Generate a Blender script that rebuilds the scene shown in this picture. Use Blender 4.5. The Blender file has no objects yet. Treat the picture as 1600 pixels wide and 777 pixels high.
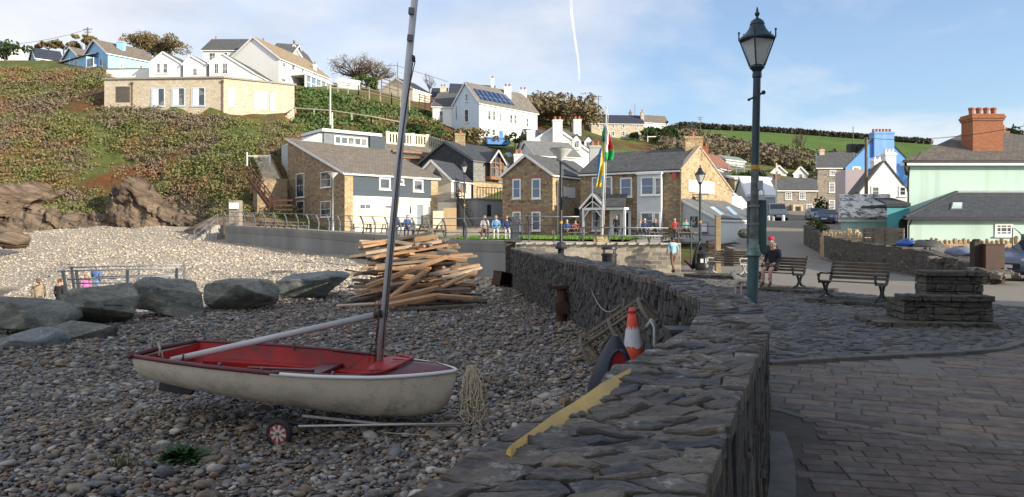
import bpy,math,random
import numpy as np
from mathutils import Vector,Matrix
random.seed(7); rng = np.random.default_rng(7)
C = bpy.context.scene.collection
SC = bpy.context.scene
V = Vector
# ---------------------------------------------------------------- camera
F = 1150.0; CX = 800.0; HY = 365.0; EYE = 1.6
cam = bpy.data.cameras.new('camera'); camo = bpy.data.objects.new('camera',cam); C.objects.link(camo)
camo.location = (0,0,EYE); camo.rotation_euler = (math.pi/2,0,0)
cam.sensor_width = 36.0; cam.lens = 36.0*F/1600.0
cam.shift_y = -(388.5-HY)/1600.0
cam.clip_start = 0.05; cam.clip_end = 20000
SC.camera = camo
# ---------------------------------------------------------------- sky, sun, exposure
SUN_EL = math.radians(18.0); SUN_AZ = math.atan2(0.85,-0.53)
SUNV = V((math.sin(SUN_AZ)*math.cos(SUN_EL),math.cos(SUN_AZ)*math.cos(SUN_EL),math.sin(SUN_EL)))
sun = bpy.data.lights.new('sun','SUN'); sun.energy = 4.1; sun.angle = math.radians(0.6); sun.color = (1.0,0.90,0.74)
suno = bpy.data.objects.new('sun',sun); C.objects.link(suno)
suno.rotation_euler = (-SUNV).to_track_quat('-Z','Y').to_euler(); suno.location = (30,-30,40)
SC.view_settings.view_transform = 'Standard'; SC.view_settings.look = 'None'
SC.view_settings.gamma = 1.0; SC.view_settings.exposure = 0.68
SC.cycles.use_denoising = True
SC.cycles.max_bounces = 5; SC.cycles.diffuse_bounces = 3; SC.cycles.glossy_bounces = 2
SC.cycles.transmission_bounces = 3; SC.cycles.transparent_max_bounces = 8
SC.cycles.caustics_reflective = False; SC.cycles.caustics_refractive = False

def node(t,typ,**kw):
 n = t.nodes.new(typ)
 for k,v in kw.items():
  if k.startswith('_'):
   setattr(n,k[1:],v); continue
  s = n.inputs[int(k[1:])] if (k[0] == 'i' and k[1:].isdigit()) else n.inputs[k.replace('__',' ')]
  if isinstance(v,bpy.types.NodeSocket): t.links.new(v,s)
  else:
   if isinstance(v,(tuple,list)) and s.type == 'RGBA' and len(v) == 3: v = (*v,1)
   s.default_value = v
 return n
def mixc(t,fac,a,b,bt='MIX'):
 return node(t,'ShaderNodeMix',_data_type='RGBA',_blend_type=bt,i0=fac,i6=a,i7=b).outputs[2]
def ramp(t,fac,stops,interp='LINEAR'):
 n = t.nodes.new('ShaderNodeValToRGB'); cr = n.color_ramp; cr.interpolation = interp
 while len(cr.elements) < len(stops): cr.elements.new(0.5)
 for e,(p,c) in zip(cr.elements,stops):
  e.position = p; e.color = (*c,1) if not isinstance(c,(int,float)) else (c,c,c,1)
 t.links.new(fac,n.inputs[0]); return n.outputs[0]
def mathn(t,op,a,b=0.0,clamp=False):
 return node(t,'ShaderNodeMath',_operation=op,_use_clamp=clamp,i0=a,i1=b).outputs[0]
def vmath(t,op,a,b):
 return node(t,'ShaderNodeVectorMath',_operation=op,i0=a,i1=b).outputs[0]
def noise(t,vec,scale,detail=4.0,rough=0.55,dist=0.0):
 return node(t,'ShaderNodeTexNoise',Vector=vec,Scale=scale,Detail=detail,Roughness=rough,Distortion=dist).outputs[0]

w = bpy.data.worlds.new('World'); SC.world = w; w.use_nodes = True
t = w.node_tree; t.nodes.clear()
sky = t.nodes.new('ShaderNodeTexSky'); sky.sky_type = 'NISHITA'; sky.sun_disc = False
sky.sun_elevation = SUN_EL; sky.sun_rotation = SUN_AZ; sky.air_density = 1.0; sky.dust_density = 1.2; sky.ozone_density = 1.3
tc = t.nodes.new('ShaderNodeTexCoord')
sep = node(t,'ShaderNodeSeparateXYZ',i0=tc.outputs['Generated'])
# project the view direction on a cloud deck
den = mathn(t,'ADD',mathn(t,'MAXIMUM',sep.outputs[2],0.0),0.16)
u = mathn(t,'DIVIDE',sep.outputs[0],den); v_ = mathn(t,'DIVIDE',sep.outputs[1],den)
cv = node(t,'ShaderNodeCombineXYZ',i0=u,i1=v_,i2=0.0).outputs[0]
n1 = noise(t,cv,0.62,7,0.56,0.3); n2 = noise(t,vmath(t,'ADD',cv,(3.1,1.7,0)),0.35,2,0.5)
# more cloud to the west (left) and low down, clear patch overhead
side = node(t,'ShaderNodeMapRange',i0=sep.outputs[0],i1=-0.5,i2=0.35,i3=0.22,i4=0.015).outputs[0]
low = node(t,'ShaderNodeMapRange',i0=sep.outputs[2],i1=0.02,i2=0.40,i3=0.10,i4=-0.07).outputs[0]
cl = mathn(t,'ADD',mathn(t,'ADD',n1,side),mathn(t,'ADD',low,mathn(t,'MULTIPLY',mathn(t,'SUBTRACT',n2,0.5),0.5)))
cfac = ramp(t,cl,[(0.0,0.05),(0.44,0.12),(0.53,0.50),(0.66,0.92),(1.0,1.0)])
shade = noise(t,vmath(t,'ADD',cv,(0.3,0.25,0)),0.9,5,0.6)
ccol = ramp(t,shade,[(0.30,(3.9,4.15,4.7)),(0.5,(5.4,5.5,5.85)),(0.7,(6.5,6.45,6.5))])
skyb = mixc(t,1.0,sky.outputs[0],(1.05,1.22,1.42),'MULTIPLY')
skyc = mixc(t,cfac,skyb,ccol)
bg = node(t,'ShaderNodeBackground',Color=skyc,Strength=0.105)
out = t.nodes.new('ShaderNodeOutputWorld'); t.links.new(bg.outputs[0],out.inputs[0])

# ---------------------------------------------------------------- pixels to places
def P(px,py,Y): return V(((px-CX)/F*Y,Y,EYE+(HY-py)/F*Y))
def pt(px,Y): return V(((px-CX)/F*Y,Y))
def zz(py,Y): return EYE+(HY-py)/F*Y
def Pz(px,py,z):
 Y = (z-EYE)*F/(HY-py); return P(px,py,Y)

# ---------------------------------------------------------------- objects and naming
OFF = {}
def tag(o,label=None,cat=None,group=None,kind=None):
 if label: o['label'] = label
 if cat: o['category'] = cat
 if group: o['group'] = group
 if kind: o['kind'] = kind
 return o
def thing(name,label,cat,loc=(0,0,0),group=None):
 o = bpy.data.objects.new(name,None); o.empty_display_size = 0.2
 C.objects.link(o); o.location = V(loc); OFF[o.name] = V(loc)
 return tag(o,label,cat,group)
def copy_tree(o,parent=None):
 c = o.copy(); C.objects.link(c); c.parent = parent
 for ch in list(o.children): copy_tree(ch,c)
 return c
def link_mesh(name,me,parent=None,loc=None):
 o = bpy.data.objects.new(name,me); C.objects.link(o)
 if parent is not None:
  o.parent = parent; OFF[o.name] = OFF.get(parent.name,V((0,0,0)))
 else:
  o.location = V(loc) if loc is not None else V((0,0,0)); OFF[o.name] = V(o.location)
 return o
class MB:
 def __init__(s): s.v = []; s.f = []; s.mi = []; s.cur = 0
 def add(s,vs,fs):
  b = len(s.v); s.v += [V(p) for p in vs]
  for f in fs: s.f.append([b+i for i in f]); s.mi.append(s.cur)
  return s
 def hexa(s,p):  # 8 corners: bottom 0-3 ccw, top 4-7
  return s.add(p,[(3,2,1,0),(4,5,6,7),(0,1,5,4),(1,2,6,5),(2,3,7,6),(3,0,4,7)])
 def box(s,x0,y0,z0,x1,y1,z1):
  return s.hexa([(x0,y0,z0),(x1,y0,z0),(x1,y1,z0),(x0,y1,z0),(x0,y0,z1),(x1,y0,z1),(x1,y1,z1),(x0,y1,z1)])
 def ob(s,c,ax,ay,az):
  c = V(c); ax = V(ax); ay = V(ay); az = V(az)
  return s.hexa([c-ax-ay-az,c+ax-ay-az,c+ax+ay-az,c-ax+ay-az,c-ax-ay+az,c+ax-ay+az,c+ax+ay+az,c-ax+ay+az])
 def beam(s,p,q,w,h,up=(0,0,1)):
  p = V(p); q = V(q); d = (q-p); L = d.length
  if L < 1e-6: return s
  d /= L; sd = d.cross(V(up))
  if sd.length < 1e-4: sd = d.cross(V((1,0,0)))
  sd.normalize(); u = sd.cross(d)
  return s.ob((p+q)/2,d*L/2,sd*w/2,u*h/2)
 def tube(s,pts,r,n=8,cap=True):
  pts = [V(p) for p in pts]; k = len(pts); b = len(s.v)
  rs = r if isinstance(r,(list,tuple)) else [r]*k
  ref = None
  for i,p in enumerate(pts):
   d = (pts[min(i+1,k-1)]-pts[max(i-1,0)])
   d = d.normalized() if d.length > 1e-9 else V((0,0,1))
   if ref is None:
    ref = d.cross(V((0,0,1)) if abs(d.z) < 0.9 else V((1,0,0))).normalized()
   ref = (ref-d*ref.dot(d)); ref = ref.normalized() if ref.length > 1e-6 else d.orthogonal().normalized()
   bi = d.cross(ref)
   for j in range(n):
    a = 2*math.pi*j/n
    s.v.append(p+(ref*math.cos(a)+bi*math.sin(a))*rs[i])
  for i in range(k-1):
   for j in range(n):
    s.f.append([b+i*n+j,b+i*n+(j+1) % n,b+(i+1)*n+(j+1) % n,b+(i+1)*n+j]); s.mi.append(s.cur)
  if cap:
   s.f.append([b+j for j in reversed(range(n))]); s.mi.append(s.cur)
   s.f.append([b+(k-1)*n+j for j in range(n)]); s.mi.append(s.cur)
  return s
 def lathe(s,prof,c,n=12,tilt=None):
  c = V(c); b = len(s.v); k = len(prof)
  for (r,z) in prof:
   for j in range(n):
    a = 2*math.pi*j/n; p = V((r*math.cos(a),r*math.sin(a),z))
    if tilt is not None: p = tilt @ p
    s.v.append(c+p)
  for i in range(k-1):
   for j in range(n):
    s.f.append([b+i*n+j,b+i*n+(j+1) % n,b+(i+1)*n+(j+1) % n,b+(i+1)*n+j]); s.mi.append(s.cur)
  s.f.append([b+j for j in reversed(range(n))]); s.mi.append(s.cur)
  s.f.append([b+(k-1)*n+j for j in range(n)]); s.mi.append(s.cur)
  return s
 def prism(s,pts,vec):
  n = len(pts); pts = [V(p) for p in pts]; vec = V(vec)
  fs = [list(reversed(range(n))),[n+i for i in range(n)]]
  fs += [[i,(i+1) % n,n+(i+1) % n,n+i] for i in range(n)]
  return s.add(pts+[p+vec for p in pts],fs)
 def slab(s,pts,th):
  pts = [V(p) for p in pts]; nr = (pts[1]-pts[0]).cross(pts[2]-pts[0]).normalized()
  return s.prism([p-nr*th for p in pts],nr*th)
 def ball(s,c,r,nu=10,nv=7,M=None):
  c = V(c); r = V(r) if not isinstance(r,(int,float)) else V((r,r,r)); b = len(s.v)
  for i in range(nv+1):
   th = math.pi*i/nv
   for j in range(nu):
    a = 2*math.pi*j/nu; p = V((r.x*math.sin(th)*math.cos(a),r.y*math.sin(th)*math.sin(a),-r.z*math.cos(th)))
    if M is not None: p = M @ p
    s.v.append(c+p)
  for i in range(nv):
   for j in range(nu):
    s.f.append([b+i*nu+j,b+i*nu+(j+1) % nu,b+(i+1)*nu+(j+1) % nu,b+(i+1)*nu+j]); s.mi.append(s.cur)
  return s
 def build(s,name,mats,parent=None,loc=None,smooth=False,bevel=0.0,auto=None,seg=2):
  off = OFF.get(parent.name,V((0,0,0))) if parent is not None else (V(loc) if loc is not None else V((0,0,0)))
  me = bpy.data.meshes.new(name)
  me.from_pydata([tuple(p-off) for p in s.v],[],s.f)
  if not isinstance(mats,(list,tuple)): mats = [mats]
  for m in mats: me.materials.append(m)
  if len(mats) > 1: me.polygons.foreach_set('material_index',s.mi)
  if smooth: me.polygons.foreach_set('use_smooth',[True]*len(s.f))
  # metre-true uv by face orientation
  uvl = me.uv_layers.new(name='UVMap'); uv = []
  Z = V((0,0,1))
  for p,f in zip(me.polygons,s.f):
   n = p.normal
   if abs(n.z) > 0.985: tu = V((1,0,0)); tv = V((0,1,0))
   else: tu = Z.cross(n).normalized(); tv = n.cross(tu)
   for i in f: q = s.v[i]; uv += [q.dot(tu),q.dot(tv)]
  uvl.data.foreach_set('uv',uv)
  o = link_mesh(name,me,parent,loc)
  if bevel > 0:
   md = o.modifiers.new('bevel','BEVEL'); md.width = bevel; md.segments = seg; md.limit_method = 'ANGLE'; md.angle_limit = math.radians(40)
  if auto:
   try:
    me.polygons.foreach_set('use_smooth',[True]*len(s.f)); me.set_sharp_from_angle(angle=math.radians(auto))
   except Exception: pass
  return o
def np_mesh(name,verts,faces,mats,parent=None,loc=None,smooth=False,mi=None):
 me = bpy.data.meshes.new(name); nv = len(verts); nf = len(faces); k = faces.shape[1]
 off = OFF.get(parent.name,V((0,0,0))) if parent is not None else (V(loc) if loc is not None else V((0,0,0)))
 vv = np.asarray(verts,dtype=np.float32)-np.array(off,dtype=np.float32)
 me.vertices.add(nv); me.vertices.foreach_set('co',vv.ravel())
 me.loops.add(nf*k); me.loops.foreach_set('vertex_index',faces.astype(np.int32).ravel())
 me.polygons.add(nf); me.polygons.foreach_set('loop_start',np.arange(0,nf*k,k,dtype=np.int32))
 try: me.polygons.foreach_set('loop_total',np.full(nf,k,dtype=np.int32))
 except Exception: pass
 if smooth: me.polygons.foreach_set('use_smooth',np.ones(nf,dtype=bool))
 if not isinstance(mats,(list,tuple)): mats = [mats]
 for m in mats: me.materials.append(m)
 if mi is not None: me.polygons.foreach_set('material_index',mi.astype(np.int32))
 me.update(calc_edges=True); me.validate()
 return link_mesh(name,me,parent,loc)

# ---------------------------------------------------------------- materials
def newmat(name,rough=0.7,metal=0.0,spec=0.5):
 m = bpy.data.materials.new(name); m.use_nodes = True; t = m.node_tree; b = t.nodes['Principled BSDF']
 b.inputs['Roughness'].default_value = rough; b.inputs['Metallic'].default_value = metal
 b.inputs['Specular IOR Level'].default_value = spec
 return m,t,b
def tcoord(t,kind='Object'): return t.nodes.new('ShaderNodeTexCoord').outputs[kind]
def setbump(t,b,h,strength=0.5,dist=0.02):
 bn = node(t,'ShaderNodeBump',Strength=strength,Distance=dist,Height=h); t.links.new(bn.outputs[0],b.inputs['Normal'])
def m_plain(name,c,c2=None,rough=0.7,scale=2.0,bump=0.0,bscale=25.0,bdist=0.01,metal=0.0,spec=0.4,detail=5,streak=False):
 m,t,b = newmat(name,rough,metal,spec); co = tcoord(t)
 if c2 is None: c2 = tuple(x*0.8 for x in c)
 vec = co
 if streak: vec = vmath(t,'MULTIPLY',co,(1,1,0.15))
 f = ramp(t,noise(t,vec,scale,detail,0.6),[(0.35,0.0),(0.68,1.0)])
 t.links.new(mixc(t,f,c,c2),b.inputs['Base Color'])
 if bump: setbump(t,b,noise(t,co,bscale,4,0.6),bump,bdist)
 return m
def m_render(name,c,dirt=(0.35,0.33,0.28),amt=0.35,rough=0.8):
 """painted render: streaked weathering and a faint roughcast"""
 m,t,b = newmat(name,rough,0,0.25); co = tcoord(t)
 st = noise(t,vmath(t,'MULTIPLY',co,(1.5,1.5,0.12)),1.1,6,0.65)
 f = mathn(t,'MULTIPLY',ramp(t,st,[(0.50,0.0),(0.78,1.0)]),amt)
 big = noise(t,co,0.35,3)
 col = mixc(t,f,c,tuple(a*d*1.6 for a,d in zip(c,dirt)))
 col = mixc(t,mathn(t,'MULTIPLY',big,0.22),col,tuple(x*0.72 for x in c))
 t.links.new(col,b.inputs['Base Color']); setbump(t,b,noise(t,co,14,5,0.7),0.35,0.02)
 return m
def m_rubble(name,cols,mortar,sx=2.6,sy=5.2,bump=0.8,mort_w=0.06,lichen=0.0,rough=0.9):
 m,t,b = newmat(name,rough,0,0.2); uv = tcoord(t,'UV')
 wob = node(t,'ShaderNodeTexNoise',Vector=uv,Scale=3.0,Detail=2.0).outputs[1]
 v = vmath(t,'ADD',uv,vmath(t,'MULTIPLY',vmath(t,'SUBTRACT',wob,(0.5,0.5,0.5)),(0.16,0.10,0)))
 v = vmath(t,'MULTIPLY',v,(sx,sy,1))
 vo = node(t,'ShaderNodeTexVoronoi',Vector=v,Scale=1.0,Randomness=0.85)
 ve = node(t,'ShaderNodeTexVoronoi',_feature='DISTANCE_TO_EDGE',Vector=v,Scale=1.0,Randomness=0.85)
 r = node(t,'ShaderNodeSeparateColor',i0=vo.outputs['Color']).outputs[0]
 n = len(cols); col = ramp(t,r,[(i/max(1,n-1),c) for i,c in enumerate(cols)])
 g = noise(t,uv,9,6,0.7)
 col = mixc(t,1.0,col,ramp(t,g,[(0.25,(0.55,0.55,0.55)),(0.7,(1.25,1.25,1.25))]),'MULTIPLY')
 if lichen:
  lf = ramp(t,noise(t,uv,4.5,7,0.7),[(0.60,0.0),(0.68,1.0)])
  col = mixc(t,mathn(t,'MULTIPLY',lf,lichen),col,(0.45,0.45,0.40))
 e = ramp(t,ve.outputs[0],[(mort_w*0.4,0.0),(mort_w*1.6,1.0)])
 t.links.new(mixc(t,e,mortar,col),b.inputs['Base Color'])
 h = mathn(t,'ADD',mathn(t,'MULTIPLY',e,mathn(t,'ADD',mathn(t,'MULTIPLY',r,0.5),0.6)),mathn(t,'MULTIPLY',g,0.5))
 setbump(t,b,h,bump,0.04)
 return m
def m_brick(name,c1,c2,mortar,bw=0.4,bh=0.16,gap=0.012,bump=0.5,wob=0.0,rough=0.85,noise_amt=0.5,offset=0.5,patch=None,coord='UV',rot=0.0):
 m,t,b = newmat(name,rough,0,0.3); uv = tcoord(t,coord)
 if rot: uv = node(t,'ShaderNodeMapping',Vector=uv,Rotation=(0,0,rot)).outputs[0]
 v = uv
 if wob:
  wn = node(t,'ShaderNodeTexNoise',Vector=uv,Scale=2.5,Detail=3.0).outputs[1]
  v = vmath(t,'ADD',uv,vmath(t,'MULTIPLY',vmath(t,'SUBTRACT',wn,(0.5,0.5,0.5)),(wob,wob,0)))
 br = node(t,'ShaderNodeTexBrick',_offset=offset,Vector=v,Color1=c1,Color2=c2,Mortar=mortar,Scale=1.0,Mortar__Size=gap,Mortar__Smooth=0.2,Bias=0.0,Brick__Width=bw,Row__Height=bh)
 g = noise(t,uv,6,6,0.7)
 col = mixc(t,noise_amt,br.outputs[0],mixc(t,1.0,br.outputs[0],ramp(t,g,[(0.25,(0.45,0.45,0.45)),(0.72,(1.4,1.4,1.4))]),'MULTIPLY'))
 if patch:
  pc,thr,sc = patch
  lf = ramp(t,noise(t,uv,sc,7,0.68),[(thr,0.0),(thr+0.10,1.0)])
  col = mixc(t,lf,col,pc)
 t.links.new(col,b.inputs['Base Color'])
 h = mathn(t,'ADD',mathn(t,'MULTIPLY',mathn(t,'SUBTRACT',1.0,br.outputs[1]),1.0),mathn(t,'MULTIPLY',g,0.4))
 setbump(t,b,h,bump,0.02)
 return m
def m_island(name,cols,nscale=8.0,rough=0.8,bump=0.6,bdist=0.01,lichen=0.0,lcol=(0.45,0.45,0.42),strat=None,spec=0.4,bscale=30.0,region=None):
 m,t,b = newmat(name,rough,0,spec); co = tcoord(t)
 ri = t.nodes.new('ShaderNodeNewGeometry').outputs['Random Per Island']
 n = len(cols); col = ramp(t,ri,[(i/max(1,n-1),c) for i,c in enumerate(cols)])
 if region:
  rc,rs = region
  rf = ramp(t,noise(t,co,rs,3,0.6),[(0.40,0.0),(0.62,1.0)])
  col = mixc(t,rf,col,mixc(t,0.65,col,rc))
 vec = vmath(t,'MULTIPLY',co,strat) if strat else co
 g = noise(t,vec,nscale,6,0.7)
 col = mixc(t,1.0,col,ramp(t,g,[(0.25,(0.5,0.5,0.5)),(0.72,(1.45,1.45,1.45))]),'MULTIPLY')
 if lichen:
  lf = ramp(t,noise(t,co,7.0,8,0.72),[(0.57,0.0),(0.66,1.0)])
  col = mixc(t,mathn(t,'MULTIPLY',lf,lichen),col,lcol)
 t.links.new(col,b.inputs['Base Color'])
 if bump: setbump(t,b,mathn(t,'ADD',noise(t,vec,bscale,6,0.7),g),bump,bdist)
 return m
def m_leaf(name,cols,cols2=None,scale=0.12,rough=0.65,rng2=(0.45,0.58)):
 m,t,b = newmat(name,rough,0,0.2); co = tcoord(t)
 ri = t.nodes.new('ShaderNodeNewGeometry').outputs['Random Per Island']
 col = ramp(t,ri,[(i/max(1,len(cols)-1),c) for i,c in enumerate(cols)])
 if cols2:
  col2 = ramp(t,ri,[(i/max(1,len(cols2)-1),c) for i,c in enumerate(cols2)])
  f = ramp(t,noise(t,co,scale,5,0.65),[(rng2[0],0.0),(rng2[1],1.0)])
  col = mixc(t,f,col,col2)
 t.links.new(col,b.inputs['Base Color'])
 return m
def m_glass(name,c=(0.03,0.04,0.05),rough=0.04):
 m,t,b = newmat(name,rough,0.0,0.9); co = tcoord(t)
 f = noise(t,co,0.7,2)
 g = mixc(t,f,c,tuple(x*2.0 for x in c))
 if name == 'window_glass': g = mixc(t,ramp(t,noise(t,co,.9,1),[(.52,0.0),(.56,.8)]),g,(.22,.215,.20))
 t.links.new(g,b.inputs['Base Color']); return m

GLASS = m_glass('window_glass'); GLASSB = m_glass('blue_window_glass',(0.05,0.09,0.15))
WHITE = m_plain('white_paint',(0.80,0.80,0.78),(0.70,0.70,0.67),0.55)
WHITE_R = m_render('white_render',(0.80,0.79,0.76),amt=0.22)
CREAM_R = m_render('cream_render',(0.76,0.68,0.53),amt=0.25)
BLUE_R = m_render('sky_blue_render',(0.33,0.57,0.83),amt=0.25)
BLUE2_R = m_render('strong_blue_render',(0.12,0.28,0.66),amt=0.3)
SHADEBLUE_R = m_render('shaded_white_render',(0.62,0.72,0.84),amt=0.15)
MINT_R = m_render('mint_green_render',(0.52,0.68,0.60),amt=0.5)
TEAL_R = m_render('teal_render',(0.10,0.36,0.38),amt=0.2)
GREY_R = m_render('light_grey_render',(0.46,0.47,0.47),amt=0.2)
STONE = m_rubble('brown_rubble_stone',[(0.16,0.105,0.06),(0.34,0.24,0.14),(0.25,0.19,0.14),(0.46,0.34,0.20),(0.30,0.18,0.09)],(0.30,0.25,0.18))
STONE_Y = m_rubble('golden_sunlit_rubble',[(0.30,0.19,0.09),(0.52,0.38,0.20),(0.40,0.27,0.13),(0.58,0.46,0.29),(0.36,0.24,0.13)],(0.48,0.40,0.28))  # golden stone, also the sunlit copy of the brown rubble
STONE_P = m_rubble('pale_stone',[(0.46,0.38,0.26),(0.60,0.51,0.37),(0.52,0.43,0.31),(0.66,0.59,0.46),(0.50,0.39,0.25)],(0.58,0.51,0.40),2.2,5.0,0.5)
STONE_G = m_rubble('grey_brown_stone',[(0.20,0.17,0.14),(0.36,0.31,0.25),(0.28,0.24,0.20),(0.42,0.36,0.28)],(0.36,0.32,0.27))
STONE_D = m_rubble('dark_roadside_stone',[(0.055,0.052,0.05),(0.13,0.12,0.10),(0.09,0.08,0.07),(0.17,0.155,0.13)],(0.10,0.09,0.08),2.4,5.5,0.9,0.05,0.35)
SLATE = m_brick('grey_slate_roof',(0.085,0.088,0.092),(0.125,0.125,0.125),(0.035,0.035,0.036),0.30,0.22,0.010,0.5,patch=((0.20,0.17,0.10),0.60,1.6))
SLATE_D = m_brick('dark_slate_roof',(0.050,0.056,0.066),(0.075,0.08,0.09),(0.025,0.027,0.03),0.30,0.22,0.008,0.4)
SLATE_N = m_brick('navy_slate_roof',(0.035,0.042,0.065),(0.05,0.058,0.08),(0.02,0.022,0.03),0.35,0.25,0.008,0.3)
TILE_B = m_brick('brown_tile_roof',(0.165,0.14,0.115),(0.235,0.20,0.165),(0.06,0.05,0.04),0.34,0.30,0.012,0.7,patch=((0.36,0.24,0.07),0.60,0.5))
TILE_L = m_brick('lichened_tile_roof',(0.165,0.15,0.13),(0.225,0.205,0.175),(0.08,0.07,0.06),0.36,0.30,0.012,0.7,patch=((0.30,0.22,0.10),0.60,1.3))
TILE_Y = m_brick('ochre_tile_roof',(0.27,0.20,0.125),(0.35,0.265,0.175),(0.2,0.15,0.1),0.36,0.30,0.012,0.4)
TILE_R = m_brick('red_tile_roof',(0.23,0.10,0.07),(0.29,0.135,0.095),(0.15,0.06,0.04),0.36,0.30,0.012,0.4)
BRICK_R = m_brick('red_brick',(0.29,0.085,0.038),(0.37,0.125,0.055),(0.33,0.22,0.14),0.225,0.075,0.010,0.5)
POT = m_plain('terracotta',(0.42,0.17,0.09),(0.30,0.11,0.06),0.8,6)
LEAD = m_plain('lead_grey',(0.16,0.17,0.18),(0.11,0.12,0.13),0.5,3)
CLAD = m_brick('slate_blue_cladding',(0.075,0.095,0.115),(0.085,0.105,0.125),(0.04,0.05,0.06),6.0,0.18,0.008,0.3,noise_amt=0.2)
OAK = m_plain('oak_timber',(0.32,0.15,0.065),(0.22,0.10,0.045),0.6,3,streak=True)
CONC = m_plain('concrete',(0.30,0.29,0.27),(0.20,0.20,0.19),0.85,0.7,0.4,20,0.01)
DARK = m_plain('dark_void',(0.02,0.02,0.022),(0.03,0.03,0.032),0.8)
BLACK = m_plain('black_paint',(0.016,0.018,0.022),(0.03,0.03,0.034),0.42,8)
GALV = m_plain('galvanised_steel',(0.34,0.36,0.38),(0.24,0.26,0.28),0.45,5,metal=0.6)
WOODG = m_plain('weathered_wood',(0.20,0.16,0.12),(0.12,0.10,0.08),0.8,4,0.3,30)
# ================================================================ GROUND
def rbf(ctrl,lin=True):
 c = np.array(ctrl,dtype=float); xy = c[:,:2]; z = c[:,2]; n = len(c)
 d = np.linalg.norm(xy[:,None]-xy[None],axis=2)
 A = np.zeros((n+3,n+3)); A[:n,:n] = d+np.eye(n)*(-0.02)
 A[:n,n] = 1; A[:n,n+1:] = xy; A[n,:n] = 1; A[n+1:,:n] = xy.T
 sol = np.linalg.solve(A,np.concatenate([z,np.zeros(3)]))
 def f(x,y):
  x = np.asarray(x,dtype=float); y = np.asarray(y,dtype=float); sh = x.shape
  q = np.stack([x.ravel(),y.ravel()],1); o = np.zeros(len(q))
  for i in range(0,len(q),20000):
   s = q[i:i+20000]; dd = np.linalg.norm(s[:,None]-xy[None],axis=2)
   o[i:i+20000] = dd@sol[:n]+sol[n]+s@sol[n+1:]
  return o.reshape(sh)
 return f
def px3(l): return [tuple(P(a,b,c)) for a,b,c in l]
# --- hillside
hc = px3([(-200,352,62),(-60,350,66),(0,348,70),(100,356,73),(250,356,75),(320,348,73),(345,330,70),
  (-150,230,82),(0,230,85),(150,250,85),(250,240,85),(350,232,83),(430,225,82),(0,290,78),(120,300,79),(240,300,79),(330,290,77),(400,270,76),(420,300,73),
  (-150,150,96),(0,160,95),(100,165,95),(165,165,93.5),(250,172,92.5),(330,182,91),(400,192,91),(455,195,94),
  (-150,100,107),(0,102,107),(60,103,108),(100,106,106),(150,110,103),(168,122,100),(200,128,102),(300,130,104),(430,136,104),
  (500,139,112),(560,145,112),(600,150,116),(640,160,120),(672,168,120),(470,200,92),(560,208,93),(640,215,95),(480,170,98),(560,176,100),(640,185,105),
  (450,330,74),(400,335,72),(600,320,76),(690,300,82),(620,270,86),(660,250,92),(560,235,88),
  (690,212,103),(760,226,104),(840,226,112),(700,190,112),(820,205,125),(880,190,135),(940,222,146),(1010,222,150),(1045,205,165),(900,185,160),
  (800,250,95),(900,245,98),(1000,250,110),(1060,250,115),(850,300,84),(1000,300,88),
  (1090,300,92),(1130,290,98),(1140,260,115),(1180,300,100),(1100,240,140),(1180,250,150),(1260,285,125),(1220,260,150),(1300,260,160),(1380,280,130),(1500,290,130),
  (1060,206,210),(1150,228,230),(1280,248,250),(1400,258,250),(1600,275,250),
  (1045,199,340),(1150,207,380),(1280,221,400),(1420,236,400),(1600,250,400),
  (900,190,260),(600,150,220),(300,130,220),(0,110,220),(-200,110,220)])
hc += [(-120,70,4),(-120,110,26),(-140,200,28),(-140,420,30),(0,420,40),(160,420,42),(250,420,40),(250,260,30),(200,120,12),(120,90,5),
  (-60,50,-4),(-30,50,-4),(-10,45,-4),(0,38,-1),(5,44,0.3),(0,52,0.6),(-10,56,0.7),(-22,64,1.0),(-12,66,1.1),(-4,70,1.1),(0,68,1.1),(10,66,1.2),(17,60,1.0),(20,66,1.3),(16,48,0.0),(12,36,-0.6),(22,50,-0.2),(30,40,-0.6),(50,40,-0.6),(60,60,0.4),
  (28,60,0.6),(27,70,1.8),(30,80,2.6),(34,88,3.0),(44,88,2.8),(50,72,1.6),(24,82,2.7),(40,56,-0.2),(80,70,1.5)]
H = rbf(hc)
def hz(x,y): return float(H(np.array([x]),np.array([y]))[0])
xs = np.concatenate([np.arange(-150,-75,5),np.arange(-75,50,1.2),np.arange(50,130,5),np.arange(130,340,15)])
ys = np.concatenate([np.arange(37,125,1.2),np.arange(125,180,3),np.arange(180,470,9)])
def grid_mesh(name,X,Y,Zm,mat,smooth=True,mask=None):
 ny,nx = X.shape; v = np.stack([X.ravel(),Y.ravel(),Zm.ravel()],1)
 i = np.arange(ny*nx).reshape(ny,nx); f = np.stack([i[:-1,:-1],i[:-1,1:],i[1:,1:],i[1:,:-1]],-1).reshape(-1,4)
 if mask is not None:
  mk = mask.ravel(); f = f[mk[f].all(1)]
 return np_mesh(name,v,f,mat,smooth=smooth)
X,Y = np.meshgrid(xs,ys)
Zt = H(X,Y)
lump = np.zeros_like(Zt)
for (sx,am) in ((5.0,0.45),(2.2,0.25)):
 for k in range(7):
  a = rng.uniform(0,2*np.pi); ph = rng.uniform(0,6.28); fr = rng.uniform(0.6,1.4)*2*np.pi/sx
  lump += am/3.2*np.sin((X*np.cos(a)+Y*np.sin(a))*fr+ph)
cliffm = np.clip((Zt-3)/4,0,1)*np.clip((-9-X)/4,0,1)*np.clip((104-Y)/5,0,1)
Zt = Zt+lump*cliffm
m,t,b = newmat('hillside_turf_and_bracken',0.9,0,0.15); co = tcoord(t)
n1 = noise(t,co,0.10,6,0.65,0.4); n2 = noise(t,vmath(t,'ADD',co,(40,3,7)),0.16,6,0.7)
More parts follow.
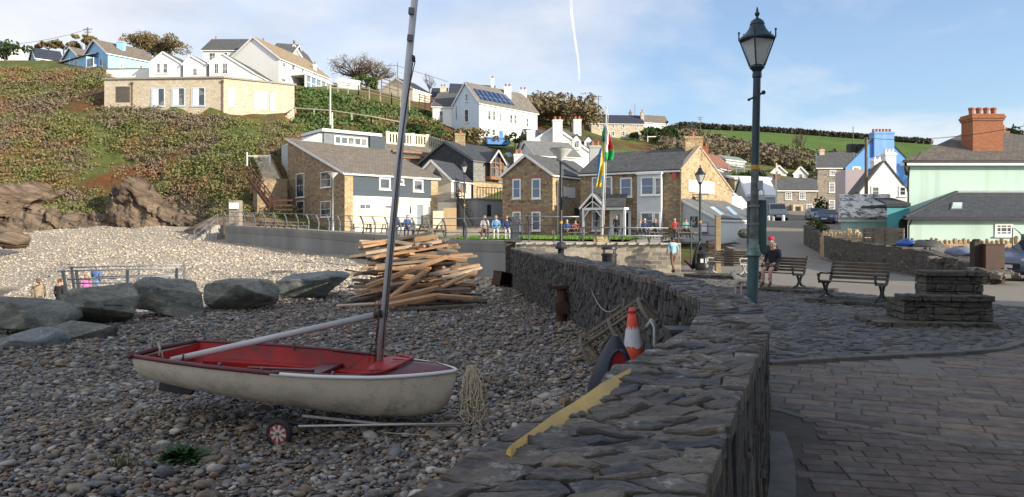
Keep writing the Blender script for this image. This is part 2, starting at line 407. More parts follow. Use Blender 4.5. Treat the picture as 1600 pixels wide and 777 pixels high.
g = ramp(t,noise(t,co,0.5,6,0.7),[(0.3,(0.085,0.115,0.03)),(0.55,(0.14,0.17,0.05)),(0.75,(0.23,0.215,0.09))])
rust = ramp(t,noise(t,co,1.3,5,0.7),[(0.3,(0.10,0.05,0.025)),(0.7,(0.24,0.10,0.04))])
brn = ramp(t,noise(t,co,1.7,5,0.7),[(0.3,(0.08,0.06,0.04)),(0.7,(0.17,0.13,0.08))])
col = mixc(t,ramp(t,n1,[(0.47,0.0),(0.60,1.0)]),g,rust); col = mixc(t,ramp(t,n2,[(0.52,0.0),(0.62,1.0)]),col,brn)
rk = ramp(t,mathn(t,'ADD',node(t,'ShaderNodeSeparateXYZ',i0=co).outputs[2],mathn(t,'MULTIPLY',noise(t,co,.3,4),4.0)),[(.0,1.0),(1.0,1.0)])
rz = node(t,'ShaderNodeMapRange',i0=mathn(t,'ADD',node(t,'ShaderNodeSeparateXYZ',i0=co).outputs[2],mathn(t,'MULTIPLY',noise(t,co,.35,5),5.0)),i1=6.0,i2=7.5,i3=1.0,i4=0.0).outputs[0]
rx = node(t,'ShaderNodeMapRange',i0=node(t,'ShaderNodeSeparateXYZ',i0=co).outputs[0],i1=-24.0,i2=-20.0,i3=1.0,i4=0.0).outputs[0]
rock = ramp(t,noise(t,vmath(t,'MULTIPLY',co,(.4,.4,2.2)),1.2,7,.7),[(.3,(.10,.075,.055)),(.55,(.27,.20,.14)),(.75,(.42,.33,.23))])
col = mixc(t,mathn(t,'MULTIPLY',rz,rx),col,rock)
# mown pasture far up the valley, woods below it
ps = node(t,'ShaderNodeSeparateXYZ',i0=co)
fld = node(t,'ShaderNodeMapRange',i0=ps.outputs[1],i1=262.0,i2=278.0,i3=0.0,i4=1.0).outputs[0]
past = ramp(t,noise(t,co,0.05,5,0.6),[(0.3,(0.075,0.135,0.025)),(0.7,(0.125,0.185,0.045))])
col = mixc(t,fld,col,past)
t.links.new(col,b.inputs['Base Color']); setbump(t,b,noise(t,co,2.2,6,0.75),0.9,0.5)
HILL_M = m
tag(grid_mesh('hillside',X,Y,Zt,HILL_M),kind='structure')

# --- beach
bc = [(-.5,7.6,-.47),(-.1,8.6,-.45),(.4,7.2,-.33),(-2,7,-.47),(-6,7,-.5),(-.6,4.5,-.36),(-2,4,-.42),(-8,5,-.5),(-12,10,-.55),(-1,15,-.58),(-8,15,-.64),(-13,16,-.75),(-15,18,-.85),
  (-9.5,20.5,-.72),(-3,23,-.7),(-0.6,25,-.7),(-.3,33,-.7),(-4,30,-.62),(-7,26,-.6),(1.3,7,-.03),(.9,5,-.1),(1.5,11,-.2),(1.0,16,-.38),(.6,22,-.58),(-.2,3,-.25),(2.4,8,-.05),(2.2,14,-.3),
  (-5,0,-.5),(-1,0,-.3),(-20,10,-1.2),(-20,20,-1.7),
  (-18,25,-1.75),(-22,35,-2.2),(-16,37,-1.75),(-12,29,-1.15),(-31,46,-2.05),(-42,52,-1.6),(-36,40,-2.6),(-60,60,-1.0),(-60,40,-3),(-30,26,-2.4),
  (-11.3,35,-.1),(-8,33,-.35),(-5,37,-.45)]
bc += px3([(560,400,48),(350,378,62),(250,361,68),(180,359,70),(100,360,70),(40,362,70),(0,366,68),(0,385,62),(200,395,52),(100,410,48),(300,418,41),(440,398,52),(300,385,58),(-100,380,64)])
bc += [(-50,78,3.2),(-35,78,3.2),(-20,72,2.0),(-60,76,2.5),(-24,66,1.2),(-12,52,.2),(-6,46,-.2),(0,40,-.6)]
HB = rbf(bc)
WL = np.array([(1.67,-.20),(2.23,.01),(2.62,.19),(2.99,.425),(3.24,.48),(3.73,.69),(4.5,1.04),(5.8,1.49),(6.76,1.74),(8.3,1.89),(11.3,1.87),(17.25,1.20),(24,.55),(31.5,-.05)])
WR = np.array([(1.67,.415),(2.5,.75),(4.76,1.68),(5.6,1.95),(7.2,2.30),(8.2,2.40),(9.1,2.44),(11.3,2.42),(13,2.32),(21.6,1.45),(31.5,.45)])
def wl(y): return np.interp(y,WL[:,0],WL[:,1])
ys2 = np.concatenate([np.arange(-3,30,0.35),np.arange(30,82,0.9)]); xs2 = np.concatenate([np.arange(-75,-22,1.2),np.arange(-22,3.4,0.35)])
HB0 = HB; _w = [(rng.uniform(0,6.28),2*np.pi/rng.uniform(1.5,5),rng.uniform(0,6)) for k in range(10)]
def HB(x,y): return HB0(x,y)+sum(0.012*np.sin((np.asarray(x)*np.cos(a)+np.asarray(y)*np.sin(a))*fr+ph) for a,fr,ph in _w)
X,Y = np.meshgrid(xs2,ys2); Zb = HB(X,Y)
m,t,b = newmat('shingle',0.85,0,0.3); co = tcoord(t)
vo = node(t,'ShaderNodeTexVoronoi',Vector=co,Scale=9.0); v2 = node(t,'ShaderNodeTexVoronoi',Vector=co,Scale=4.2)
r1 = node(t,'ShaderNodeSeparateColor',i0=vo.outputs['Color']).outputs[0]
neargrey = ramp(t,r1,[(0,(0.05,0.055,0.065)),(0.35,(0.15,0.14,0.13)),(0.6,(0.22,0.16,0.10)),(0.85,(0.20,0.20,0.21)),(1,(0.36,0.33,0.28))])
pale = ramp(t,r1,[(0,(0.28,0.235,0.18)),(0.4,(0.44,0.37,0.28)),(0.7,(0.50,0.44,0.35)),(1,(0.60,0.54,0.45))])
# shingle beyond the rocks goes paler, its sunlight mixed into the colour
ps = node(t,'ShaderNodeSeparateXYZ',i0=co)
lit = node(t,'ShaderNodeMapRange',i0=mathn(t,'ADD',ps.outputs[1],mathn(t,'MULTIPLY',noise(t,co,0.3,4),8.0)),i1=27.0,i2=36.0,i3=0.0,i4=1.0).outputs[0]
col = mixc(t,lit,neargrey,pale)
col = mixc(t,mathn(t,'MULTIPLY',ramp(t,noise(t,co,0.22,5,0.6),[(0.4,0.0),(0.7,1.0)]),0.35),col,(0.27,0.23,0.19))
# wet sand low down by the sea
snd = node(t,'ShaderNodeMapRange',i0=ps.outputs[2],i1=-2.0,i2=-1.75,i3=1.0,i4=0.0).outputs[0]
col = mixc(t,snd,col,(0.17,0.14,0.11))
t.links.new(col,b.inputs['Base Color'])
setbump(t,b,mathn(t,'SUBTRACT',mathn(t,'MULTIPLY',vo.outputs[0],-1.0),mathn(t,'MULTIPLY',v2.outputs[0],0.8)),1.0,0.10)
mask = (X < 1.9)&((X < np.where(Y < 1.67,-.1,wl(np.clip(Y,1.67,31.5)))+0.30) | (Y > 31.5))&~((Y > 33)&(X > 0.4))
tag(grid_mesh('beach',X,Y,Zb,m,mask=mask),kind='structure')
def bz(x,y): return float(HB(np.array([float(x)]),np.array([float(y)]))[0])

# --- loose pebbles lying on the beach (real stones, beyond counting)
def ico(sub):
 import bmesh
 bm = bmesh.new(); bmesh.ops.create_icosphere(bm,subdivisions=sub,radius=1.0)
 v = np.array([p.co[:] for p in bm.verts]); f = np.array([[q.index for q in p.verts] for p in bm.faces]); bm.free(); return v,f
ICO1,ICO2 = ico(1),ico(2)
def scatter(pts,size,tmpl,flat=(0.30,0.62),nvar=9,sink=0.2):
 v0,f0 = tmpl; n = len(pts); k = len(v0)
 vs = np.empty((n,k,3)); var = rng.integers(0,nvar,n)
 for j in range(nvar):
  idx = np.where(var == j)[0]
  if not len(idx): continue
  vv = v0.copy(); d = np.zeros(k)
  for q in range(4):
   a = rng.normal(size=3); a /= np.linalg.norm(a); d += 0.16*np.sin(2.3*(v0@a)+rng.uniform(0,6))
   # flat-ish facets worn on the stone
   cut = rng.uniform(0.42,0.75); pr = vv@a; vv = vv-np.outer(np.maximum(pr-cut,0),a)*0.8
  vv = vv*(1+d)[:,None]
  m_ = len(idx); sc = np.stack([np.ones(m_),rng.uniform(.6,.95,m_),rng.uniform(*flat,m_)],1)*size[idx][:,None]
  q = vv[None]*sc[:,None,:]
  ta = rng.normal(0,0.28,m_); c,s = np.cos(ta)[:,None],np.sin(ta)[:,None]
  y,z = q[:,:,1].copy(),q[:,:,2].copy(); q[:,:,1] = y*c-z*s; q[:,:,2] = y*s+z*c
  ra = rng.uniform(0,2*np.pi,m_); c,s = np.cos(ra)[:,None],np.sin(ra)[:,None]
  x,y = q[:,:,0].copy(),q[:,:,1].copy(); q[:,:,0] = x*c-y*s; q[:,:,1] = x*s+y*c
  zoff = (size[idx]*sc[:,2]/size[idx]*(0.5-sink))
  q += pts[idx][:,None,:]; q[:,:,2] += zoff[:,None]
  vs[idx] = q
 fs = (f0[None]+(np.arange(n)*k)[:,None,None]).reshape(-1,f0.shape[1])
 return vs.reshape(-1,3),fs
def beach_points(n,y0,y1,extra):
 y = np.sqrt(rng.uniform(y0*y0,y1*y1,n)); xl = -0.74*y-0.6; xr = np.minimum(wl(np.clip(y,1.7,31.5))+0.05,np.where(y > 30,-0.3,9)); x = xl+(xr-xl)*rng.uniform(0,1,n)
 z = HB(x,y)+extra*rng.uniform(0,1,n); return np.stack([x,y,z],1)
PEB = m_island('pebble_stone',[(0.045,0.048,0.058),(0.30,0.255,0.19),(0.088,0.086,0.088),(0.25,0.165,0.088),(0.16,0.155,0.145),(0.06,0.06,0.066),(0.34,0.30,0.24),(0.14,0.115,0.088),(0.21,0.125,0.07),(0.115,0.125,0.145),(0.46,0.43,0.37),(0.075,0.077,0.088),(0.27,0.21,0.135),(0.09,0.095,0.11)],14,0.62,0.35,0.004,spec=0.45)
def lognorm(n,mean,sg,lo,hi): return np.clip(mean*np.exp(rng.normal(0,sg,n)),lo,hi)
P1 = beach_points(44000,4.4,11.5,0.03); s1 = lognorm(len(P1),0.021,0.48,0.010,0.085)
va,fa = scatter(P1,s1,ICO2)
P2 = beach_points(42000,11.2,31,0.04); s2 = lognorm(len(P2),0.042,0.40,0.022,0.13)
vb,fb = scatter(P2,s2,ICO1)
vv = np.concatenate([va,vb]); ff = np.concatenate([fa,fb+len(va)])
tag(np_mesh('shingle_pebbles',vv,ff,PEB,smooth=True),'grey and brown pebbles covering the shaded beach round the dinghy','pebbles',kind='stuff')
# paler, bigger cobbles on the sunlit storm beach
n = 30000; y = rng.uniform(24,72,n); x = rng.uniform(-0.80,0.02,n)*y
keep = (y > 27+0.0*x)&((x+24.2)*(-26)-(y-62)*24 > 0.6*35)|(y < 36)
keep &= (HB(x,y) > -1.9)&(x < -0.4); x,y = x[keep],y[keep]
P3 = np.stack([x,y,HB(x,y)],1); s3 = lognorm(len(P3),0.075,0.35,0.04,0.2)
P3 = P3[s3 > 0]; va,fa = scatter(P3,s3,ICO1)
PEB2 = m_island('sunlit_beach_stone',[(0.34,0.28,0.21),(0.52,0.45,0.36),(0.26,0.22,0.18),(0.60,0.54,0.45),(0.44,0.36,0.26),(0.38,0.34,0.30),(0.56,0.47,0.34)],6,0.8,0.0)  # sunlit copy of the pebble stone, brightness put into the colours
tag(np_mesh('storm_beach_cobbles',va,fa,PEB2,smooth=True),'pale sunlit cobbles of the storm beach below the cliff','cobbles',kind='stuff')

# --- street (z = 0 near by, climbing away between the houses)
def st(x,y):
 x = np.asarray(x,float); y = np.asarray(y,float); u = np.clip((y-36)/46,0,1.3)
 return 3.0*u*u*(3-2*np.clip(u,0,1))*np.where(u < 1,1,1)
ys3 = np.arange(-12,96,0.8); xs3 = np.arange(-3,62,0.8)
X,Y = np.meshgrid(xs3,ys3); Zs = st(X,Y)
pad = np.interp(Y,[-12,1.67,4.76,8.2,11.3,21,31,36,44,60,80,96],[-.4,.30,1.45,2.1,2.1,1.2,2.0,7.6,11.6,18.6,22.5,26])
m,t,b = newmat('worn_asphalt',0.88,0,0.25); co = tcoord(t)
a = ramp(t,noise(t,co,60,3,0.7),[(0.3,(0.20,0.18,0.15)),(0.7,(0.30,0.27,0.225))])
pt_ = ramp(t,noise(t,co,0.35,6,0.65),[(0.35,0.0),(0.65,1.0)])
a = mixc(t,mathn(t,'MULTIPLY',pt_,0.45),a,(0.17,0.15,0.125))
t.links.new(a,b.inputs['Base Color']); setbump(t,b,noise(t,co,90,3,0.7),0.4,0.01); ROAD_M = m
tag(grid_mesh('road',X,Y,Zs,m,mask=(X > pad)&(X < np.interp(Y,[-12,30,45,60,96],[61,61,24,30,42]))),kind='structure')

# --- Voronoi stones with real relief
def clip(poly,mx,my,nx,ny):
 o = []; n = len(poly)
 for i in range(n):
  a = poly[i]; b = poly[(i+1) % n]; da = (a[0]-mx)*nx+(a[1]-my)*ny; db = (b[0]-mx)*nx+(b[1]-my)*ny
  if da <= 0: o.append(a)
  if da*db < 0:
   q = da/(da-db); o.append((a[0]+(b[0]-a[0])*q,a[1]+(b[1]-a[1])*q))
 return o
def cells(S,T,ds,dt,jit=0.75,brick=True):
 ns = max(1,round(S/ds)); nt = max(1,round(T/dt)); g = {}
 for j in range(nt):
  for i in range(-1,ns+1):
   g[i,j] = (i+0.5+(0.5 if brick and j % 2 else 0)+random.uniform(-jit,jit)*0.5,j+0.5+random.uniform(-jit,jit)*0.5)
 out = []
 for (i,j),p in g.items():
  poly = [(max(0,p[0]-2),max(0,p[1]-2)),(min(ns,p[0]+2),max(0,p[1]-2)),(min(ns,p[0]+2),min(nt,p[1]+2)),(max(0,p[0]-2),min(nt,p[1]+2))]
  if p[0] < -0.4 or p[0] > ns+0.4: continue
  for di in (-2,-1,0,1,2):
   for dj in (-2,-1,0,1,2):
    if (di or dj) and (i+di,j+dj) in g:
     q = g[i+di,j+dj]; poly = clip(poly,(p[0]+q[0])/2,(p[1]+q[1])/2,q[0]-p[0],q[1]-p[1])
     if len(poly) < 3: break
   if len(poly) < 3: break
  if len(poly) >= 3: out.append([(a*S/ns,b_*T/nt) for a,b_ in poly])
 return out
def add_stones(mb,polys,fn,gap0,h0,h1,chamf=0.02,tilt=0.3,base=-0.03,rough=0.0):
 """each polygon becomes one stone: skirt, rounded shoulder, uneven top; fn(s,t,h) -> world"""
 for poly in polys:
  cx = sum(p[0] for p in poly)/len(poly); cy = sum(p[1] for p in poly)/len(poly)
  R = sum(math.hypot(p[0]-cx,p[1]-cy) for p in poly)/len(poly)
  gap = gap0*(random.choice((.6,.8,1,1.3,1.8)) if rough else 1)
  if R < gap*1.2: continue
  k = max(0.3,1-gap/R); q = []
  n = len(poly)
  for i in range(n):
   a = poly[i]; c = poly[(i+1) % n]; q.append(a)
   if math.hypot(a[0]-c[0],a[1]-c[1]) > R*0.8: q.append(((a[0]+c[0])/2,(a[1]+c[1])/2))
  q = [(cx+(x-cx)*k*(1+random.uniform(-rough,rough)),cy+(y-cy)*k*(1+random.uniform(-rough,rough))) for x,y in q]
  h = random.uniform(h0,h1); ta = random.uniform(-tilt,tilt)*h1/R; tb = random.uniform(-tilt,tilt)*h1/R
  def hh(x,y): return h+(x-cx)*ta+(y-cy)*tb
  ci = max(0.45,1-chamf/R); n = len(q)
  vs = [fn(x,y,base) for x,y in q]+[fn(x,y,hh(x,y)*0.62) for x,y in q]
  vs += [fn(cx+(x-cx)*ci,cy+(y-cy)*ci,hh(x,y)+random.uniform(-.1,.1)*h1) for x,y in q]+[fn(cx,cy,h+random.uniform(-.05,.15)*h1)]
  fs = []
  for L in (0,1):
   fs += [(L*n+i,L*n+(i+1) % n,(L+1)*n+(i+1) % n,(L+1)*n+i) for i in range(n)]
  fs += [(2*n+i,2*n+(i+1) % n,3*n) for i in range(n)]
  mb.add(vs,fs)

# --- cobbled terrace and stone paving in front of the camera
def inside(p,poly):
 x,y = p; c = False; n = len(poly)
 for i in range(n):
  (x1,y1),(x2,y2) = poly[i],poly[(i+1) % n]
  if (y1 > y) != (y2 > y) and x < (x2-x1)*(y-y1)/(y2-y1)+x1: c = not c
 return c
def g0(px,py): q = Pz(px,py,0.0); return (q.x,q.y)
kerb = [g0(1195,570),g0(1300,563),g0(1400,558),g0(1500,553),g0(1560,548),g0(1590,538),g0(1640,523),g0(1700,510)]
cob = kerb+[(11.5,13.2),(11.0,15.6),(9.2,18.0),(8.4,21.0),(7.6,24.5),(5.5,27),(1.0,27),(1.3,21.6),(2.15,13),(2.3,11.3),(2.25,9.1)]
mb = MB(); mb.prism([(x,y,-0.05) for x,y in cob],(0,0,0.075))
CM = m_island('cobble_stone',[(0.05,0.052,0.06),(0.12,0.11,0.10),(0.075,0.075,0.08),(0.15,0.135,0.115),(0.09,0.085,0.085)],10,0.72,0.5,0.01,spec=0.4)
MORT = m_plain('sandy_mortar',(0.20,0.172,0.135),(0.12,0.106,0.088),0.95,6,0.8,30,0.02)
tag(mb.build('cobble_bedding',MORT),kind='structure')
cb = MB(); X0,Y0 = 0.5,8.5
pl = cells(14.0,19.0,0.21,0.135,0.6)
pl = [p for p in pl if inside((sum(q[0] for q in p)/len(p)+X0,sum(q[1] for q in p)/len(p)+Y0),cob)]
pl = [p for p in pl if abs(sum(q[0] for q in p)/len(p)+X0) < 0.74*(sum(q[1] for q in p)/len(p)+Y0)+1]
add_stones(cb,pl,lambda s,t_,h: V((X0+s,Y0+t_,0.022+h)),0.010,0.010,0.034,0.03,0.5)
tag(cb.build('cobbles',CM),kind='structure')
kb = MB()
for (a,c) in zip(kerb,kerb[1:]):
 a = V((*a,0)); c = V((*c,0)); n_ = max(1,round((c-a).length/0.7))
 for i in range(n_): kb.beam(a.lerp(c,(i+0.012)/n_)+V((0,-.07,.015)),a.lerp(c,(i+0.988)/n_)+V((0,-.07,.015)),0.14,0.09+random.uniform(-.008,.008))
KERB_M = m_plain('kerb_stone',(0.15,0.14,0.125),(0.09,0.085,0.08),0.85,5,0.5,30)
tag(kb.build('kerb',KERB_M,bevel=0.012),kind='structure')
# paving: large riven slabs up to the kerb, small brick setts nearer the camera
PAV = m_island('riven_paving',[(0.135,0.104,0.078),(0.18,0.138,0.102),(0.145,0.116,0.092),(0.20,0.152,0.114),(0.115,0.096,0.082),(0.155,0.138,0.125)],7,0.8,0.4,0.006,spec=0.35)
SET_ = m_island('brick_setts',[(0.10,0.078,0.064),(0.135,0.104,0.084),(0.11,0.092,0.079),(0.15,0.112,0.09),(0.085,0.073,0.065),(0.12,0.108,0.10)],7,0.8,0.4,0.006,spec=0.35)
arc = [g0(1205,640),g0(1260,655),g0(1360,672),g0(1450,688),g0(1600,712),g0(1800,740)]
def arc_y(x): return np.interp(x,[p[0] for p in arc],[p[1] for p in arc])
def kerb_y(x): return np.interp(x,[p[0] for p in kerb],[p[1] for p in kerb])
bed = MB(); bed.prism([(x,y,-0.05) for x,y in [(-.6,-2),(9,-2),(9.5,12)]+[(q[0],q[1]-.13) for q in reversed(kerb)]+[(1.9,9.2),(1.85,7),(1.3,4.7),(.4,2.4)]],(0,0,0.06))
tag(bed.build('paving_bed',m_plain('sandy_joint',(0.095,0.082,0.068),(0.06,0.053,0.046),0.95,5)),kind='structure')
def paving(mb,bw,bh,ang,keep,x0,x1,y0,y1,jit=0.1):
 ca,sa = math.cos(ang),math.sin(ang); R = 14
 for j in range(int(-R/bh),int(R/bh)):
  u = -R+random.uniform(0,bw)
  while u < R:
   wd = bw*random.uniform(0.75,1.3); v0 = j*bh
   cx,cy = u+wd/2,v0+bh/2; wx = cx*ca-cy*sa+4; wy = cx*sa+cy*ca+6
   if x0 < wx < x1 and y0 < wy < y1 and keep(wx,wy):
    gp = 0.0025+random.uniform(0,.002); hz_ = 0.018+random.uniform(-.004,.004); ts = [random.uniform(-.003,.003) for _ in range(4)]
    pts = []
    for (a,c,tz) in ((u+gp,v0+gp,ts[0]),(u+wd-gp,v0+gp,ts[1]),(u+wd-gp,v0+bh-gp,ts[2]),(u+gp,v0+bh-gp,ts[3])):
     a += random.uniform(-jit,jit)*.03; c += random.uniform(-jit,jit)*.03
     pts.append((a*ca-c*sa+4,a*sa+c*ca+6,hz_+tz))
    mb.prism([V((p[0],p[1],0.0)) for p in pts],(0,0,0.0001)) if False else mb.hexa([(p[0],p[1],-.02) for p in pts]+pts)
   u += wd
mh = [g0(1392,563),g0(1452,566),g0(1482,588),g0(1408,584)]
pv = MB(); paving(pv,0.38,0.225,math.radians(-24),lambda x,y: arc_y(x)+.10 < y < kerb_y(x)-.20 and x > 1.5 and not inside((x,y),mh),1.2,9,4,12)
tag(pv.build('paving_slabs',PAV,bevel=0.008,seg=1),kind='structure')
ps_ = MB(); paving(ps_,0.26,0.135,math.radians(-12),lambda x,y: y < arc_y(x)-.06 and x > 0.42*y-.05,0,7.5,1.5,9)
tag(ps_.build('paving_setts',SET_,bevel=0.006,seg=1),kind='structure')
ar = MB()
for a,c in zip(arc,arc[1:]):
 a = V((*a,-.006)); c = V((*c,-.006)); n_ = max(1,round((c-a).length/.4))
 for i in range(n_): ar.beam(a.lerp(c,(i+.02)/n_),a.lerp(c,(i+.98)/n_),.10,.05)
tag(ar.build('paving_border',PAV,bevel=.006,seg=1),kind='structure')
mhm = MB(); mhm.hexa([(x,y,-.02) for x,y in mh]+[(x,y,.022) for x,y in mh])
tag(mhm.build('manhole_cover',m_plain('pale_cover_stone',(0.19,0.16,0.13),(0.14,0.12,0.10),.8,5,.4),loc=(*mh[0],0),bevel=.006),'large pale rectangular inspection cover set in the paving','cover')
# ================================================================ FORESHORE WALL
ROOTW = thing('sea_wall','long curved dark slate wall sweeping from the camera to the promenade','wall',(1.9,8.3,0))
def dense(A,n=90):
 # resample edges against a common parameter
 d = np.concatenate([[0],np.cumsum(np.hypot(np.diff(A[:,1]),np.diff(A[:,0])))]); s = np.linspace(0,1,n)**1.35*d[-1]
 return np.stack([np.interp(s,d,A[:,1]),np.interp(s,d,A[:,0])],1),s
WLx = np.vstack([[(-2.5,-1.75),(0.0,-.75)],WL]); WRx = np.vstack([[(-2.5,-1.15),(0.0,-.15)],WR])
def smooth_path(A,it=3):
 q = A.copy()
 for _ in range(it):
  m_ = [q[0]]
  for a,c in zip(q[:-1],q[1:]): m_ += [a*.75+c*.25,a*.25+c*.75]
  q = np.array(m_+[q[-1]])
 return q
Lp = smooth_path(WLx)[:,::-1]; Rp = smooth_path(WRx)[:,::-1]
def arclen(A): return np.concatenate([[0],np.cumsum(np.linalg.norm(np.diff(A,axis=0),axis=1))])
dL,dR = arclen(Lp),arclen(Rp); SL,SR = dL[-1],dR[-1]
def Lat(s): return np.array([np.interp(s,dL,Lp[:,0]),np.interp(s,dL,Lp[:,1])])
def Rat(s): return np.array([np.interp(s,dR,Rp[:,0]),np.interp(s,dR,Rp[:,1])])
def nrm(fn,s,sg):
 a,b_ = fn(max(0,s-.05)),fn(s+.05); d = b_-a; d /= np.linalg.norm(d); return np.array([d[1],-d[0]])*sg
core = MB(); N = 110; ss = [i/(N-1) for i in range(N)]
ring = []
for q in ss:
 l = Lat(q*SL); r = Rat(q*SR); nl = nrm(Lat,q*SL,-1); nr_ = nrm(Rat,q*SR,1)
 l = l-nl*.035; r = r-nr_*.035
 zb_l = min(bz(l[0],max(0,l[1]))-.25,-.4)
 ring.append([(l[0],l[1],zb_l),(l[0],l[1],.948),(*(l*.66+r*.34),.953),(*(l*.34+r*.66),.953),(r[0],r[1],.948),(r[0],r[1],-.1)])
for i in range(N-1):
 for k in range(5):
  core.add([ring[i][k],ring[i+1][k],ring[i+1][k+1],ring[i][k+1]],[(0,3,2,1)])
core.add(ring[-1],[tuple(range(6))]); core.add(ring[0],[tuple(reversed(range(6)))])
core.build('mortar_core',MORT,ROOTW)
SL_COL = [(0.030,0.034,0.042),(0.075,0.075,0.078),(0.045,0.048,0.056),(0.14,0.125,0.11),(0.050,0.050,0.055),(0.19,0.16,0.125),(0.036,0.040,0.05),(0.085,0.075,0.07)]
SLM = m_island('lichened_slate',SL_COL,9,0.62,0.9,0.014,lichen=1.0,lcol=(0.36,0.355,0.33),strat=(.6,1.6,3),spec=0.45,bscale=40,region=((0.17,0.145,0.115),2.2))
SLF = m_island('walling_slate',[(0.035,0.036,0.040),(0.09,0.085,0.08),(0.055,0.054,0.055),(0.13,0.115,0.10),(0.045,0.047,0.052),(0.075,0.07,0.062)],12,0.75,0.9,0.014,lichen=0.35,lcol=(0.36,0.36,0.33),strat=(1,1,2.2),spec=0.35,bscale=40)
cop = MB()
def topmap(s,t_,h):
 q = s/SL; l = Lat(s); r = Rat(q*SR); p = l*(1-t_)+r*t_
 return V((p[0],p[1],.968+h+0.012*math.sin(s*2.1)+.008*math.sin(s*5.3+t_*4)))
def poly_uv(polys,T): return [[(a,b_/T) for a,b_ in p] for p in polys]
# near part: large irregular slabs; further on thinner ones laid across the wall
s1_ = 8.2; s_split = 8.2
near = cells(s_split,.56,.105,.135,1.0)
far_ = [[(a+s_split,b_) for a,b_ in p] for p in cells(SL-s_split,.56,.085,.17,.9)]
class _W:
 pass
def add_top(polys,gap,h0,h1,ch):
 add_stones(cop,polys,lambda s,t_,h: topmap(min(max(s,0),SL),min(max((t_*1.05-.02)/.56-(.10*(1-t_/.56)*min(1,max(0,(7.6-s)/1.6))),-.14),1.0),h),gap,h0,h1,ch,0.55,-.06,rough=.05)
add_top(near,.008,.004,.018,.010)
o = cop.build('coping_slates',SLM,ROOTW); sb = o.modifiers.new('sub','SUBSURF'); sb.subdivision_type = 'SIMPLE'; sb.levels = 3; sb.render_levels = 3
for nm,sz,st_ in (('clouds',.11,.030),('fine',.028,.012)):
 tx = bpy.data.textures.new(nm,'CLOUDS'); tx.noise_scale = sz; tx.noise_depth = 4; dm = o.modifiers.new(nm,'DISPLACE'); dm.texture = tx; dm.strength = st_*.9; dm.mid_level = .5; dm.texture_coords = 'GLOBAL'; dm.direction = 'Z'
cop = MB(); add_top(far_,.008,.004,.024,.014); cop.build('coping_slates',SLM,ROOTW)
fc = MB()
inn = cells(SL,1.62,.12,.19,.85)   # beach face, stones set on edge
def innmap(s,t_,h):
 s = min(max(s,0),SL); l = Lat(s); n_ = nrm(Lat,s,-1); p = l+n_*(h-.03); return V((p[0],p[1],.95-t_))
add_stones(fc,inn,innmap,.008,.012,.045,.016,.45,-.03,rough=.06)
out_ = cells(SR,1.0,.085,.34,.8,True)   # street face: thin slabs set upright
def outmap(s,t_,h):
 s = min(max(s,0),SR); r = Rat(s); n_ = nrm(Rat,s,1); p = r+n_*(h-.035); return V((p[0],p[1],.955-t_))
add_stones(fc,[list(reversed(p)) for p in out_],outmap,.006,.008,.034,.012,.3,-.03,rough=.08)
fc.build('face_stones',SLF,ROOTW)
# gutter strip of old mortar along the foot of the wall
gm = MB()
for i in range(8,56):
 a,b_ = Rat(i*.16),Rat((i+1)*.16); na = nrm(Rat,i*.16,1); nb = nrm(Rat,(i+1)*.16,1); w_ = .16
 gm.add([(a[0],a[1],.03),(b_[0],b_[1],.03),(*(b_+nb*w_),.024),(*(a+na*w_),.024)],[(3,2,1,0)])
tag(gm.build('gutter_strip',KERB_M),kind='structure')

# ================================================================ PROMENADE
CWm = m_plain('sea_wall_concrete',(0.31,0.305,0.285),(0.21,0.205,0.195),0.85,.5,.4,15,.01,streak=True)
pr = [P(350,352,62),P(470,358.5,54),P(560,365,47.5),P(690,373.5,39.8),P(795,376.5,36.5)]
pr[3].z = 1.28; pr[4].z = 1.24
mb = MB(); lip = MB()
def offs(p,q,d):
 v = V((q.x-p.x,q.y-p.y,0)).normalized(); return V((v.y,-v.x,0))*d
ns = [offs(pr[max(0,i-1)],pr[min(len(pr)-1,i+1)],1.0).normalized() for i in range(len(pr))]
for i in range(len(pr)-1):
 p,q = pr[i],pr[i+1]; a,c = ns[i],ns[i+1]
 def prof(p,n_):
  zb = -1.3; return [p-n_*.35,p+n_*.05,p+n_*.05-V((0,0,.16)),p-n_*.06-V((0,0,.55)),p-n_*.10-V((0,0,.62)),V((p.x-n_.x*.06,p.y-n_.y*.06,zb)),V((p.x-n_.x*.5,p.y-n_.y*.5,zb))]
 A_,B_ = prof(p,a),prof(q,c); k = len(A_)
 mb.add(A_+B_,[(j,j+1,k+j+1,k+j) for j in range(k-1)]+([tuple(reversed(range(k)))] if i == 0 else [])+([tuple(range(k,2*k))] if i == len(pr)-2 else []))
mb.build('promenade_wall',CWm,None,loc=(pr[0].x,pr[0].y,0)); o = bpy.data.objects['promenade_wall']
tag(o,'grey concrete sea wall with an overhanging lip below the railings','sea wall')
pm = m_plain('promenade_paving',(0.36,0.33,0.28),(0.26,0.24,0.2),.85,.8,.3)
mb = MB(); base = [V((p.x-n_.x*.3,p.y-n_.y*.3,p.z-.02)) for p,n_ in zip(pr,ns)]
far = [P(440,346,70),P(545,350,66),P(700,354,66),P(785,360,65),P(905,361,62)]
far = [V((p.x,p.y,z_)) for p,z_ in zip(far,(2.25,1.75,1.50,1.45,1.4))]
near2 = [V((.4,31.2,1.16)),V((6.9,30.9,1.10))]; east = [V((8.0,40,1.15)),V((11.5,52,1.2)),V((14.8,57,1.3))]
ring_ = base+near2+east+list(reversed(far))
mb.add(ring_,[(0,1,13,14),(1,2,12,13),(2,3,11,12),(3,4,5,11),(5,6,7,11),(7,8,10,11),(8,9,10)])
tag(mb.build('promenade',pm),kind='structure')
LAWN = m_plain('lawn_grass',(0.10,0.20,0.03),(0.06,0.13,0.02),.9,3,.8,40,.03)
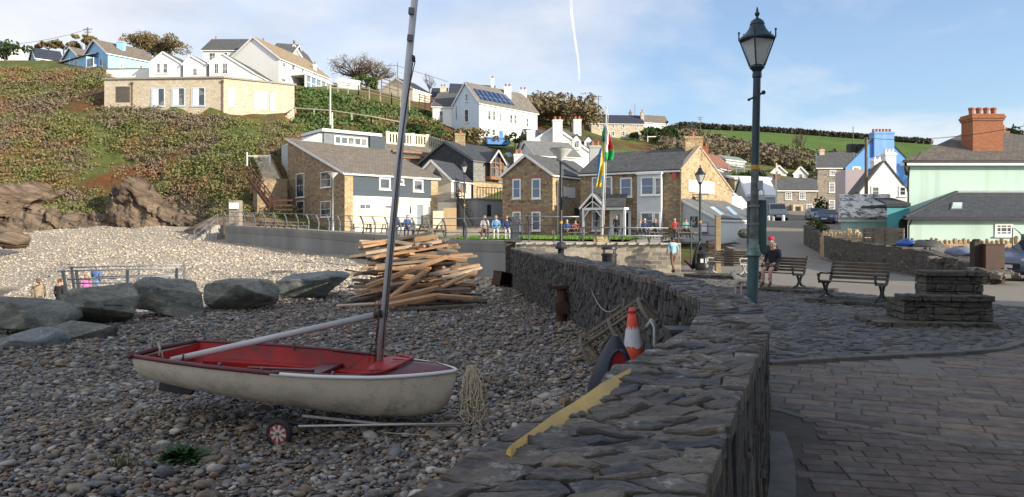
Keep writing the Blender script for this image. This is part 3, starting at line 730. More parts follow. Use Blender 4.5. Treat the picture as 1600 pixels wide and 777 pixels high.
def inset(poly,k):
 c = sum(poly,V((0,0,0)))/len(poly); return [c+(p-c)*k for p in poly]
lw = [V((-10.5,50,0)),V((-3.5,41.5,0)),V((1.0,39.5,0)),V((6.2,38,0)),V((7.5,44,0)),V((9.5,52,0)),V((5.2,58.5,0)),V((-.5,61.5,0)),V((-7.0,58.5,0))]
def prz(x,y):  # promenade height by plane fit
 return 1.26+max(0,(-x-4))*.028+ (y-40)*.004
mb = MB(); mb.add([V((p.x,p.y,prz(p.x,p.y)+.035)) for p in lw],[tuple(range(len(lw)))])
tag(mb.build('lawn',LAWN),kind='structure')
lp = [(p.x,p.y) for p in lw]; pts = []
while len(pts) < 9000:
 x,y = random.uniform(-11,10),random.uniform(37,62)
 if inside((x,y),lp): pts.append((x,y,prz(x,y)+.03))
pts = np.array(pts); n = len(pts); hgt = rng.uniform(.06,.15,n); a = rng.uniform(0,6.28,n); wv = .03
d = np.stack([np.cos(a),np.sin(a),np.zeros(n)],1)*wv; up = np.stack([rng.normal(0,.03,n),rng.normal(0,.03,n),hgt],1)
vv = np.stack([pts-d,pts+d,pts+up+d*.2,pts+up-d*.2],1).reshape(-1,3)
GR = m_leaf('grass_blade',[(0.06,0.14,0.02),(0.12,0.23,0.035),(0.17,0.26,0.06)])
tag(np_mesh('lawn_grass',vv,np.arange(4*n).reshape(-1,4),GR),'short green grass of the seafront lawn','grass',kind='stuff')

# ashlar retaining wall, sunlit, and the dark stone corner pier
ASH = m_brick('sunlit_ashlar',(0.27,0.235,0.19),(0.60,0.52,0.40),(0.56,0.50,0.40),.42,.17,.018,.9,wob=.10,patch=((0.40,0.22,0.10),.68,2.2))
mb = MB(); A_,B_ = P(805,381,31.3),P(1064,384,29.6)
mb.prism([(A_.x,A_.y,-.9),(A_.x,A_.y,1.17),(B_.x,B_.y,1.12),(B_.x,B_.y,-.5)],(.12,1.1,0))
for i in range(16):
 q0,q1 = A_.lerp(B_,i/16+.002),A_.lerp(B_,(i+1)/16-.002)
 mb.box(q0.x,min(q0.y,q1.y)-.05,1.13,q1.x,q1.y+.45,1.22+random.uniform(-.01,.015))
tag(mb.build('stone_block_wall',ASH,loc=(A_.x,A_.y,0),bevel=.012,seg=1),'low sunlit wall of squared golden stone behind the black litter bin','wall')
mb = MB(); q = P(800,380,32.2)
mb.box(q.x-.28,31.6,-1.2,q.x+.34,37.0,1.22); mb.box(q.x-.34,31.5,1.22,q.x+.40,37.1,1.30)
tag(mb.build('corner_pier',STONE_D,loc=(q.x,31.6,0),bevel=.02,seg=1),'dark stone corner pier where the curved wall meets the concrete','pier')

# railings: curved steel uprights leaning outwards, one straight rail and two tubes
RAIL = m_plain('dark_rail_steel',(0.06,0.07,0.085),(0.10,0.11,0.125),.45,6,metal=.4)
def curved_post(mb,base,out,h=1.12,lean=.34,w=.055,t_=.10):
 side = V((-out.y,out.x,0)); pts = []
 for i in range(7):
  q = i/6; pts.append((base+V((0,0,h*q))+out*(-.02-.30*math.sin(q*2.2)+lean*q*1.25),))
 pts = [p[0] for p in pts]
 for a,c in zip(pts,pts[1:]):
  d = (c-a).normalized(); nrm_ = side.cross(d)
  mb.hexa([a-side*w/2-nrm_*t_/2,a+side*w/2-nrm_*t_/2,a+side*w/2+nrm_*t_/2,a-side*w/2+nrm_*t_/2,c-side*w/2-nrm_*t_/2,c+side*w/2-nrm_*t_/2,c+side*w/2+nrm_*t_/2,c-side*w/2+nrm_*t_/2])
 return pts
def railing(label,path,posts,out_sign,lean=.34,h=1.12):
 r = thing('railing',label,'railing',path[0]+V((0,0,0)))
 tops = []
 tot = []
 d = [0]
 for a,c in zip(path,path[1:]): d.append(d[-1]+(c-a).length)
 def at(s):
  s = max(0,min(d[-1],s))
  for i in range(len(path)-1):
   if s <= d[i+1]+1e-6: return path[i].lerp(path[i+1],(s-d[i])/(d[i+1]-d[i])),(path[i+1]-path[i]).normalized()
 for s in posts(d[-1]):
  p,dr = at(s); out = V((dr.y,-dr.x,0)).normalized()*out_sign
  m_ = MB(); q = curved_post(m_,p,out,h,lean); m_.build('post',RAIL,r,bevel=.006,seg=1); tops.append(q)
 for k,rr,nm in ((6,.026,'handrail'),(4,.018,'rail'),(2,.018,'rail')):
  m_ = MB(); m_.tube([q[k] for q in tops],rr,6); m_.build(nm,RAIL if k < 6 else GALV,r,smooth=True)
 return r
path = [V((p.x-n_.x*.12,p.y-n_.y*.12,p.z)) for p,n_ in zip(pr,ns)]
railing('long promenade railing of curved dark steel posts above the concrete wall',path,lambda L: [L*i/22 for i in range(23)],1)
path = [V((.0,36.4,1.28)),V((.25,33.8,1.25)),V((.55,32.2,1.25)),V((1.3,31.9,1.2)),V((2.9,31.7,1.2))]
railing('short curved railing round the corner in front of the stone house',path,lambda L: [L*i/6 for i in range(7)],1)
# lower straight rail above the ashlar wall with raked ends
r = thing('flat_railing','low silver two bar railing on the squared stone wall below the flagpole','railing',(3.0,31.2,1.17))
for z_ in (1.52,1.86):
 m_ = MB(); m_.tube([(3.0,31.6,z_),(6.6,31.1,z_-.03)],.028,6); m_.build('rail',GALV,r,smooth=True)
for i in range(7):
 x = 3.1+i*.56; m_ = MB(); m_.beam((x,31.5-.06*i/6,1.15),(x-.10,31.5-.06*i/6,1.45),.05,.07); m_.beam((x-.10,31.5,1.45),(x-.04,31.5,1.88),.05,.07); m_.build('post',RAIL,r)
# railing on steps down to the beach, left behind the rocks
r = thing('beach_railing','silver tubular railing on beach steps behind the big rocks','railing',P(190,470,28))
Yb = 28.5
def bp(px,py,Y=Yb): return P(px,py,Y)
for (x0,y0,x1,y1,Y0,Y1) in ((90,424,276,419,27.5,27.5),(105,437,276,431,27.5,27.5),(115,443,262,441,27.5,27.5),(110,418,288,414,30,30),(150,433,288,428,30,30)):
 m_ = MB(); m_.tube([bp(x0,y0,Y0),bp(x1,y1,Y1)],.03,6); m_.build('rail',GALV,r,smooth=True)
m_ = MB(); m_.tube([bp(90,424,27.5),bp(110,418,30)],.03,6); m_.build('rail',GALV,r,smooth=True)
for (x,y0,x2,y2,Y0,mm) in ((98,424,106,452,27.5,RAIL),(119,422,125,452,27.5,RAIL),(199,421,200,442,27.5,RAIL),(276,419,276,440,27.5,RAIL),(112,419,117,450,30,RAIL),(217,415,217,446,30,GALV),(288,413,288,446,30,GALV),(146,433,146,452,29,GALV)):
 a,c = bp(x2,y2+14,Y0),bp(x,y0,Y0); m_ = MB(); m_.beam(a,c,.10,.07); m_.build('post',mm,r)
# white railed steps at the west end of the sea wall
r = thing('beach_steps','pale concrete steps with metal handrails down to the shingle at the cliff end','steps',P(330,378,64))
a,c = P(310,372,63.5),P(346,352,64.5); a.z = bz(a.x,a.y)-.1
m_ = MB()
for i in range(9):
 q0 = a.lerp(c,i/9); q1 = a.lerp(c,(i+1)/9)
 m_.box(q0.x,q0.y-.9,min(a.z,q0.z)-1.2,q1.x,q0.y+.6,q1.z)
m_.build('stair',m_plain('pale_concrete',(.5,.47,.41),(.4,.37,.32),.85,2),r)
for yy in (-.8,.5):
 m_ = MB(); 
 for k in (.5,.95): m_.tube([a+V((0,yy,k)),c+V((0,yy,k))],.03,6)
 for q in (0,.5,1): w_ = a.lerp(c,q); m_.beam(w_+V((0,yy,0)),w_+V((0,yy,1)),.07,.07)
 m_.build('handrail',GALV,r)
# ================================================================ BUILDINGS
class Face:
 def __init__(s,a,b):
  s.a = V((a[0],a[1])); d = V((b[0]-a[0],b[1]-a[1])); s.L = d.length; s.d = d/s.L; s.n = V((s.d.y,-s.d.x))
  s.d3 = V((s.d.x,s.d.y,0)); s.n3 = V((s.n.x,s.n.y,0))
 def hit(s,px,py):
  k = (px-CX)/F; u = (k*s.a.y-s.a.x)/(s.d.x-k*s.d.y); Yy = s.a.y+u*s.d.y
  return u,EYE+(HY-py)/F*Yy
 def p(s,u,z,o=0.0): return V((s.a.x+s.d.x*u+s.n.x*o,s.a.y+s.d.y*u+s.n.y*o,z))
def slab_on(mb,f,u0,z0,u1,z1,o0,o1):
 mb.hexa([f.p(u0,z0,o0),f.p(u1,z0,o0),f.p(u1,z0,o1),f.p(u0,z0,o1),f.p(u0,z1,o0),f.p(u1,z1,o0),f.p(u1,z1,o1),f.p(u0,z1,o1)])
def opening(root,f,u0,z0,u1,z1,nx=1,ny=1,frame=None,glass=None,fw=.07,name='window',sill=True,proud=.05,mun=.035,label=None,arch=0):
 if u1 < u0: u0,u1 = u1,u0
 if z1 < z0: z0,z1 = z1,z0
 frame = frame or WHITE; glass = glass or GLASS; mb = MB()
 slab_on(mb,f,u0,z0,u0+fw,z1,-.02,proud); slab_on(mb,f,u1-fw,z0,u1,z1,-.02,proud)
 slab_on(mb,f,u0+fw,z1-fw,u1-fw,z1,-.02,proud); slab_on(mb,f,u0+fw,z0,u1-fw,z0+fw,-.02,proud)
 for i in range(1,nx): c = u0+(u1-u0)*i/nx; slab_on(mb,f,c-mun/2,z0+fw,c+mun/2,z1-fw,-.01,proud*.75)
 for j in range(1,ny): c = z0+(z1-z0)*j/ny; slab_on(mb,f,u0+fw,c-mun/2,u1-fw,c+mun/2,-.01,proud*.70)
 if sill: slab_on(mb,f,u0-.06,z0-.08,u1+.06,z0-.002,-.02,proud+.07)
 w_ = mb.build(name,frame,root)
 if label: w_['label'] = label
 g = MB(); slab_on(g,f,u0+fw,z0+fw,u1-fw,z1-fw,-.03,.012); g.build('pane',glass,w_)
 return w_
def win(root,f,x0,y0,x1,y1,nx=1,ny=2,**kw):
 ua,za = f.hit(x0,y0); ub,zb = f.hit(x1,y1); return opening(root,f,ua,zb,ub,za,nx,ny,**kw)
def door(root,f,x0,y0,x1,y1,mat,frame=None,name='door'):
 ua,za = f.hit(x0,y0); ub,zb = f.hit(x1,y1); mb = MB(); slab_on(mb,f,ua,zb,ub,za,-.02,.03)
 d = mb.build(name,mat,root)
 m2 = MB(); fr = .07
 slab_on(m2,f,ua-fr,zb,ua,za+fr,-.02,.06); slab_on(m2,f,ub,zb,ub+fr,za+fr,-.02,.06); slab_on(m2,f,ua,za,ub,za+fr,-.02,.06)
 m2.build('frame',frame or WHITE,d)
 h = MB(); h.ball(f.p(ub-.12,(za+zb)/2,.07),.04,6,4); h.build('handle',LEAD,d); return d
class House: pass
def house(name,label,A,B,side,zb,ze,zr,wall,roof,r=.5,ze2=None,over=.25,gover=.18,fascia=WHITE,cat='house',th=.14,group=None,barge=True,root=None,walls_only=False,gutter=True):
 """A,B: ends of the eaves wall seen from outside (A left, B right); side: vector to the back."""
 A = V((A[0],A[1],0)); B = V((B[0],B[1],0)); s = V((side[0],side[1],0)); ze2 = ze if ze2 is None else ze2
 h = House(); h.root = root or thing(name,label,cat,((A+B)/2+s/2+V((0,0,zb))),group)
 up = lambda p,z: V((p.x,p.y,z))
 mb = MB(); bl = zb-2.5
 gab = [up(A,bl),up(A,ze),up(A+s*r,zr),up(A+s,ze2),up(A+s,bl)]
 mb.prism(gab,B-A); h.wall = mb.build('wall',wall,h.root)
 d = (B-A).normalized()
 m2 = MB()
 # front slope and back slope as slabs with overhang
 def slope(p0,z0,p1,z1,sg):
  v = V((p1.x-p0.x,p1.y-p0.y,z1-z0)); ex = v.normalized()*over
  a = up(p0,z0)-ex-d*gover; b_ = up(p0+(B-A),z0)-ex+d*gover; c = up(p1+(B-A),z1)+d*gover; e = up(p1,z1)-d*gover
  k = V((0,0,.03)); q = [a+k,b_+k,c+k,e+k]
  if sg < 0: q = [b_+k,a+k,e+k,c+k]
  m2.slab(q,-th); return a,b_
 if r > 0.001: fa,fb = slope(A,ze,A+s*r,zr,1)
 if r < .999: ba,bb = slope(A+s,ze2,A+s*r,zr,-1)
 rm = m2.build('roof',roof,h.root); h.roof = rm
 if r > .001 and gutter:
  g = MB(); g.beam(fa+V((0,0,-.03)),fb+V((0,0,-.03)),.10,.14); g.build('gutter',fascia,h.root)
 if barge:
  for P0,sg in ((A,-1),(B,1)):
   g = MB(); o = d*sg*(gover+.025)
   if r > .001:
    v = V((s.x*r,s.y*r,zr-ze)); g.beam(up(P0,ze)-v.normalized()*over+o+V((0,0,.02)),up(P0+s*r,zr)+o+V((0,0,.02)),.05,.22)
   if r < .999:
    v = V((-s.x*(1-r),-s.y*(1-r),zr-ze2)); g.beam(up(P0+s,ze2)-v.normalized()*over+o+V((0,0,.02)),up(P0+s*r,zr)+o+V((0,0,.02)),.05,.22)
   g.build('bargeboard',fascia,h.root)
 h.front = Face(A,B); h.right = Face(B,B+s); h.left = Face(A+s,A); h.A,h.B,h.s = A,B,s; h.ze,h.zr,h.zb,h.r,h.ze2 = ze,zr,zb,r,ze2
 return h
def chimney(root,x0,x1,ytop,ybot,Y,mat,pots=2,potm=None,dy=.7,poth=.45,cap=True,cat=None):
 a,c = P(x0,ybot,Y),P(x1,ytop,Y); mb = MB(); mb.box(a.x,Y-dy/2,a.z-.6,c.x,Y+dy/2,c.z)
 w_ = c.x-a.x
 if cap: mb.box(a.x-.06,Y-dy/2-.06,c.z-.22,c.x+.06,Y+dy/2+.06,c.z-.06)
 ch = mb.build('chimney',mat,root)
 for i in range(pots):
  x = a.x+w_*(i+.5)/pots; m2 = MB(); r_ = min(.15,w_/pots*.4); m2.lathe([(r_*.95,0),(r_,poth*.2),(r_*.85,poth*.85),(r_*1.05,poth*.9),(r_*1.05,poth)],(x,Y,c.z-.02),8); m2.build('chimney_pot',potm or POT,ch,smooth=False)
 return ch
def solve_t(P0,d,px):
 k = (px-CX)/F; return (k*P0[1]-P0[0])/(d[0]-k*d[1])

# ---- stone-clad house with slate-blue cladding, foot of the cliff
A = V((-15.04,66)); B = pt(683,72.6); n_ = (B-A).normalized(); sd = V((-n_.y,n_.x))*12
h = house('cliff_house','brown stone house with slate blue cladding and long brown roof at the cliff foot',A,B,sd,1.9,7.05,11.2,STONE,TILE_B,r=1.0,ze2=11.2,over=.3,gover=.2)
H1 = h
for (a,b_,c,d_) in ((463,272,475.5,308),(463,314.5,475.5,339.5),(501.5,269.5,517.5,292),(501.5,315,517.5,339)):
 win(h.root,h.left,a,b_,c,d_,1,2,glass=GLASS)
f = h.front; mb = MB(); u0,z1 = f.hit(551,272); u1,z0 = f.hit(672,312); slab_on(mb,f,u0,z0+.1,u1,6.9,.0,.10); mb.build('cladding',CLAD,h.root)
mb = MB(); slab_on(mb,f,u0,z0-.12,u1,z0+.09,0,.16); mb.build('white_band',WHITE,h.root)
mb = MB(); slab_on(mb,f,u0,1.5,u1,z0-.13,0,.05); mb.build('lower_wall',CREAM_R,h.root)
mb = MB(); slab_on(mb,f,-.02,.0,u0-.02,6.95,0,.12); slab_on(mb,f,u1+.02,0,f.L+.02,6.95,0,.12); mb.build('corner_pillar',STONE_Y,h.root)
fo = Face(f.p(0,0,.10).xy,f.p(f.L,0,.10).xy)
for (a,b_,c,d_) in ((592,277,610,297),(645,280,661,300)): win(h.root,fo,a,b_,c,d_,1,1,fw=.16)
win(h.root,fo,616,279,631,289,1,1,fw=.14)
fo2 = Face(f.p(0,0,.05).xy,f.p(f.L,0,.05).xy)
win(h.root,fo2,561,318,580,328,2,1,fw=.1); win(h.root,fo2,600,320,612,327,1,1,fw=.1)
door(h.root,fo2,651,320,661,354,m_plain('grey_door',(.22,.26,.28),rough=.5))
win(h.root,fo2,639,321,643,335,1,1,fw=.05); win(h.root,fo2,668,322,672,335,1,1,fw=.05)
# clerestory dormer on the roof
r_ = thing('clerestory_house','flat roofed grey clad upper storey with a strip of windows above the brown roof','house',P(555,235,76))
a,c = pt(506,76.5),pt(592,80.5); fz = Face(a,c); mb = MB(); zt = zz(207,77); slab_on(mb,fz,0,8.0,fz.L,zt,-5,0); mb.build('wall',m_plain('grey_clad',(.17,.20,.22),rough=.6),r_)
mb = MB(); slab_on(mb,fz,-.3,zt+.002,fz.L+.2,zt+.3,-5.2,.35); mb.build('roof',WHITE,r_)
win(r_,fz,522,211.5,574,229.5,5,1,fw=.14,mun=.16); 
mb = MB(); slab_on(mb,fz,fz.L-1.2,8,fz.L+.6,zt+.1,-4.9,.25); mb.build('end_tower',CLAD,r_)
mb = MB(); slab_on(mb,fz,.2,8.4,fz.L-1.2,zz(230.5,78),0,.06); mb.build('white_band',WHITE,r_)
mb = MB(); slab_on(mb,fz,-2.6,7.5,-.02,zt-1.2,-4.9,-.2); mb.prism([fz.p(-2.6,zt-1.2,-.2),fz.p(-.02,zt-1.2,-.2),fz.p(-.02,zt,-.2)],fz.n3*-4.5); mb.build('side_wall',GREY_R,r_)
# garden house with timber windows to its right
A,B = pt(608,84),pt(681,88)
h = house('garden_house','low house with oak framed windows and mossy brown roof behind the blue clad one',A,B,V((-2.2,4.6)),7.0,zz(243,84),zz(228,88),CREAM_R,TILE_B,r=.6,fascia=OAK)
win(h.root,h.front,640,249,678,264,4,1,frame=OAK,fw=.14,mun=.16)
mb = MB(); slab_on(mb,h.front,.2,zz(236,84)-.1,h.front.L,zz(236,84)+.12,.0,.5); mb.build('timber_beam',OAK,h.root)
A,B = pt(606,90),pt(668,93); mb = MB(); fz = Face(A,B); slab_on(mb,fz,0,8,fz.L,zz(222,90),-3,0); rt = thing('terrace_deck','pale roof terrace with a white picket balustrade and timber posts above the garden house','terrace',(A.x,A.y,10)); mb.build('deck',CREAM_R,rt)
mb = MB()
for i in range(14): u = fz.L*(i+.5)/14; slab_on(mb,fz,u-.09,zz(222,90),u+.09,zz(208,90),-.1,-.04)
slab_on(mb,fz,0,zz(209,90),fz.L,zz(206,90),-.12,-.02); mb.build('balustrade',CREAM_R,rt)
for u in (0,fz.L*.62,fz.L):
 mb = MB(); slab_on(mb,fz,u-.2,8,u+.2,zz(205,90),-.35,.05); mb.build('post',CREAM_R,rt)

# ---- seafront inn with a projecting stone gable
C0 = V((3.56,65)); gd = V((.82,-.57)).normalized(); rd = V((-gd.y,gd.x)); zE = 6.86
tL = solve_t(C0,-gd,785); tR = solve_t(C0,rd,908)
A = C0; B = C0+rd*(tR+3)
h = house('stone_gable_house','brown stone gabled house with four sash windows facing the promenade',A,B,-gd*tL,1.4,zE,zz(243,66.5),STONE,SLATE,r=.5,over=.25,gover=.25)
HG = h
fl = Face(h.left.a,h.left.a+h.left.d*h.left.L)
for (a,b_,c,d_) in ((801,280,814,310.5),(831,279.5,845,310.5)): win(h.root,fl,a,b_,c,d_,1,2,glass=GLASSB,fw=.13)
for (a,b_,c,d_) in ((801,331,814,361),(831,331,845,361)): win(h.root,fl,a,b_,c,d_,1,2,fw=.13)
for (a,b_) in ((800,274),(830,273.5),(800,325.5),(830,325.5)):
 u0,z0 = fl.hit(a,b_+5); u1,z1 = fl.hit(a+16,b_); mb = MB(); slab_on(mb,fl,u0,z0,u1,z1,0,.025); mb.build('brick_arch',m_brick('arch_brick',(.30,.12,.07),(.38,.18,.10),(.3,.25,.2),.08,.3,.01),h.root)
f = h.front; mb = MB(); slab_on(mb,f,.02,0,f.L,zE-.1,0,.03); mb.build('side_wall',STONE_Y,h.root)  # sunny side of the brown house, warm light put into the stone colour
u0,z1 = f.hit(880,292); u1,z0 = f.hit(897.5,310); mb = MB(); slab_on(mb,f,u0,z0,u1,z1,.03,.09); mb.build('sign_board',WHITE,h.root)
mb = MB(); u,_z = f.hit(870,300); mb.tube([f.p(u,.5,.1),f.p(u,zE-.3,.1)],.05,6); mb.build('downpipe',WHITE,h.root)
u0,z1 = f.hit(897,325); u1,z0 = f.hit(904,360); mb = MB(); slab_on(mb,f,u0,z0,u1,z1,.02,.06); mb.build('doorway',DARK,h.root)
u0,z1 = f.hit(898,337); u1,z0 = f.hit(903.5,346); mb = MB(); slab_on(mb,f,u0,z0,u1,z1,.07,.10); mb.build('notice',WHITE,h.root)
chimney(h.root,803,816.5,241,258,72,WHITE_R,2)

FA,FB = V((6.0,64.4)),V((13.75,59.9)); gdir = V((.7,.71)).normalized()
tE = solve_t(FB,gdir,1141); tA = solve_t(FB,gdir,1091)
pE = FB+gdir*tE
h = house('seafront_inn','long stone inn with white bay windows, porch and slate roof',FA,FB,gdir*tE,1.4,zE,zz(234,61.9),STONE,SLATE,r=tA/tE,ze2=zz(303,pE.y),over=.28,gover=.05,cat='inn',barge=False)
HP = h
mb = MB(); s3 = V((gdir.x,gdir.y,0)); bb = V((FB.x,FB.y,0)); o = h.right.n3*.0
g_ = h.right; up_ = lambda u,z,o_=0: g_.p(u,z,o_)
mb.prism([up_(-.15,-.5),up_(-.15,zE-.15),up_(tA,zz(234,61.9)+.15),up_(tE+.15,zz(303,pE.y)+.1),up_(tE+.15,-.5)],g_.n3*.12); mb.build('gable_wall',STONE_Y,h.root)  # same stone as the front, sunlight painted in as a golden tone
COPE = m_plain('gable_coping',(.42,.35,.26),(.33,.27,.2),.85,3)
mb = MB()
for (u0,z0,u1,z1) in ((-.25,zE-.1,tA,zz(233,61.9)+.2),(tA,zz(233,61.9)+.2,tE+.25,zz(302,pE.y)+.1)): mb.beam(up_(u0,z0,-.02),up_(u1,z1,-.02),.42,.16)
mb.build('coping',COPE,h.root)
chimney(h.root,1069,1096,214,240,62.3,STONE_Y,1,POT,dy=.9)
chimney(h.root,921,938,228,246,68.5,GREY_R,2,dy=.7)
f = h.front
# bays and windows: (px box), bay = projects
mb = MB(); u0,z1 = f.hit(999,274); u1,z0 = f.hit(1036,361); slab_on(mb,f,u0,z0-.8,u1,z1,0,.55); bay = mb.build('bay_window',m_render('bay_render',(.55,.57,.59),amt=.15),h.root)
mb = MB(); slab_on(mb,f,u0-.08,z1,u1+.08,z1+.14,0,.68); mb.build('cornice',WHITE,bay)
fb = Face(f.p(u0,0,.55).xy,f.p(u1,0,.55).xy); fs = Face(f.p(u1,0,.55).xy,f.p(u1,0,0).xy)
win(h.root,fb,1001,277,1022,305,1,2,glass=GLASSB,fw=.1); win(h.root,fb,1023,277.5,1033.5,305,1,2,fw=.1)
win(h.root,fb,1001,332,1021,358,1,2,fw=.1); win(h.root,fb,1021.5,332,1031.5,358,1,2,fw=.1)
win(h.root,f,969,278,988,308,1,2,glass=GLASSB,fw=.13)
win(h.root,f,925,277,957,307,2,2,fw=.13)
mb = MB(); ua,za = f.hit(923,311); ub,zb_ = f.hit(958,323); slab_on(mb,f,ua,zb_,ub,za,0,.06); mb.build('apron_panel',GREY_R,h.root)
win(h.root,f,925,330,940,361,1,2,fw=.1)
# porch with white timber frame
u0,zt = f.hit(921,325); u1,_ = f.hit(986,325); pg = MB(); dp = 1.5
pz = zz(328,61.5)
for u in (u0,u0+1.75,u1-.1): slab_on(pg,f,u,.8,u+.16,pz,dp-.16,dp)
slab_on(pg,f,u0,pz,u1,pz+.2,dp-.18,dp+.02); slab_on(pg,f,u0,pz,u0+.12,pz+.2,0,dp-.19); slab_on(pg,f,u1-.12,pz,u1,pz+.2,0,dp-.19)
uc = u0+.95; za = pz+1.35
for sg in (-1,1):
 pg.beam(f.p(uc+sg*1.2,pz+.12,dp+.06),f.p(uc,za,dp+.06),.10,.16); pg.beam(f.p(uc+sg*.75,pz+.2,dp),f.p(uc,pz+.75,dp),.06,.08)
 pg.beam(f.p(u0+.08+(.0 if sg < 0 else 1.75),pz-.7,dp-.08),f.p(u0+.6+(0 if sg < 0 else 0.65),pz,dp-.08),.08,.08)
pg.beam(f.p(uc,pz+.2,dp),f.p(uc,za-.1,dp),.07,.07)
porch = pg.build('porch',WHITE,h.root)
rf = MB(); A1 = f.p(u0-.1,pz+.22,dp); 
rf.slab([f.p(u0+1.9,pz+.2,dp+.1),f.p(u1+.1,pz+.2,dp+.1),f.p(u1-.4,pz+1.3,0),f.p(u0+1.2,pz+1.3,0)],-.08)
rf.slab([f.p(uc+1.25,pz+.08,dp+.04),f.p(uc+1.25,pz+.08,0),f.p(uc,za+.06,0),f.p(uc,za+.06,dp+.04)],.08); rf.slab([f.p(uc-1.25,pz+.08,0),f.p(uc-1.25,pz+.08,dp+.04),f.p(uc,za+.06,dp+.04),f.p(uc,za+.06,0)],.08)
rf.build('porch_roof',SLATE,porch)
ud0,z1 = f.hit(975,333); ud1,z0 = f.hit(982,361); mb = MB(); slab_on(mb,f,ud0,z0-.4,ud1,z1,0,.05); mb.build('doorway',DARK,h.root)
mb = MB(); slab_on(mb,f,u0+1.9,.9,u1,pz,0,.04); mb.build('porch_wall',WHITE_R,h.root)
ud0,z1 = f.hit(963,334); ud1,z0 = f.hit(971,361); opening(h.root,Face(f.p(0,0,.04).xy,f.p(f.L,0,.04).xy),ud0,z0,ud1,z1,1,2)
# gable sign, lamp, alarm, aerial
ua,za = g_.hit(1073,281); ub,zb_ = g_.hit(1113,303); mb = MB(); slab_on(mb,g_,ua,zb_,ub,za,.12,.19); mb.build('sign_board',WHITE,h.root)
ua,za = f.hit(1051,268); mb = MB(); slab_on(mb,f,ua,za-.6,ua+.35,za-.1,0,.15); mb.build('alarm_box',m_plain('red_plastic',(.6,.1,.06),rough=.4),h.root)
mb = MB(); ua,za = g_.hit(1083,309); mb.tube([g_.p(ua,za,.12),g_.p(ua,za,.55)],.05,6); mb.lathe([(.08,0),(.30,.10),(.32,.14),(.05,.16)],g_.p(ua,za,.5),10,Matrix.Rotation(math.pi/2,3,V((g_.d.x,g_.d.y,0)))); mb.build('satellite_dish',LEAD,h.root)
mb = MB(); q = P(1081,214,62.3); mb.tube([q,q+V((0,0,1.3))],.03,5); 
for k in (.75,1.0,1.25):
 mb.tube([q+V((-.45,0,k)),q+V((.45,0,k))],.018,4)
 for i in range(5): mb.tube([q+V((-.4+.2*i,-.22,k)),q+V((-.4+.2*i,.22,k))],.012,4)
mb.build('aerial',LEAD,h.root)
# annex
q0 = V((16.1,57.6)); A,B = q0,q0+gdir*7; sd = V((-.71,.70))*3.25
h = house('inn_annex','single storey grey and white lean-to with skylights beside the inn gable',A,B,sd,1.3,zz(343,58.2),zz(313,60.0),GREY_R,m_plain('annex_roof_slate',(.16,.17,.17),(.12,.125,.13),.6,3),r=1.0,ze2=zz(313,60),over=.15,gover=.06)
mb = MB(); slab_on(mb,h.front,.02,.8,h.front.L,h.ze-.06,0,.03); mb.build('white_wall',WHITE_R,h.root)
f = h.left; u0,z1 = f.hit(1079,338.5); u1,z0 = f.hit(1090,355); mb = MB(); slab_on(mb,f,u0,z0,u1,z1,0,.05); mb.build('picture_board',BLACK,h.root)
mb = MB(); random.seed(3)
for i in range(9): uu = u0+.12+(u1-u0-.25)*random.random(); zv = z0+.15+(z1-z0-.4)*random.random(); mb.beam(f.p(uu,zv,.055),f.p(uu+random.uniform(-.2,.2),zv+random.uniform(.1,.3),.055),.02,.07,up=f.n3)
mb.build('picture_marks',WHITE,h.root)
u0,z1 = f.hit(1094,348); u1,z0 = f.hit(1106,363); opening(h.root,f,u0,z0,u1,z1,1,1,glass=WHITE_R,frame=LEAD,fw=.04,name='notice_board')
def roof_pt(h,px,py):
 a,b_,c = V((h.A.x,h.A.y,h.ze)),V((h.B.x,h.B.y,h.ze)),V((h.A.x+h.s.x*h.r,h.A.y+h.s.y*h.r,h.zr)); n3 = (b_-a).cross(c-a).normalized()
 d = V(((px-CX)/F,1,(HY-py)/F)); o_ = V((0,0,EYE)); tt = (a-o_).dot(n3)/d.dot(n3); return o_+d*tt,n3
def roof_panel(h,quad,mat,name,lift=.2,th=.07,parent=None):
 ps = []
 for (x,y) in quad: p,n3 = roof_pt(h,x,y); ps.append(p)
 if n3.z < 0: n3 = -n3
 mb = MB(); mb.prism([p+n3*(lift-th) for p in ps],n3*th); return mb.build(name,mat,parent or h.root)
for q in ([(1107,327),(1114,326),(1130,338),(1123,339)],[(1132,327),(1138,326),(1151,338),(1145,339)]): roof_panel(h,q,m_glass('skylight_glass',(.25,.35,.42),.1),'skylight')

# ---- slate and oak house, small cream gable, concrete terrace
A,B = V((-4.24,80)),pt(800,85.5); n_ = (B-A).normalized(); sd = V((-n_.y,n_.x))*8.2
h = house('slate_house','dark slate house with an oak framed bay window and slate hung walls',A,B,sd,5.5,zz(250,80),zz(223,83),SLATE_D,SLATE_D,fascia=LEAD,over=.2)
HS = h; f = h.front
mb = MB(); u0,z1 = f.hit(742,257); slab_on(mb,f,.02,zz(284,81),f.L,h.ze-.15,0,.05); mb.build('slate_hanging',m_brick('grey_slate_hanging',(.20,.20,.19),(.28,.28,.26),(.1,.1,.1),.3,.22,.01,.4),h.root)
mb = MB(); slab_on(mb,f,.02,3,f.L,zz(285,81),0,.03); mb.build('stone_base',STONE_Y,h.root)
u0,z1 = f.hit(758,254); u1,z0 = f.hit(779,282.5); mb = MB(); slab_on(mb,f,u0,z0,u1,z0+.35,0,.8)
for u in (u0,(u0*2+u1)/3,(u0+u1*2)/3,u1-.13): slab_on(mb,f,u,z0+.35,u+.13,z1+.9*(1-abs(u+.06-(u0+u1)/2)/((u1-u0)/2)),.67,.8)
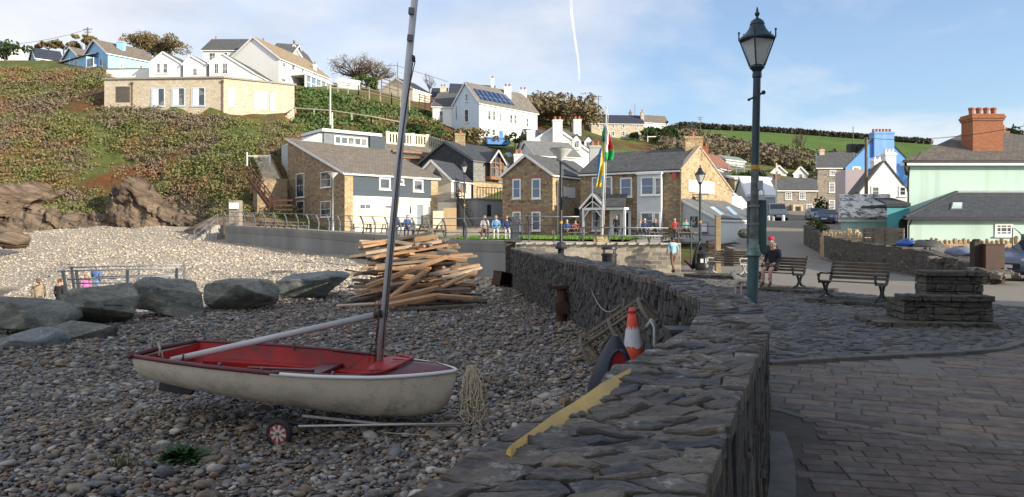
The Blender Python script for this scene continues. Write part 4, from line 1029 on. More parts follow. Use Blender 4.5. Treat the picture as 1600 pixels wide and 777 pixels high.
slab_on(mb,f,u0+.13,(z0+z1)/2+.3,u1-.13,(z0+z1)/2+.4,.69,.78); slab_on(mb,f,u0+.13,z1-.08,u1-.13,z1+.04,.69,.785)
bay = mb.build('oak_bay_window',OAK,h.root); um = (u0+u1)/2
g = MB(); g.prism([f.p(u0+.05,z0+.35,.65),f.p(u1-.05,z0+.35,.65),f.p(u1-.05,z1,.65),f.p(um,z1+.95,.65),f.p(u0+.05,z1,.65)],f.n3*.03); g.build('pane',GLASS,bay)
g = MB(); zq = z1+1.35
g.slab([f.p(u1+.3,z1-.1,0),f.p(um,zq,-2.5),f.p(um,zq,.95),f.p(u1+.3,z1-.1,.95)],.1); g.slab([f.p(u0-.3,z1-.1,.95),f.p(um,zq,.95),f.p(um,zq,-2.5),f.p(u0-.3,z1-.1,0)],.1); g.build('bay_roof',SLATE_D,bay)
g = MB(); 
for sg in (-1,1): g.beam(f.p(um+sg*((u1-u0)/2+.3),z1-.15,.98),f.p(um,zq+.02,.98),.05,.2)
g.build('bargeboard',m_plain('pale_grey_board',(.5,.51,.52)),bay)
u0,z1 = f.hit(760,285); u1,z0 = f.hit(768,303); opening(h.root,f,u0,z0,u1,z1,1,1,frame=OAK)
chimney(h.root,711.5,726.5,209,226,84,STONE_Y,1,POT)
roof_panel(h,[(789,241),(796,240),(800,247),(793,248)],GLASS,'skylight')
A,B = pt(705,75),pt(736,79); n_ = (B-A).normalized()
tL_ = V((-n_.y,n_.x))*4.6
h = house('cream_cottage','small cream gabled cottage with a dark triangular window and slate roof',A,B,tL_,5.5,zz(281,75),zz(253,77),CREAM_R,SLATE_D,over=.15)
mb = MB(); f = h.left; u,z_ = f.hit(681.5,262); mb.prism([f.p(u-.75,z_-1.1,.0),f.p(u+.75,z_-1.1,.0),f.p(u,z_,.0)],f.n3*.04); mb.build('triangular_window',GLASS,h.root)
win(h.root,h.front,713,284,728,300,2,1,frame=OAK,fw=.12)
r_ = thing('terrace_block','grey concrete terrace building with glass balustrade and dark stair beside the gabled house','building',P(755,347,72))
A,B = pt(745,71),pt(790,73.5); f = Face(A,B); mb = MB(); zt = zz(312,71.5); slab_on(mb,f,0,.5,f.L,zt,-5,0); mb.build('wall',m_render('grey_terrace_render',(.34,.35,.34)),r_)
mb = MB(); slab_on(mb,f,-.1,zt+.002,f.L+.1,zt+.14,-5,.15); mb.build('slab',CONC,r_)
ua,za = f.hit(761,320); ub,zb_ = f.hit(767,338); mb = MB(); slab_on(mb,f,ua,zb_,ub,za,0,.03); mb.build('doorway',DARK,r_)
mb = MB()
for i in range(11): u = f.L*i/10; slab_on(mb,f,u-.03,zt+.14,u+.03,zt+1.15,.02,.07)
slab_on(mb,f,0,zt+1.15,f.L,zt+1.22,.0,.09); mb.build('balustrade',LEAD,r_)
A,B = pt(683,72.5),pt(713,72.5); f = Face(A,B); zt = zz(301,72.5); 
r_ = thing('garden_terrace','stepped cream walls with slatted timber screens right of the slate blue cladding','garden walls',P(700,345,72))
mb = MB(); slab_on(mb,f,0,.5,f.L,zz(316,72),-4,0); slab_on(mb,f,-.2,.5,f.L*.85,zz(330,71),.02,2.0); mb.build('wall',CREAM_R,r_)
mb = MB()
for i in range(7): slab_on(mb,f,.1,zz(316,72)+.14*i+.04,f.L,zz(316,72)+.14*i+.14,-.1,-.05)
mb.build('slatted_screen',m_plain('silver_timber',(.36,.33,.29),(.28,.25,.22),.8,4),r_)
f2 = Face(pt(693,68),pt(713,68)); mb = MB(); slab_on(mb,f2,0,1.0,f2.L,zz(325,68),-.2,0); mb.build('gate_screen',m_plain('new_pine',(.52,.38,.22),(.44,.31,.17),.8,3),r_)
mb = MB(); a,c = P(714,303,73),P(740,350,69)
for i in range(13):
 q = a.lerp(c,i/12); mb.box(q.x-.12,q.y-.9,q.z-.06,q.x+.35,q.y+.2,q.z)
mb.beam(a+V((0,-.9,-.1)),c+V((0,-.9,-.1)),.06,.3); mb.beam(a+V((0,-.9,.9)),c+V((0,-.9,.9)),.05,.06)
for i in range(7): q = a.lerp(c,i/6); mb.beam(q+V((0,-.9,-.1)),q+V((0,-.9,.9)),.05,.05)
tag(mb.build('outside_stair',BLACK,loc=c),'dark metal outside stair climbing left of the grey terrace building','stair')
# ---- villa with solar panels
A = pt(749,105); B = pt(839.5,114.3); n_ = (B-A).normalized(); gdv = V((-n_.y,n_.x)); tg = solve_t(A,gdv,707)
h = house('white_villa','large white villa with solar panels on its roof above the seafront',A,B,gdv*tg,15.0,20.3,zz(131,107.5),WHITE_R,TILE_L,over=.25,gover=.2)
mb = MB(); f = h.left; mb.prism([f.p(.02,14,0),f.p(f.L-.02,14,0),f.p(f.L-.02,20.2,0),f.p(f.L/2,h.zr-.12,0),f.p(.02,20.2,0)],f.n3*.04); mb.build('gable_face',SHADEBLUE_R,h.root)  # white gable away from the sun, bluish shade put into its colour
f = h.front
for q in ((761.7,172,767,189),(769,172.5,774.5,189.5),(780,176.7,784,192),(796,178.5,801,194),(802.5,179,807.5,194),(822,184,826,199),(761,200,766,211),(768,201,774,213),(797,206,801,218),(803,207,807,219)): win(h.root,f,*q,1,2,fw=.11)
door(h.root,f,779.5,204,785.5,216,m_plain('blue_door',(.08,.2,.5),rough=.5))
fl = h.left; fl2 = Face(fl.p(0,0,.04).xy,fl.p(fl.L,0,.04).xy)
win(h.root,fl2,726,171.5,732.5,191,1,2,fw=.1); win(h.root,fl2,727,147,731.5,158.5,1,2,fw=.1); win(h.root,fl2,712,165,714.5,185,1,1,fw=.05)
solar = thing('solar_array','array of blue solar panels on the white villa roof','solar panels',roof_pt(h,770,152)[0])
PVM = m_brick('photovoltaic_glass',(.025,.05,.13),(.03,.06,.15),(.25,.28,.33),1.0,1.65,.03,.1,noise_amt=.1,rough=.15,offset=0)
c4 = [V((737.5,140)),V((789,149.5)),V((803.5,167)),V((750,157.5))]
for j in range(2):
 for i in range(7):
  def bl_(u,v): a = c4[0].lerp(c4[1],u); b_ = c4[3].lerp(c4[2],u); return a.lerp(b_,v)
  e = .012; q = [bl_(i/7+e,j/2+.02),bl_((i+1)/7-e,j/2+.02),bl_((i+1)/7-e,(j+1)/2-.02),bl_(i/7+e,(j+1)/2-.02)]
  roof_panel(h,[tuple(p) for p in q],PVM,'solar_panel',.26,.05,solar)
chimney(h.root,787.5,799,136,152,112,WHITE_R,2); chimney(h.root,811.5,823,141,158,116,WHITE_R,2)
A = pt(676,108.5); B = pt(707,108.9)
h2 = house('villa_wing','white side wing with a grey roof left of the solar panelled villa',A,B,V((1.5,7)),15.2,zz(166,108.5),zz(147,112),WHITE_R,SLATE,over=.2)
win(h2.root,h2.front,685.5,173,693,193,1,2,fw=.12)
h3 = house('navy_roof_house','house behind the villa with only its navy roof and chimneys showing',pt(702,128),pt(772,130),V((0,7)),20,zz(146,128),zz(131,131),WHITE_R,SLATE_N)
chimney(h3.root,767,772,123,133,131,WHITE_R,1); 
h3 = house('small_navy_roof_house','tiny white chimneyed house with navy roof between the barn and the villa',pt(674,134),pt(697,134),V((0,6)),20,zz(152,134),zz(139,137),WHITE_R,SLATE_N); chimney(h3.root,688,697,136,150,134,CREAM_R,2)
shed = thing('garden_shed','bright blue painted shed in the garden below the white villa','shed',P(775,222,100)); f = Face(pt(760,100),pt(796,101)); mb = MB(); slab_on(mb,f,0,zz(225,100),f.L,zz(216,100),-2,0); mb.build('wall',BLUE2_R,shed); mb = MB(); slab_on(mb,f,-.1,zz(216,100)+.002,f.L+.1,zz(213.5,100),-2.1,.15); mb.build('roof',m_plain('blue_roof',(.1,.3,.6),rough=.6),shed)

# ---- white house with chimneys and dormers behind the inn
A = pt(846,91); B = pt(922,91); 
h = house('white_dormer_house','white gabled house with tall chimneys and two dormers behind the stone gable',pt(922,90.5),pt(922,90.5)+V((2.5,6)),(pt(812,89)-pt(922,90.5)),6,zz(236,90),zz(199,90),WHITE_R,SLATE,over=.2)
chimney(h.root,863.5,878.5,188,230,89,WHITE_R,2,dy=1.0); chimney(h.root,896,908,187,206,97,WHITE_R,2); chimney(h.root,823,836,204,225,88,WHITE_R,0)
for i,(x0,x1,ya,yb) in enumerate(((894,908,213,230),(913,927,215,231))):
 Yd = 90.0+i*.8; a = pt(x0,Yd); c = pt(x1,Yd); f = Face(a,c); m_ = (f.L)/2; mb = MB(); zt = zz(ya+6,Yd); mb.prism([f.p(0,zz(yb+4,Yd),0),f.p(f.L,zz(yb+4,Yd),0),f.p(f.L,zt,0),f.p(m_,zt+.6,0),f.p(0,zt,0)],f.n3*-2.5); d_ = mb.build('dormer',WHITE_R,h.root)
 mb = MB(); mb.slab([f.p(f.L+.1,zt-.05,.1),f.p(f.L+.1,zt-.05,-2.6),f.p(m_,zt+.7,-2.6),f.p(m_,zt+.7,.1)],-.08); mb.slab([f.p(-.1,zt-.05,-2.6),f.p(-.1,zt-.05,.1),f.p(m_,zt+.7,.1),f.p(m_,zt+.7,-2.6)],-.08); mb.build('dormer_roof',SLATE_D,d_)
 opening(d_,f,.25,zt-.95,f.L-.25,zt-.05,2,1,fw=.06)
h = house('grey_roofed_house','lower house with pale grey roof and white gable in front of the tall chimneys',pt(838,83),pt(905,85),V((-2.3,6)),6,zz(243,83),zz(222,86),WHITE_R,m_brick('pale_slate',(.17,.17,.165),(.22,.22,.21),(.1,.1,.1),.3,.22,.01,.4),over=.15)
h = house('dark_roof_house','house with a dark slate roof half hidden behind the white chimneys',pt(828,97),pt(868,99),V((-1.5,6)),8,zz(222,97),zz(203,100),WHITE_R,SLATE_D)

# ---- stone farmhouse on the hill
h = house('hill_farmhouse','long pale brown stone house with navy roof alone on the hill',pt(924,150),pt(1005.5,151),V((0,7)),zz(222,150),zz(192.5,150),zz(180,153),STONE_P,SLATE_N,over=.2)
for x in (932,941,956,972,994): win(h.root,h.front,x,194,x+4.5,200.5,1,2,fw=.1)
for x in (941,956,972,994): win(h.root,h.front,x,205,x+4.5,213,1,2,fw=.1)
chimney(h.root,922,926,176,184,153,STONE_P,1); chimney(h.root,1001,1006,175,184,153,STONE_P,1); chimney(h.root,983,987,175,184,155,STONE_G,1)
h = house('hill_white_house','white house with brown roof just right of the navy roofed hill house',pt(1006,168),pt(1043,170),V((0,7)),zz(205,168),zz(191,168),zz(180,171),WHITE_R,TILE_B)
# ---- cliff top, left to right
h = house('clifftop_outbuilding','low sky blue outbuilding with dark roof at the far left cliff top',pt(56,116),pt(98,118.5),V((-3.6,3.9)),zz(103,118),zz(90.5,116),zz(78.5,119),BLUE_R,SLATE_N,over=.2)
mb = MB(); f = h.front; slab_on(mb,f,.1,h.zb,f.L,h.ze-.15,0,.03); mb.build('whitewash',m_render('pale_sky_render',(.55,.70,.86)),h.root)
cA = pt(168.6,106); rdir = (pt(232,110.9)-cA).normalized(); gl = V((-rdir.y,rdir.x)); zc = 27.6; zr_ = 29.95
h = house('blue_house','sky blue twin gabled house with white bargeboards on the cliff top',cA,cA+rdir*7.0,gl*7.4,zz(112,106)-1,zc,zr_,BLUE_R,TILE_B,over=.25,gover=.3)
f = h.front; win(h.root,f,187,94,193,108,1,1,fw=.2); win(h.root,f,217,101,223,112,1,1,fw=.15)
f = h.left; 
for (a,b_,c,d_) in ((156,91.5,160.5,103.5),): win(h.root,f,a,b_,c,d_,1,1,fw=.12)
h.roof2 = chimney(h.root,184,194.5,65,78,109.5,BLUE_R,2)
c2_ = cA+gl*7.5
hh = house('blue_gable','second blue gable',c2_,c2_+rdir*8,gl*7.4,zz(112,106)-1,zc,zr_,BLUE_R,TILE_B,over=.25,gover=.3,root=h.root)
fl = Face(cA+gl*14.9,cA); vz = 1.9
mb = MB(); z1 = zz(92,108); slab_on(mb,fl,0,zz(112,106)-1,fl.L-3,z1,0,1.6); mb.build('veranda',BLUE_R,h.root)
mb = MB(); mb.slab([fl.p(-.2,z1,1.9),fl.p(fl.L-2.6,z1,1.9),fl.p(fl.L-2.6,z1+.75,.02),fl.p(-.2,z1+.75,.02)],-.10); mb.build('veranda_roof',TILE_B,h.root)
fv = Face(fl.p(0,0,1.6).xy,fl.p(fl.L-3,0,1.6).xy)
for (a,b_,c,d_) in ((95,95.5,109,104.5),(116,94.5,122,103.5),(136,92.5,146.5,104)): win(h.root,fv,a,b_,c,d_,2,1,fw=.15)
h = house('distant_white_roof','pale gabled roof end peeping in at the far left edge of the cliff top',pt(-22,125),pt(8,127),V((0,7)),zz(90,125),zz(80,125),zz(66,128),WHITE_R,SLATE)
# stone built extension (flat roof) under the white cottages
L_,K_,R_ = pt(163,93),pt(350,92),pt(460,96.5)
r_ = thing('stone_extension','long flat roofed pale stone building set into the cliff below the white cottages','building',(K_.x,K_.y,15)); zt = 21.0
mb = MB(); back = V((-1.5,9)); pl = [L_,K_,R_,R_+V((-3,9)),L_+V((1,9))]
mb.prism([V((p.x,p.y,12)) for p in pl],(0,0,zt-12)); mb.build('wall',STONE_P,r_)
mb = MB(); q = [L_+V((-.2,-.2)),K_+V((.05,-.25)),R_+V((.3,0)),R_+V((-3,9.1)),L_+V((1,9.1))]; mb.prism([V((p.x,p.y,zt+.002)) for p in q],(0,0,.22)); mb.build('roof',m_plain('lead_parapet',(.33,.30,.26),(.26,.24,.2),.7,2),r_)
fa,fb = Face(L_,K_),Face(K_,R_)
BL = m_plain('white_blind',(.72,.76,.80),(.66,.70,.76),.6,2)
for (a,b_,c,d_) in ((236,138,257.5,166.5),(268,137.5,289,166),(299,137,320.5,166)):
 w_ = win(r_,fa,a,b_,c,d_,1,1,fw=.10,frame=m_plain('pale_frame',(.6,.68,.74)))
 u0,z1 = fa.hit(a+2,b_+1.5); u1,z0 = fa.hit(a+(c-a)*.55,d_-1.5); mb = MB(); slab_on(mb,fa,u0,z0,u1,z1,.014,.03); mb.build('blind',BL,w_)
for (a,b_,c,d_) in ((356.5,136.5,368,168),(397,142,418,173),(421.5,144,432,174)): win(r_,fb,a,b_,c,d_,1,1,fw=.05,frame=STONE_P,glass=WHITE,sill=False)
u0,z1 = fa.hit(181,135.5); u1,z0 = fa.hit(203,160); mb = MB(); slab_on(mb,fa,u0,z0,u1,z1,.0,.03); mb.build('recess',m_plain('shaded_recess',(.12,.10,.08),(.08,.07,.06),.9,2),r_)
for (fx,x,y0,y1) in ((fa,207,132,160),(fa,348,129,178)):
 u0,z1 = fx.hit(x,y0); u1,z0 = fx.hit(x,y1); mb = MB(); mb.tube([fx.p(u0,z0-2,.08),fx.p(u0,z1,.08)],.06,6); mb.box(*(fx.p(u0,z1,.08)-V((.14,.12,0))),*(fx.p(u0,z1,.08)+V((.14,.12,.25)))); mb.build('downpipe',m_plain('brown_pipe',(.12,.07,.05)),r_)
mb = MB(); f = fb; u0,z0 = f.hit(437,190); 
for i in range(8): slab_on(mb,f,f.L-.6-i*.28,14.0,f.L-.3-i*.28+.02,zz(172,96)-i*.3,.01,1.1)
mb.build('side_steps',STONE_P,r_)
# three white gabled cottages standing on it
for i,(ex0,ey0,ax,ay,ex1,ey1,wx,lab) in enumerate(((233,100,255,82,283,99,[(244.5,99,251,115),(254.5,98.7,262.5,115)],'white gabled cottage nearest the blue house'),(286,101,298.6,87.6,322,101,[(301,106.5,308.5,119)],'smallest white gable in the middle of the cottages'),(327,99,347.5,84,396,114,[(334.6,99,342,116),(347,98.5,356.5,116)],'white gabled cottage with a long roof slope to the right'))):
 Yc = 99.5-i*.35; a,c = pt(ex0,Yc),pt(ex1,Yc); zl,za,zr2 = zz(ey0,Yc),zz(ay,Yc),zz(ey1,Yc); wd = (c-a)
 h = house('white_cottage',lab,c,c+V((.6,9)),a-c,20,zr2,za,WHITE_R,SLATE,r=(c.x-pt(ax,Yc).x)/wd.length,ze2=zl,over=.2,gover=.12,group='white cottages on the cliff')
 for q in wx: win(h.root,Face(a,c),*q,1 if i == 0 else 2,2,fw=.10)
mb = MB(); f = Face(pt(166,101.5),pt(236,101)); slab_on(mb,f,0,20.5,f.L,zz(108,101),-.4,0); tag(mb.build('terrace_parapet',WHITE_R,loc=(f.a.x,f.a.y,20.5)),'long plain white terrace wall under the blue house','wall')
# big white house: main block, long wing and a further roof
h = house('big_white_house','big white house with grey roof behind the three white cottages',pt(317,111),pt(388,111),V((0,7.5)),22,zz(78,111),zz(63.5,115),WHITE_R,SLATE,over=.25)
for q in ((326.5,82.5,337,95),(366,80,378,92)): win(h.root,h.front,*q,2,2,fw=.1)
win(h.root,h.front,344,82,356,93,2,2,fw=.1)
chimney(h.root,334,341,62,72,115,WHITE_R,1)
A,B = V((-34.2,108)),pt(513,122); n_ = (B-A).normalized(); sd = V((-n_.y,n_.x))*8.5
h = house('white_long_house','long white house wing with ochre tiled roof and glazed veranda',A,B,sd,22.5,27.4,zz(64,111),WHITE_R,TILE_Y,over=.3,gover=.2)
f = h.front
for (a,b_,c,d_) in ((441,96,446,107),(455,100,461,112),(470,106,475,117),(489,112,493,122),(497,117,500,125)): win(h.root,f,a,b_,c,d_,1,2,fw=.16)
win(h.root,f,439.5,121,446,130,2,1,fw=.14)
chimney(h.root,408,415,65,75,112,BRICK_R,1); chimney(h.root,490,494,101,112,119,WHITE_R,1)
u0,_ = f.hit(455,130); u1 = f.L+.8; mb = MB(); zt = zz(124.5,113)+.2
for i in range(9): u = u0+(u1-u0)*i/8; slab_on(mb,f,u-.1,20,u+.1,zt,2.3,2.5)
slab_on(mb,f,u0-.2,zt,u1+.2,zt+.3,0,2.6); slab_on(mb,f,u0,20,u1,zt-2.0,2.32,2.48); slab_on(mb,f,u0,zt-1,u1,zt-.9,2.35,2.45); vr = mb.build('glazed_veranda',WHITE,h.root); mb = MB(); slab_on(mb,f,u0,zt-2.0,u1,zt,2.36,2.40); mb.build('pane',m_glass('veranda_glass',(.12,.16,.2)),vr)
h = house('far_grey_roof_house','white gabled house with grey roof showing above the long wing',pt(422,122),pt(455,123),V((0,8)),24,zz(83,122),zz(69,126),WHITE_R,SLATE)
h = house('far_white_gable','narrow white gable with a black finial chimney above the long wing',pt(474,126),pt(474,126)+V((0,8)),pt(446,126)-pt(474,126),24,zz(92,126),zz(70,126),WHITE_R,SLATE); chimney(h.root,458.5,460.5,64,72,127,LEAD,0,cap=False)
# shed, barn
h = house('white_shed','small white flat topped shed under the bare tree',pt(527,118),pt(556,120),V((0,4)),zz(141,119),zz(126,118),zz(122,120),WHITE_R,WHITE_R,r=.7); win(h.root,h.front,540,127,548,132.5,2,1,fw=.08)
a,c = pt(644,124),pt(671,126)
h = house('cream_barn','cream barn with dark roof and white wing just right of the mast',pt(645,124),pt(672,129),V((-6,2.5)),zz(154,124),zz(142,126),zz(124,126),CREAM_R,SLATE_N,over=.15); win(h.root,h.front,655,146,660,151,1,1,fw=.1); win(h.root,h.front,665,149,669,153,1,1,fw=.1)

# ---- right hand side of the valley
h = house('stone_cottage','low stone cottage with two white sash windows across the end of the road',pt(1208.6,92),pt(1276,92.5),V((2.2,6)),2.6,zz(297,92),zz(280,95),STONE_G,SLATE,over=.2)
for q in ((1227,297.5,1236.5,312),(1248.5,297.5,1258,312)): win(h.root,h.front,*q,3,4,fw=.09,mun=.05)
win(h.root,h.front,1260,319,1270,327.5,2,2,fw=.09)
mb = MB(); f = h.front; u0,z1 = f.hit(1252,329); u1,z0 = f.hit(1274,340); slab_on(mb,f,u0,z0-.5,u1,z1,0,.03); mb.build('garage_door',m_plain('dark_grey_door',(.08,.08,.08)),h.root)
mb = MB(); u0,z1 = f.hit(1236,323); u1,z0 = f.hit(1252,340); um = (u0+u1)/2
slab_on(mb,f,u0,z0-.5,u0+.3,z1,0,.5); slab_on(mb,f,u1-.3,z0-.5,u1,z1,0,.5); slab_on(mb,f,u0,z1,u1,z1+.25,0,.5); mb.build('porch',STONE_P,h.root); door(h.root,f,1239,325,1248,339,m_plain('cream_door',(.5,.42,.3)))
chimney(h.root,1210,1217.5,272,283,95,BRICK_R,1)
h = house('three_storey_house','tall three storey grey brown stone house with small white windows',pt(1277.5,95),pt(1334,95),V((3.4,8)),2.4,zz(262,95),zz(240,99),STONE_G,SLATE,over=.2)
for q in ((1296,266,1306,274.5),(1295,285.5,1304.5,301),(1295,313,1304.5,327)): win(h.root,h.front,*q,3,3,fw=.1,mun=.05)
chimney(h.root,1279,1286.5,234,246,98.5,STONE_P,1)
for i,(x0,x1,ax,ye,ya,lab) in enumerate(((1205,1243,1217,270,259,'white gabled house with grey roof left of its twin up the valley'),(1240,1276,1251,272,261,'white gabled house behind the stone cottage roof'))):
 Yc = 128; a,c = pt(x0,Yc),pt(ax+(ax-x0),Yc)
 h = house('valley_white_house',lab,c,c+V((3.2,9)),a-c,8,zz(ye,Yc),zz(ya,Yc),WHITE_R,SLATE,over=.2); win(h.root,Face(a,c),ax-3,272,ax+3,279,1,1)
# strong blue house with gable and big stack
Yb_ = 75; a,c = pt(1321,Yb_),pt(1419,Yb_)
h = house('blue_gable_house','strong blue painted house with a tall gable chimney and slate roof',pt(1419,76),pt(1419,76)+V((2.5,5.5)),a-pt(1419,76),2,zz(252,76),zz(208,75.5),BLUE_R if False else m_render('sunlit_blue',(.13,.32,.72),(.9,.9,.9),.5),SLATE,r=.45,ze2=zz(262,75),over=.2,gover=.06,barge=False)
win(h.root,Face(a,pt(1419,76)),1331.5,260.5,1344,272,1,1,fw=.15)
chimney(h.root,1362,1393,207,236,75.7,m_render('stack_blue',(.22,.40,.70),(.95,.9,.85),.6),6,dy=1.1,poth=.35)
mb = MB(); f = h.left; 
for k in range(4): slab_on(mb,f,f.L-3.0-k*.9,h.ze2-.3+k*.02+2,f.L-2.4-k*.9,h.ze2+2.6,-1.9,-1.2)
mb.build('dormer',SLATE_D,h.root)
mb = MB(); f = Face(pt(1305,79),a); slab_on(mb,f,0,1,f.L-.01,h.ze2-.2,-2.5,0); mb.build('side_wall',m_render('pinkish_wall',(.50,.42,.42),amt=.3),h.root)
# white house in front of it
Yw = 62; a,c = pt(1343.5,Yw),pt(1419,Yw); sd = a-c
h = house('white_gable_house','white gable end house with slate roof in front of the strong blue house',c,c+V((3.4,10)),sd,1,zz(300,Yw),zz(253,Yw),WHITE_R,SLATE,over=.15,gover=.05,barge=False)
fw_ = Face(a,c)
win(h.root,fw_,1361,291,1374.5,307,1,2,fw=.13); win(h.root,fw_,1404,291,1416,307,1,2,fw=.13)
chimney(h.root,1380.5,1397,239,262,62.6,WHITE_R,3,WHITE_R,poth=.35); chimney(h.root,1363,1377,250,275,67,WHITE_R,2,WHITE_R,poth=.3)
f = Face(V((a.x+3.4,a.y+10)),a)
for i in range(4): u = f.L-2-i*1.7; opening(h.root,f,u-1.1,h.ze-1.5,u,h.ze-.35,1,1)
# stone outhouse with lime splashed roof, teal box
Ys = 48; a,c = pt(1314,Ys),pt(1387,Ys)
h = house('limewashed_outhouse','mint walled outhouse with a patchy white limewashed stone roof',a,c,V((1.9,4)),.4,zz(343,Ys),zz(309,51),MINT_R,m_brick('limewashed_slates',(.12,.10,.08),(.60,.57,.52),(.06,.05,.045),.42,.20,.03,1.0,wob=.22,noise_amt=.9,patch=((.72,.70,.66),.44,1.9)),over=.1,barge=False,th=.2)
a,c = pt(1386,44.5),pt(1421,44.5); r_ = thing('teal_porch','teal flat roofed porch with an arched doorway beside the mint green house','porch',(c.x,c.y,.5)); f = Face(a,c)
mb = MB(); mb.prism([f.p(0,0),f.p(f.L,0),f.p(f.L,zz(323,44.5)),f.p(0,zz(323,44.5))],(1.6,3,0)); mb.build('wall',TEAL_R,r_)
mb = MB(); slab_on(mb,f,-.15,zz(323,44.5)+.002,f.L,zz(321,44.5)+.05,-3,.15); mb.prism([f.p(-.15,zz(320,44.5),.15),f.p(f.L,zz(320,44.5),.15),f.p(f.L,zz(310,45),-2),f.p(.2,zz(310,45),-2)],(0,0,.1)); mb.build('roof',SLATE_D,r_)
mb = MB(); u0,_z = f.hit(1404,345); zt = zz(349,44.5); pts = [f.p(u0,.2,0),f.p(u0+.55,.2,0)]+[f.p(u0+.275+.275*math.cos(q),zt+.3*math.sin(q),0) for q in [k*math.pi/6 for k in range(7)]]; mb.prism(pts,f.n3*.04); mb.build('arched_door',DARK,r_)

# ---- mint green house
Yg = 45; a,c = pt(1419,Yg),V((40,Yg)); ze = zz(259,Yg)
r_ = thing('mint_house','large mint green house with a hipped slate roof, white fascia and red brick chimney','house',(24,Yg,0)); f = Face(a,c)
mb = MB(); mb.prism([f.p(0,-.5),f.p(f.L,-.5),f.p(f.L,ze),f.p(0,ze)],(5.2,9,0)); mb.build('wall',MINT_R,r_)
mb = MB(); slab_on(mb,f,-.45,ze-.02,f.L,ze+.16,-.05,.42); mb.prism([f.p(-.45,ze-.02,.42),f.p(-.30,ze-.02,.42),f.p(-.30,ze+.16,.42),f.p(-.45,ze+.16,.42)],(5.2,9,0)); mb.build('fascia',WHITE,r_)
mb = MB(); slab_on(mb,f,-.52,ze+.16,f.L,ze+.26,.36,.5); mb.tube([f.p(-.10,ze-.1,.32),f.p(-.05,ze-.8,.10),f.p(-.05,2.4,.10)],.05,6); mb.build('gutter',BLACK,r_)
mb = MB(); e0 = V((a.x-.5,Yg-.45,ze+.2)); zt = zz(212,50.5); rA,rB = V((pt(1507,50).x,50.0,zt)),V((pt(1565,50).x+.2,50.0,zt)); e1 = V((40,Yg-.45,ze+.2)); b0 = V((a.x+5.2,55,ze+.2)); b1 = V((40,55,ze+.2))
mb.slab([e0,V((rB.x+9,e0.y,e0.z)),rB,rA],-.12); mb.slab([b0,e0,rA],-.12); mb.slab([V((rB.x+9,e0.y,e0.z)),V((rB.x+9,55,e0.z)),rB],-.12); mb.slab([V((rB.x+9,55,e0.z)),b0,rA,rB],-.12)
SLATE_M = m_brick('mossy_slate',(.12,.105,.09),(.17,.15,.125),(.05,.045,.04),.32,.24,.012,.6,patch=((.36,.24,.05),.62,.9)); mb.build('roof',SLATE_M,r_)
q0,q1 = P(1514,247,46.6),P(1561,190,46.6); mb = MB(); mb.box(q0.x,46.2,q0.z-.9,q1.x,47.4,q1.z); ch = mb.build('chimney',BRICK_R,r_)
mb = MB(); mb.box(q0.x-.06,46.14,q1.z+.002,q1.x+.06,47.46,q1.z+.14); mb.box(q0.x-.11,46.09,q1.z+.142,q1.x+.11,47.51,q1.z+.30); mb.box(q0.x-.05,46.15,q1.z+.302,q1.x+.05,47.45,q1.z+.42); mb.build('cap',BRICK_R,ch)
mb = MB(); mb.box(q0.x-.03,46.17,q0.z-.5,q1.x+.03,47.43,q0.z+.22); mb.build('flashing',m_plain('cement_flaunching',(.33,.25,.17),(.28,.22,.16)),ch)
for i in range(4):
 x = q0.x+.28+i*(q1.x-q0.x-.5)/3; mb = MB(); mb.lathe([(.17,0),(.19,.05),(.15,.1),(.155,.33),(.19,.37),(.19,.48),(.16,.5)],(x,46.8,q1.z+.40),10); mb.build('chimney_pot',POT,ch)
q0,q1 = P(1562,218,52),P(1569,206,52); mb = MB(); mb.box(q0.x,51.6,q0.z-1.5,q1.x+.15,52.4,q1.z); ch = mb.build('chimney',BRICK_R,r_); mb = MB(); mb.lathe([(.14,0),(.13,.4),(.15,.45)],(q1.x-.1,52,q1.z),8); mb.build('chimney_pot',POT,ch)
fl_ = 41.2; a2 = pt(1418,fl_); f2 = Face(a2,V((40,fl_))); ze2 = zz(342,fl_)
mb = MB(); mb.prism([f2.p(0,-.5),f2.p(f2.L,-.5),f2.p(f2.L,ze2),f2.p(0,ze2)],(2.1,3.7,0)); mb.build('lean_to_wall',MINT_R,r_)
mb = MB(); t0 = P(1495,303,44.9); mb.slab([f2.p(-.35,ze2,.35),f2.p(f2.L,ze2,.35),V((40,44.95,t0.z)),V((t0.x,44.95,t0.z))],-.1); mb.slab([f2.p(1.75,ze2,-3.7),f2.p(-.35,ze2,.35),V((t0.x,44.95,t0.z)),V((t0.x-.02,44.96,t0.z-.02))],-.1); lr = mb.build('lean_to_roof',SLATE_D,r_)
mb = MB(); p0,p1 = f2.p(-.35,ze2+.12,.35),V((t0.x,44.9,t0.z+.13))
for i in range(18): mb.beam(p0.lerp(p1,i/18),p0.lerp(p1,(i+.9)/18),.22,.09)
mb.build('hip_tiles',SLATE_D,lr)
mb = MB(); mb.beam(V((t0.x,44.93,t0.z+.12)),V((40,44.93,t0.z+.12)),.12,.16); mb.build('lead_flashing',m_plain('pale_lead',(.40,.43,.42),(.3,.33,.33),.6,4),lr)
mb = MB(); slab_on(mb,f2,-.4,ze2-.05,f2.L,ze2+.05,.35,.47); mb.tube([f2.p(.05,ze2-.05,.38),f2.p(.02,ze2-.4,.1),f2.p(.02,.2,.1)],.045,6); mb.build('gutter',BLACK,r_)
win(r_,f2,1554,349,1582,369,3,3,fw=.13,mun=.05)
a_,c_ = P(1484,331,42.3),P(1503,321,42.9); nrm_ = V((0,-(t0.z-ze2),(44.95-fl_+.35))).normalized()
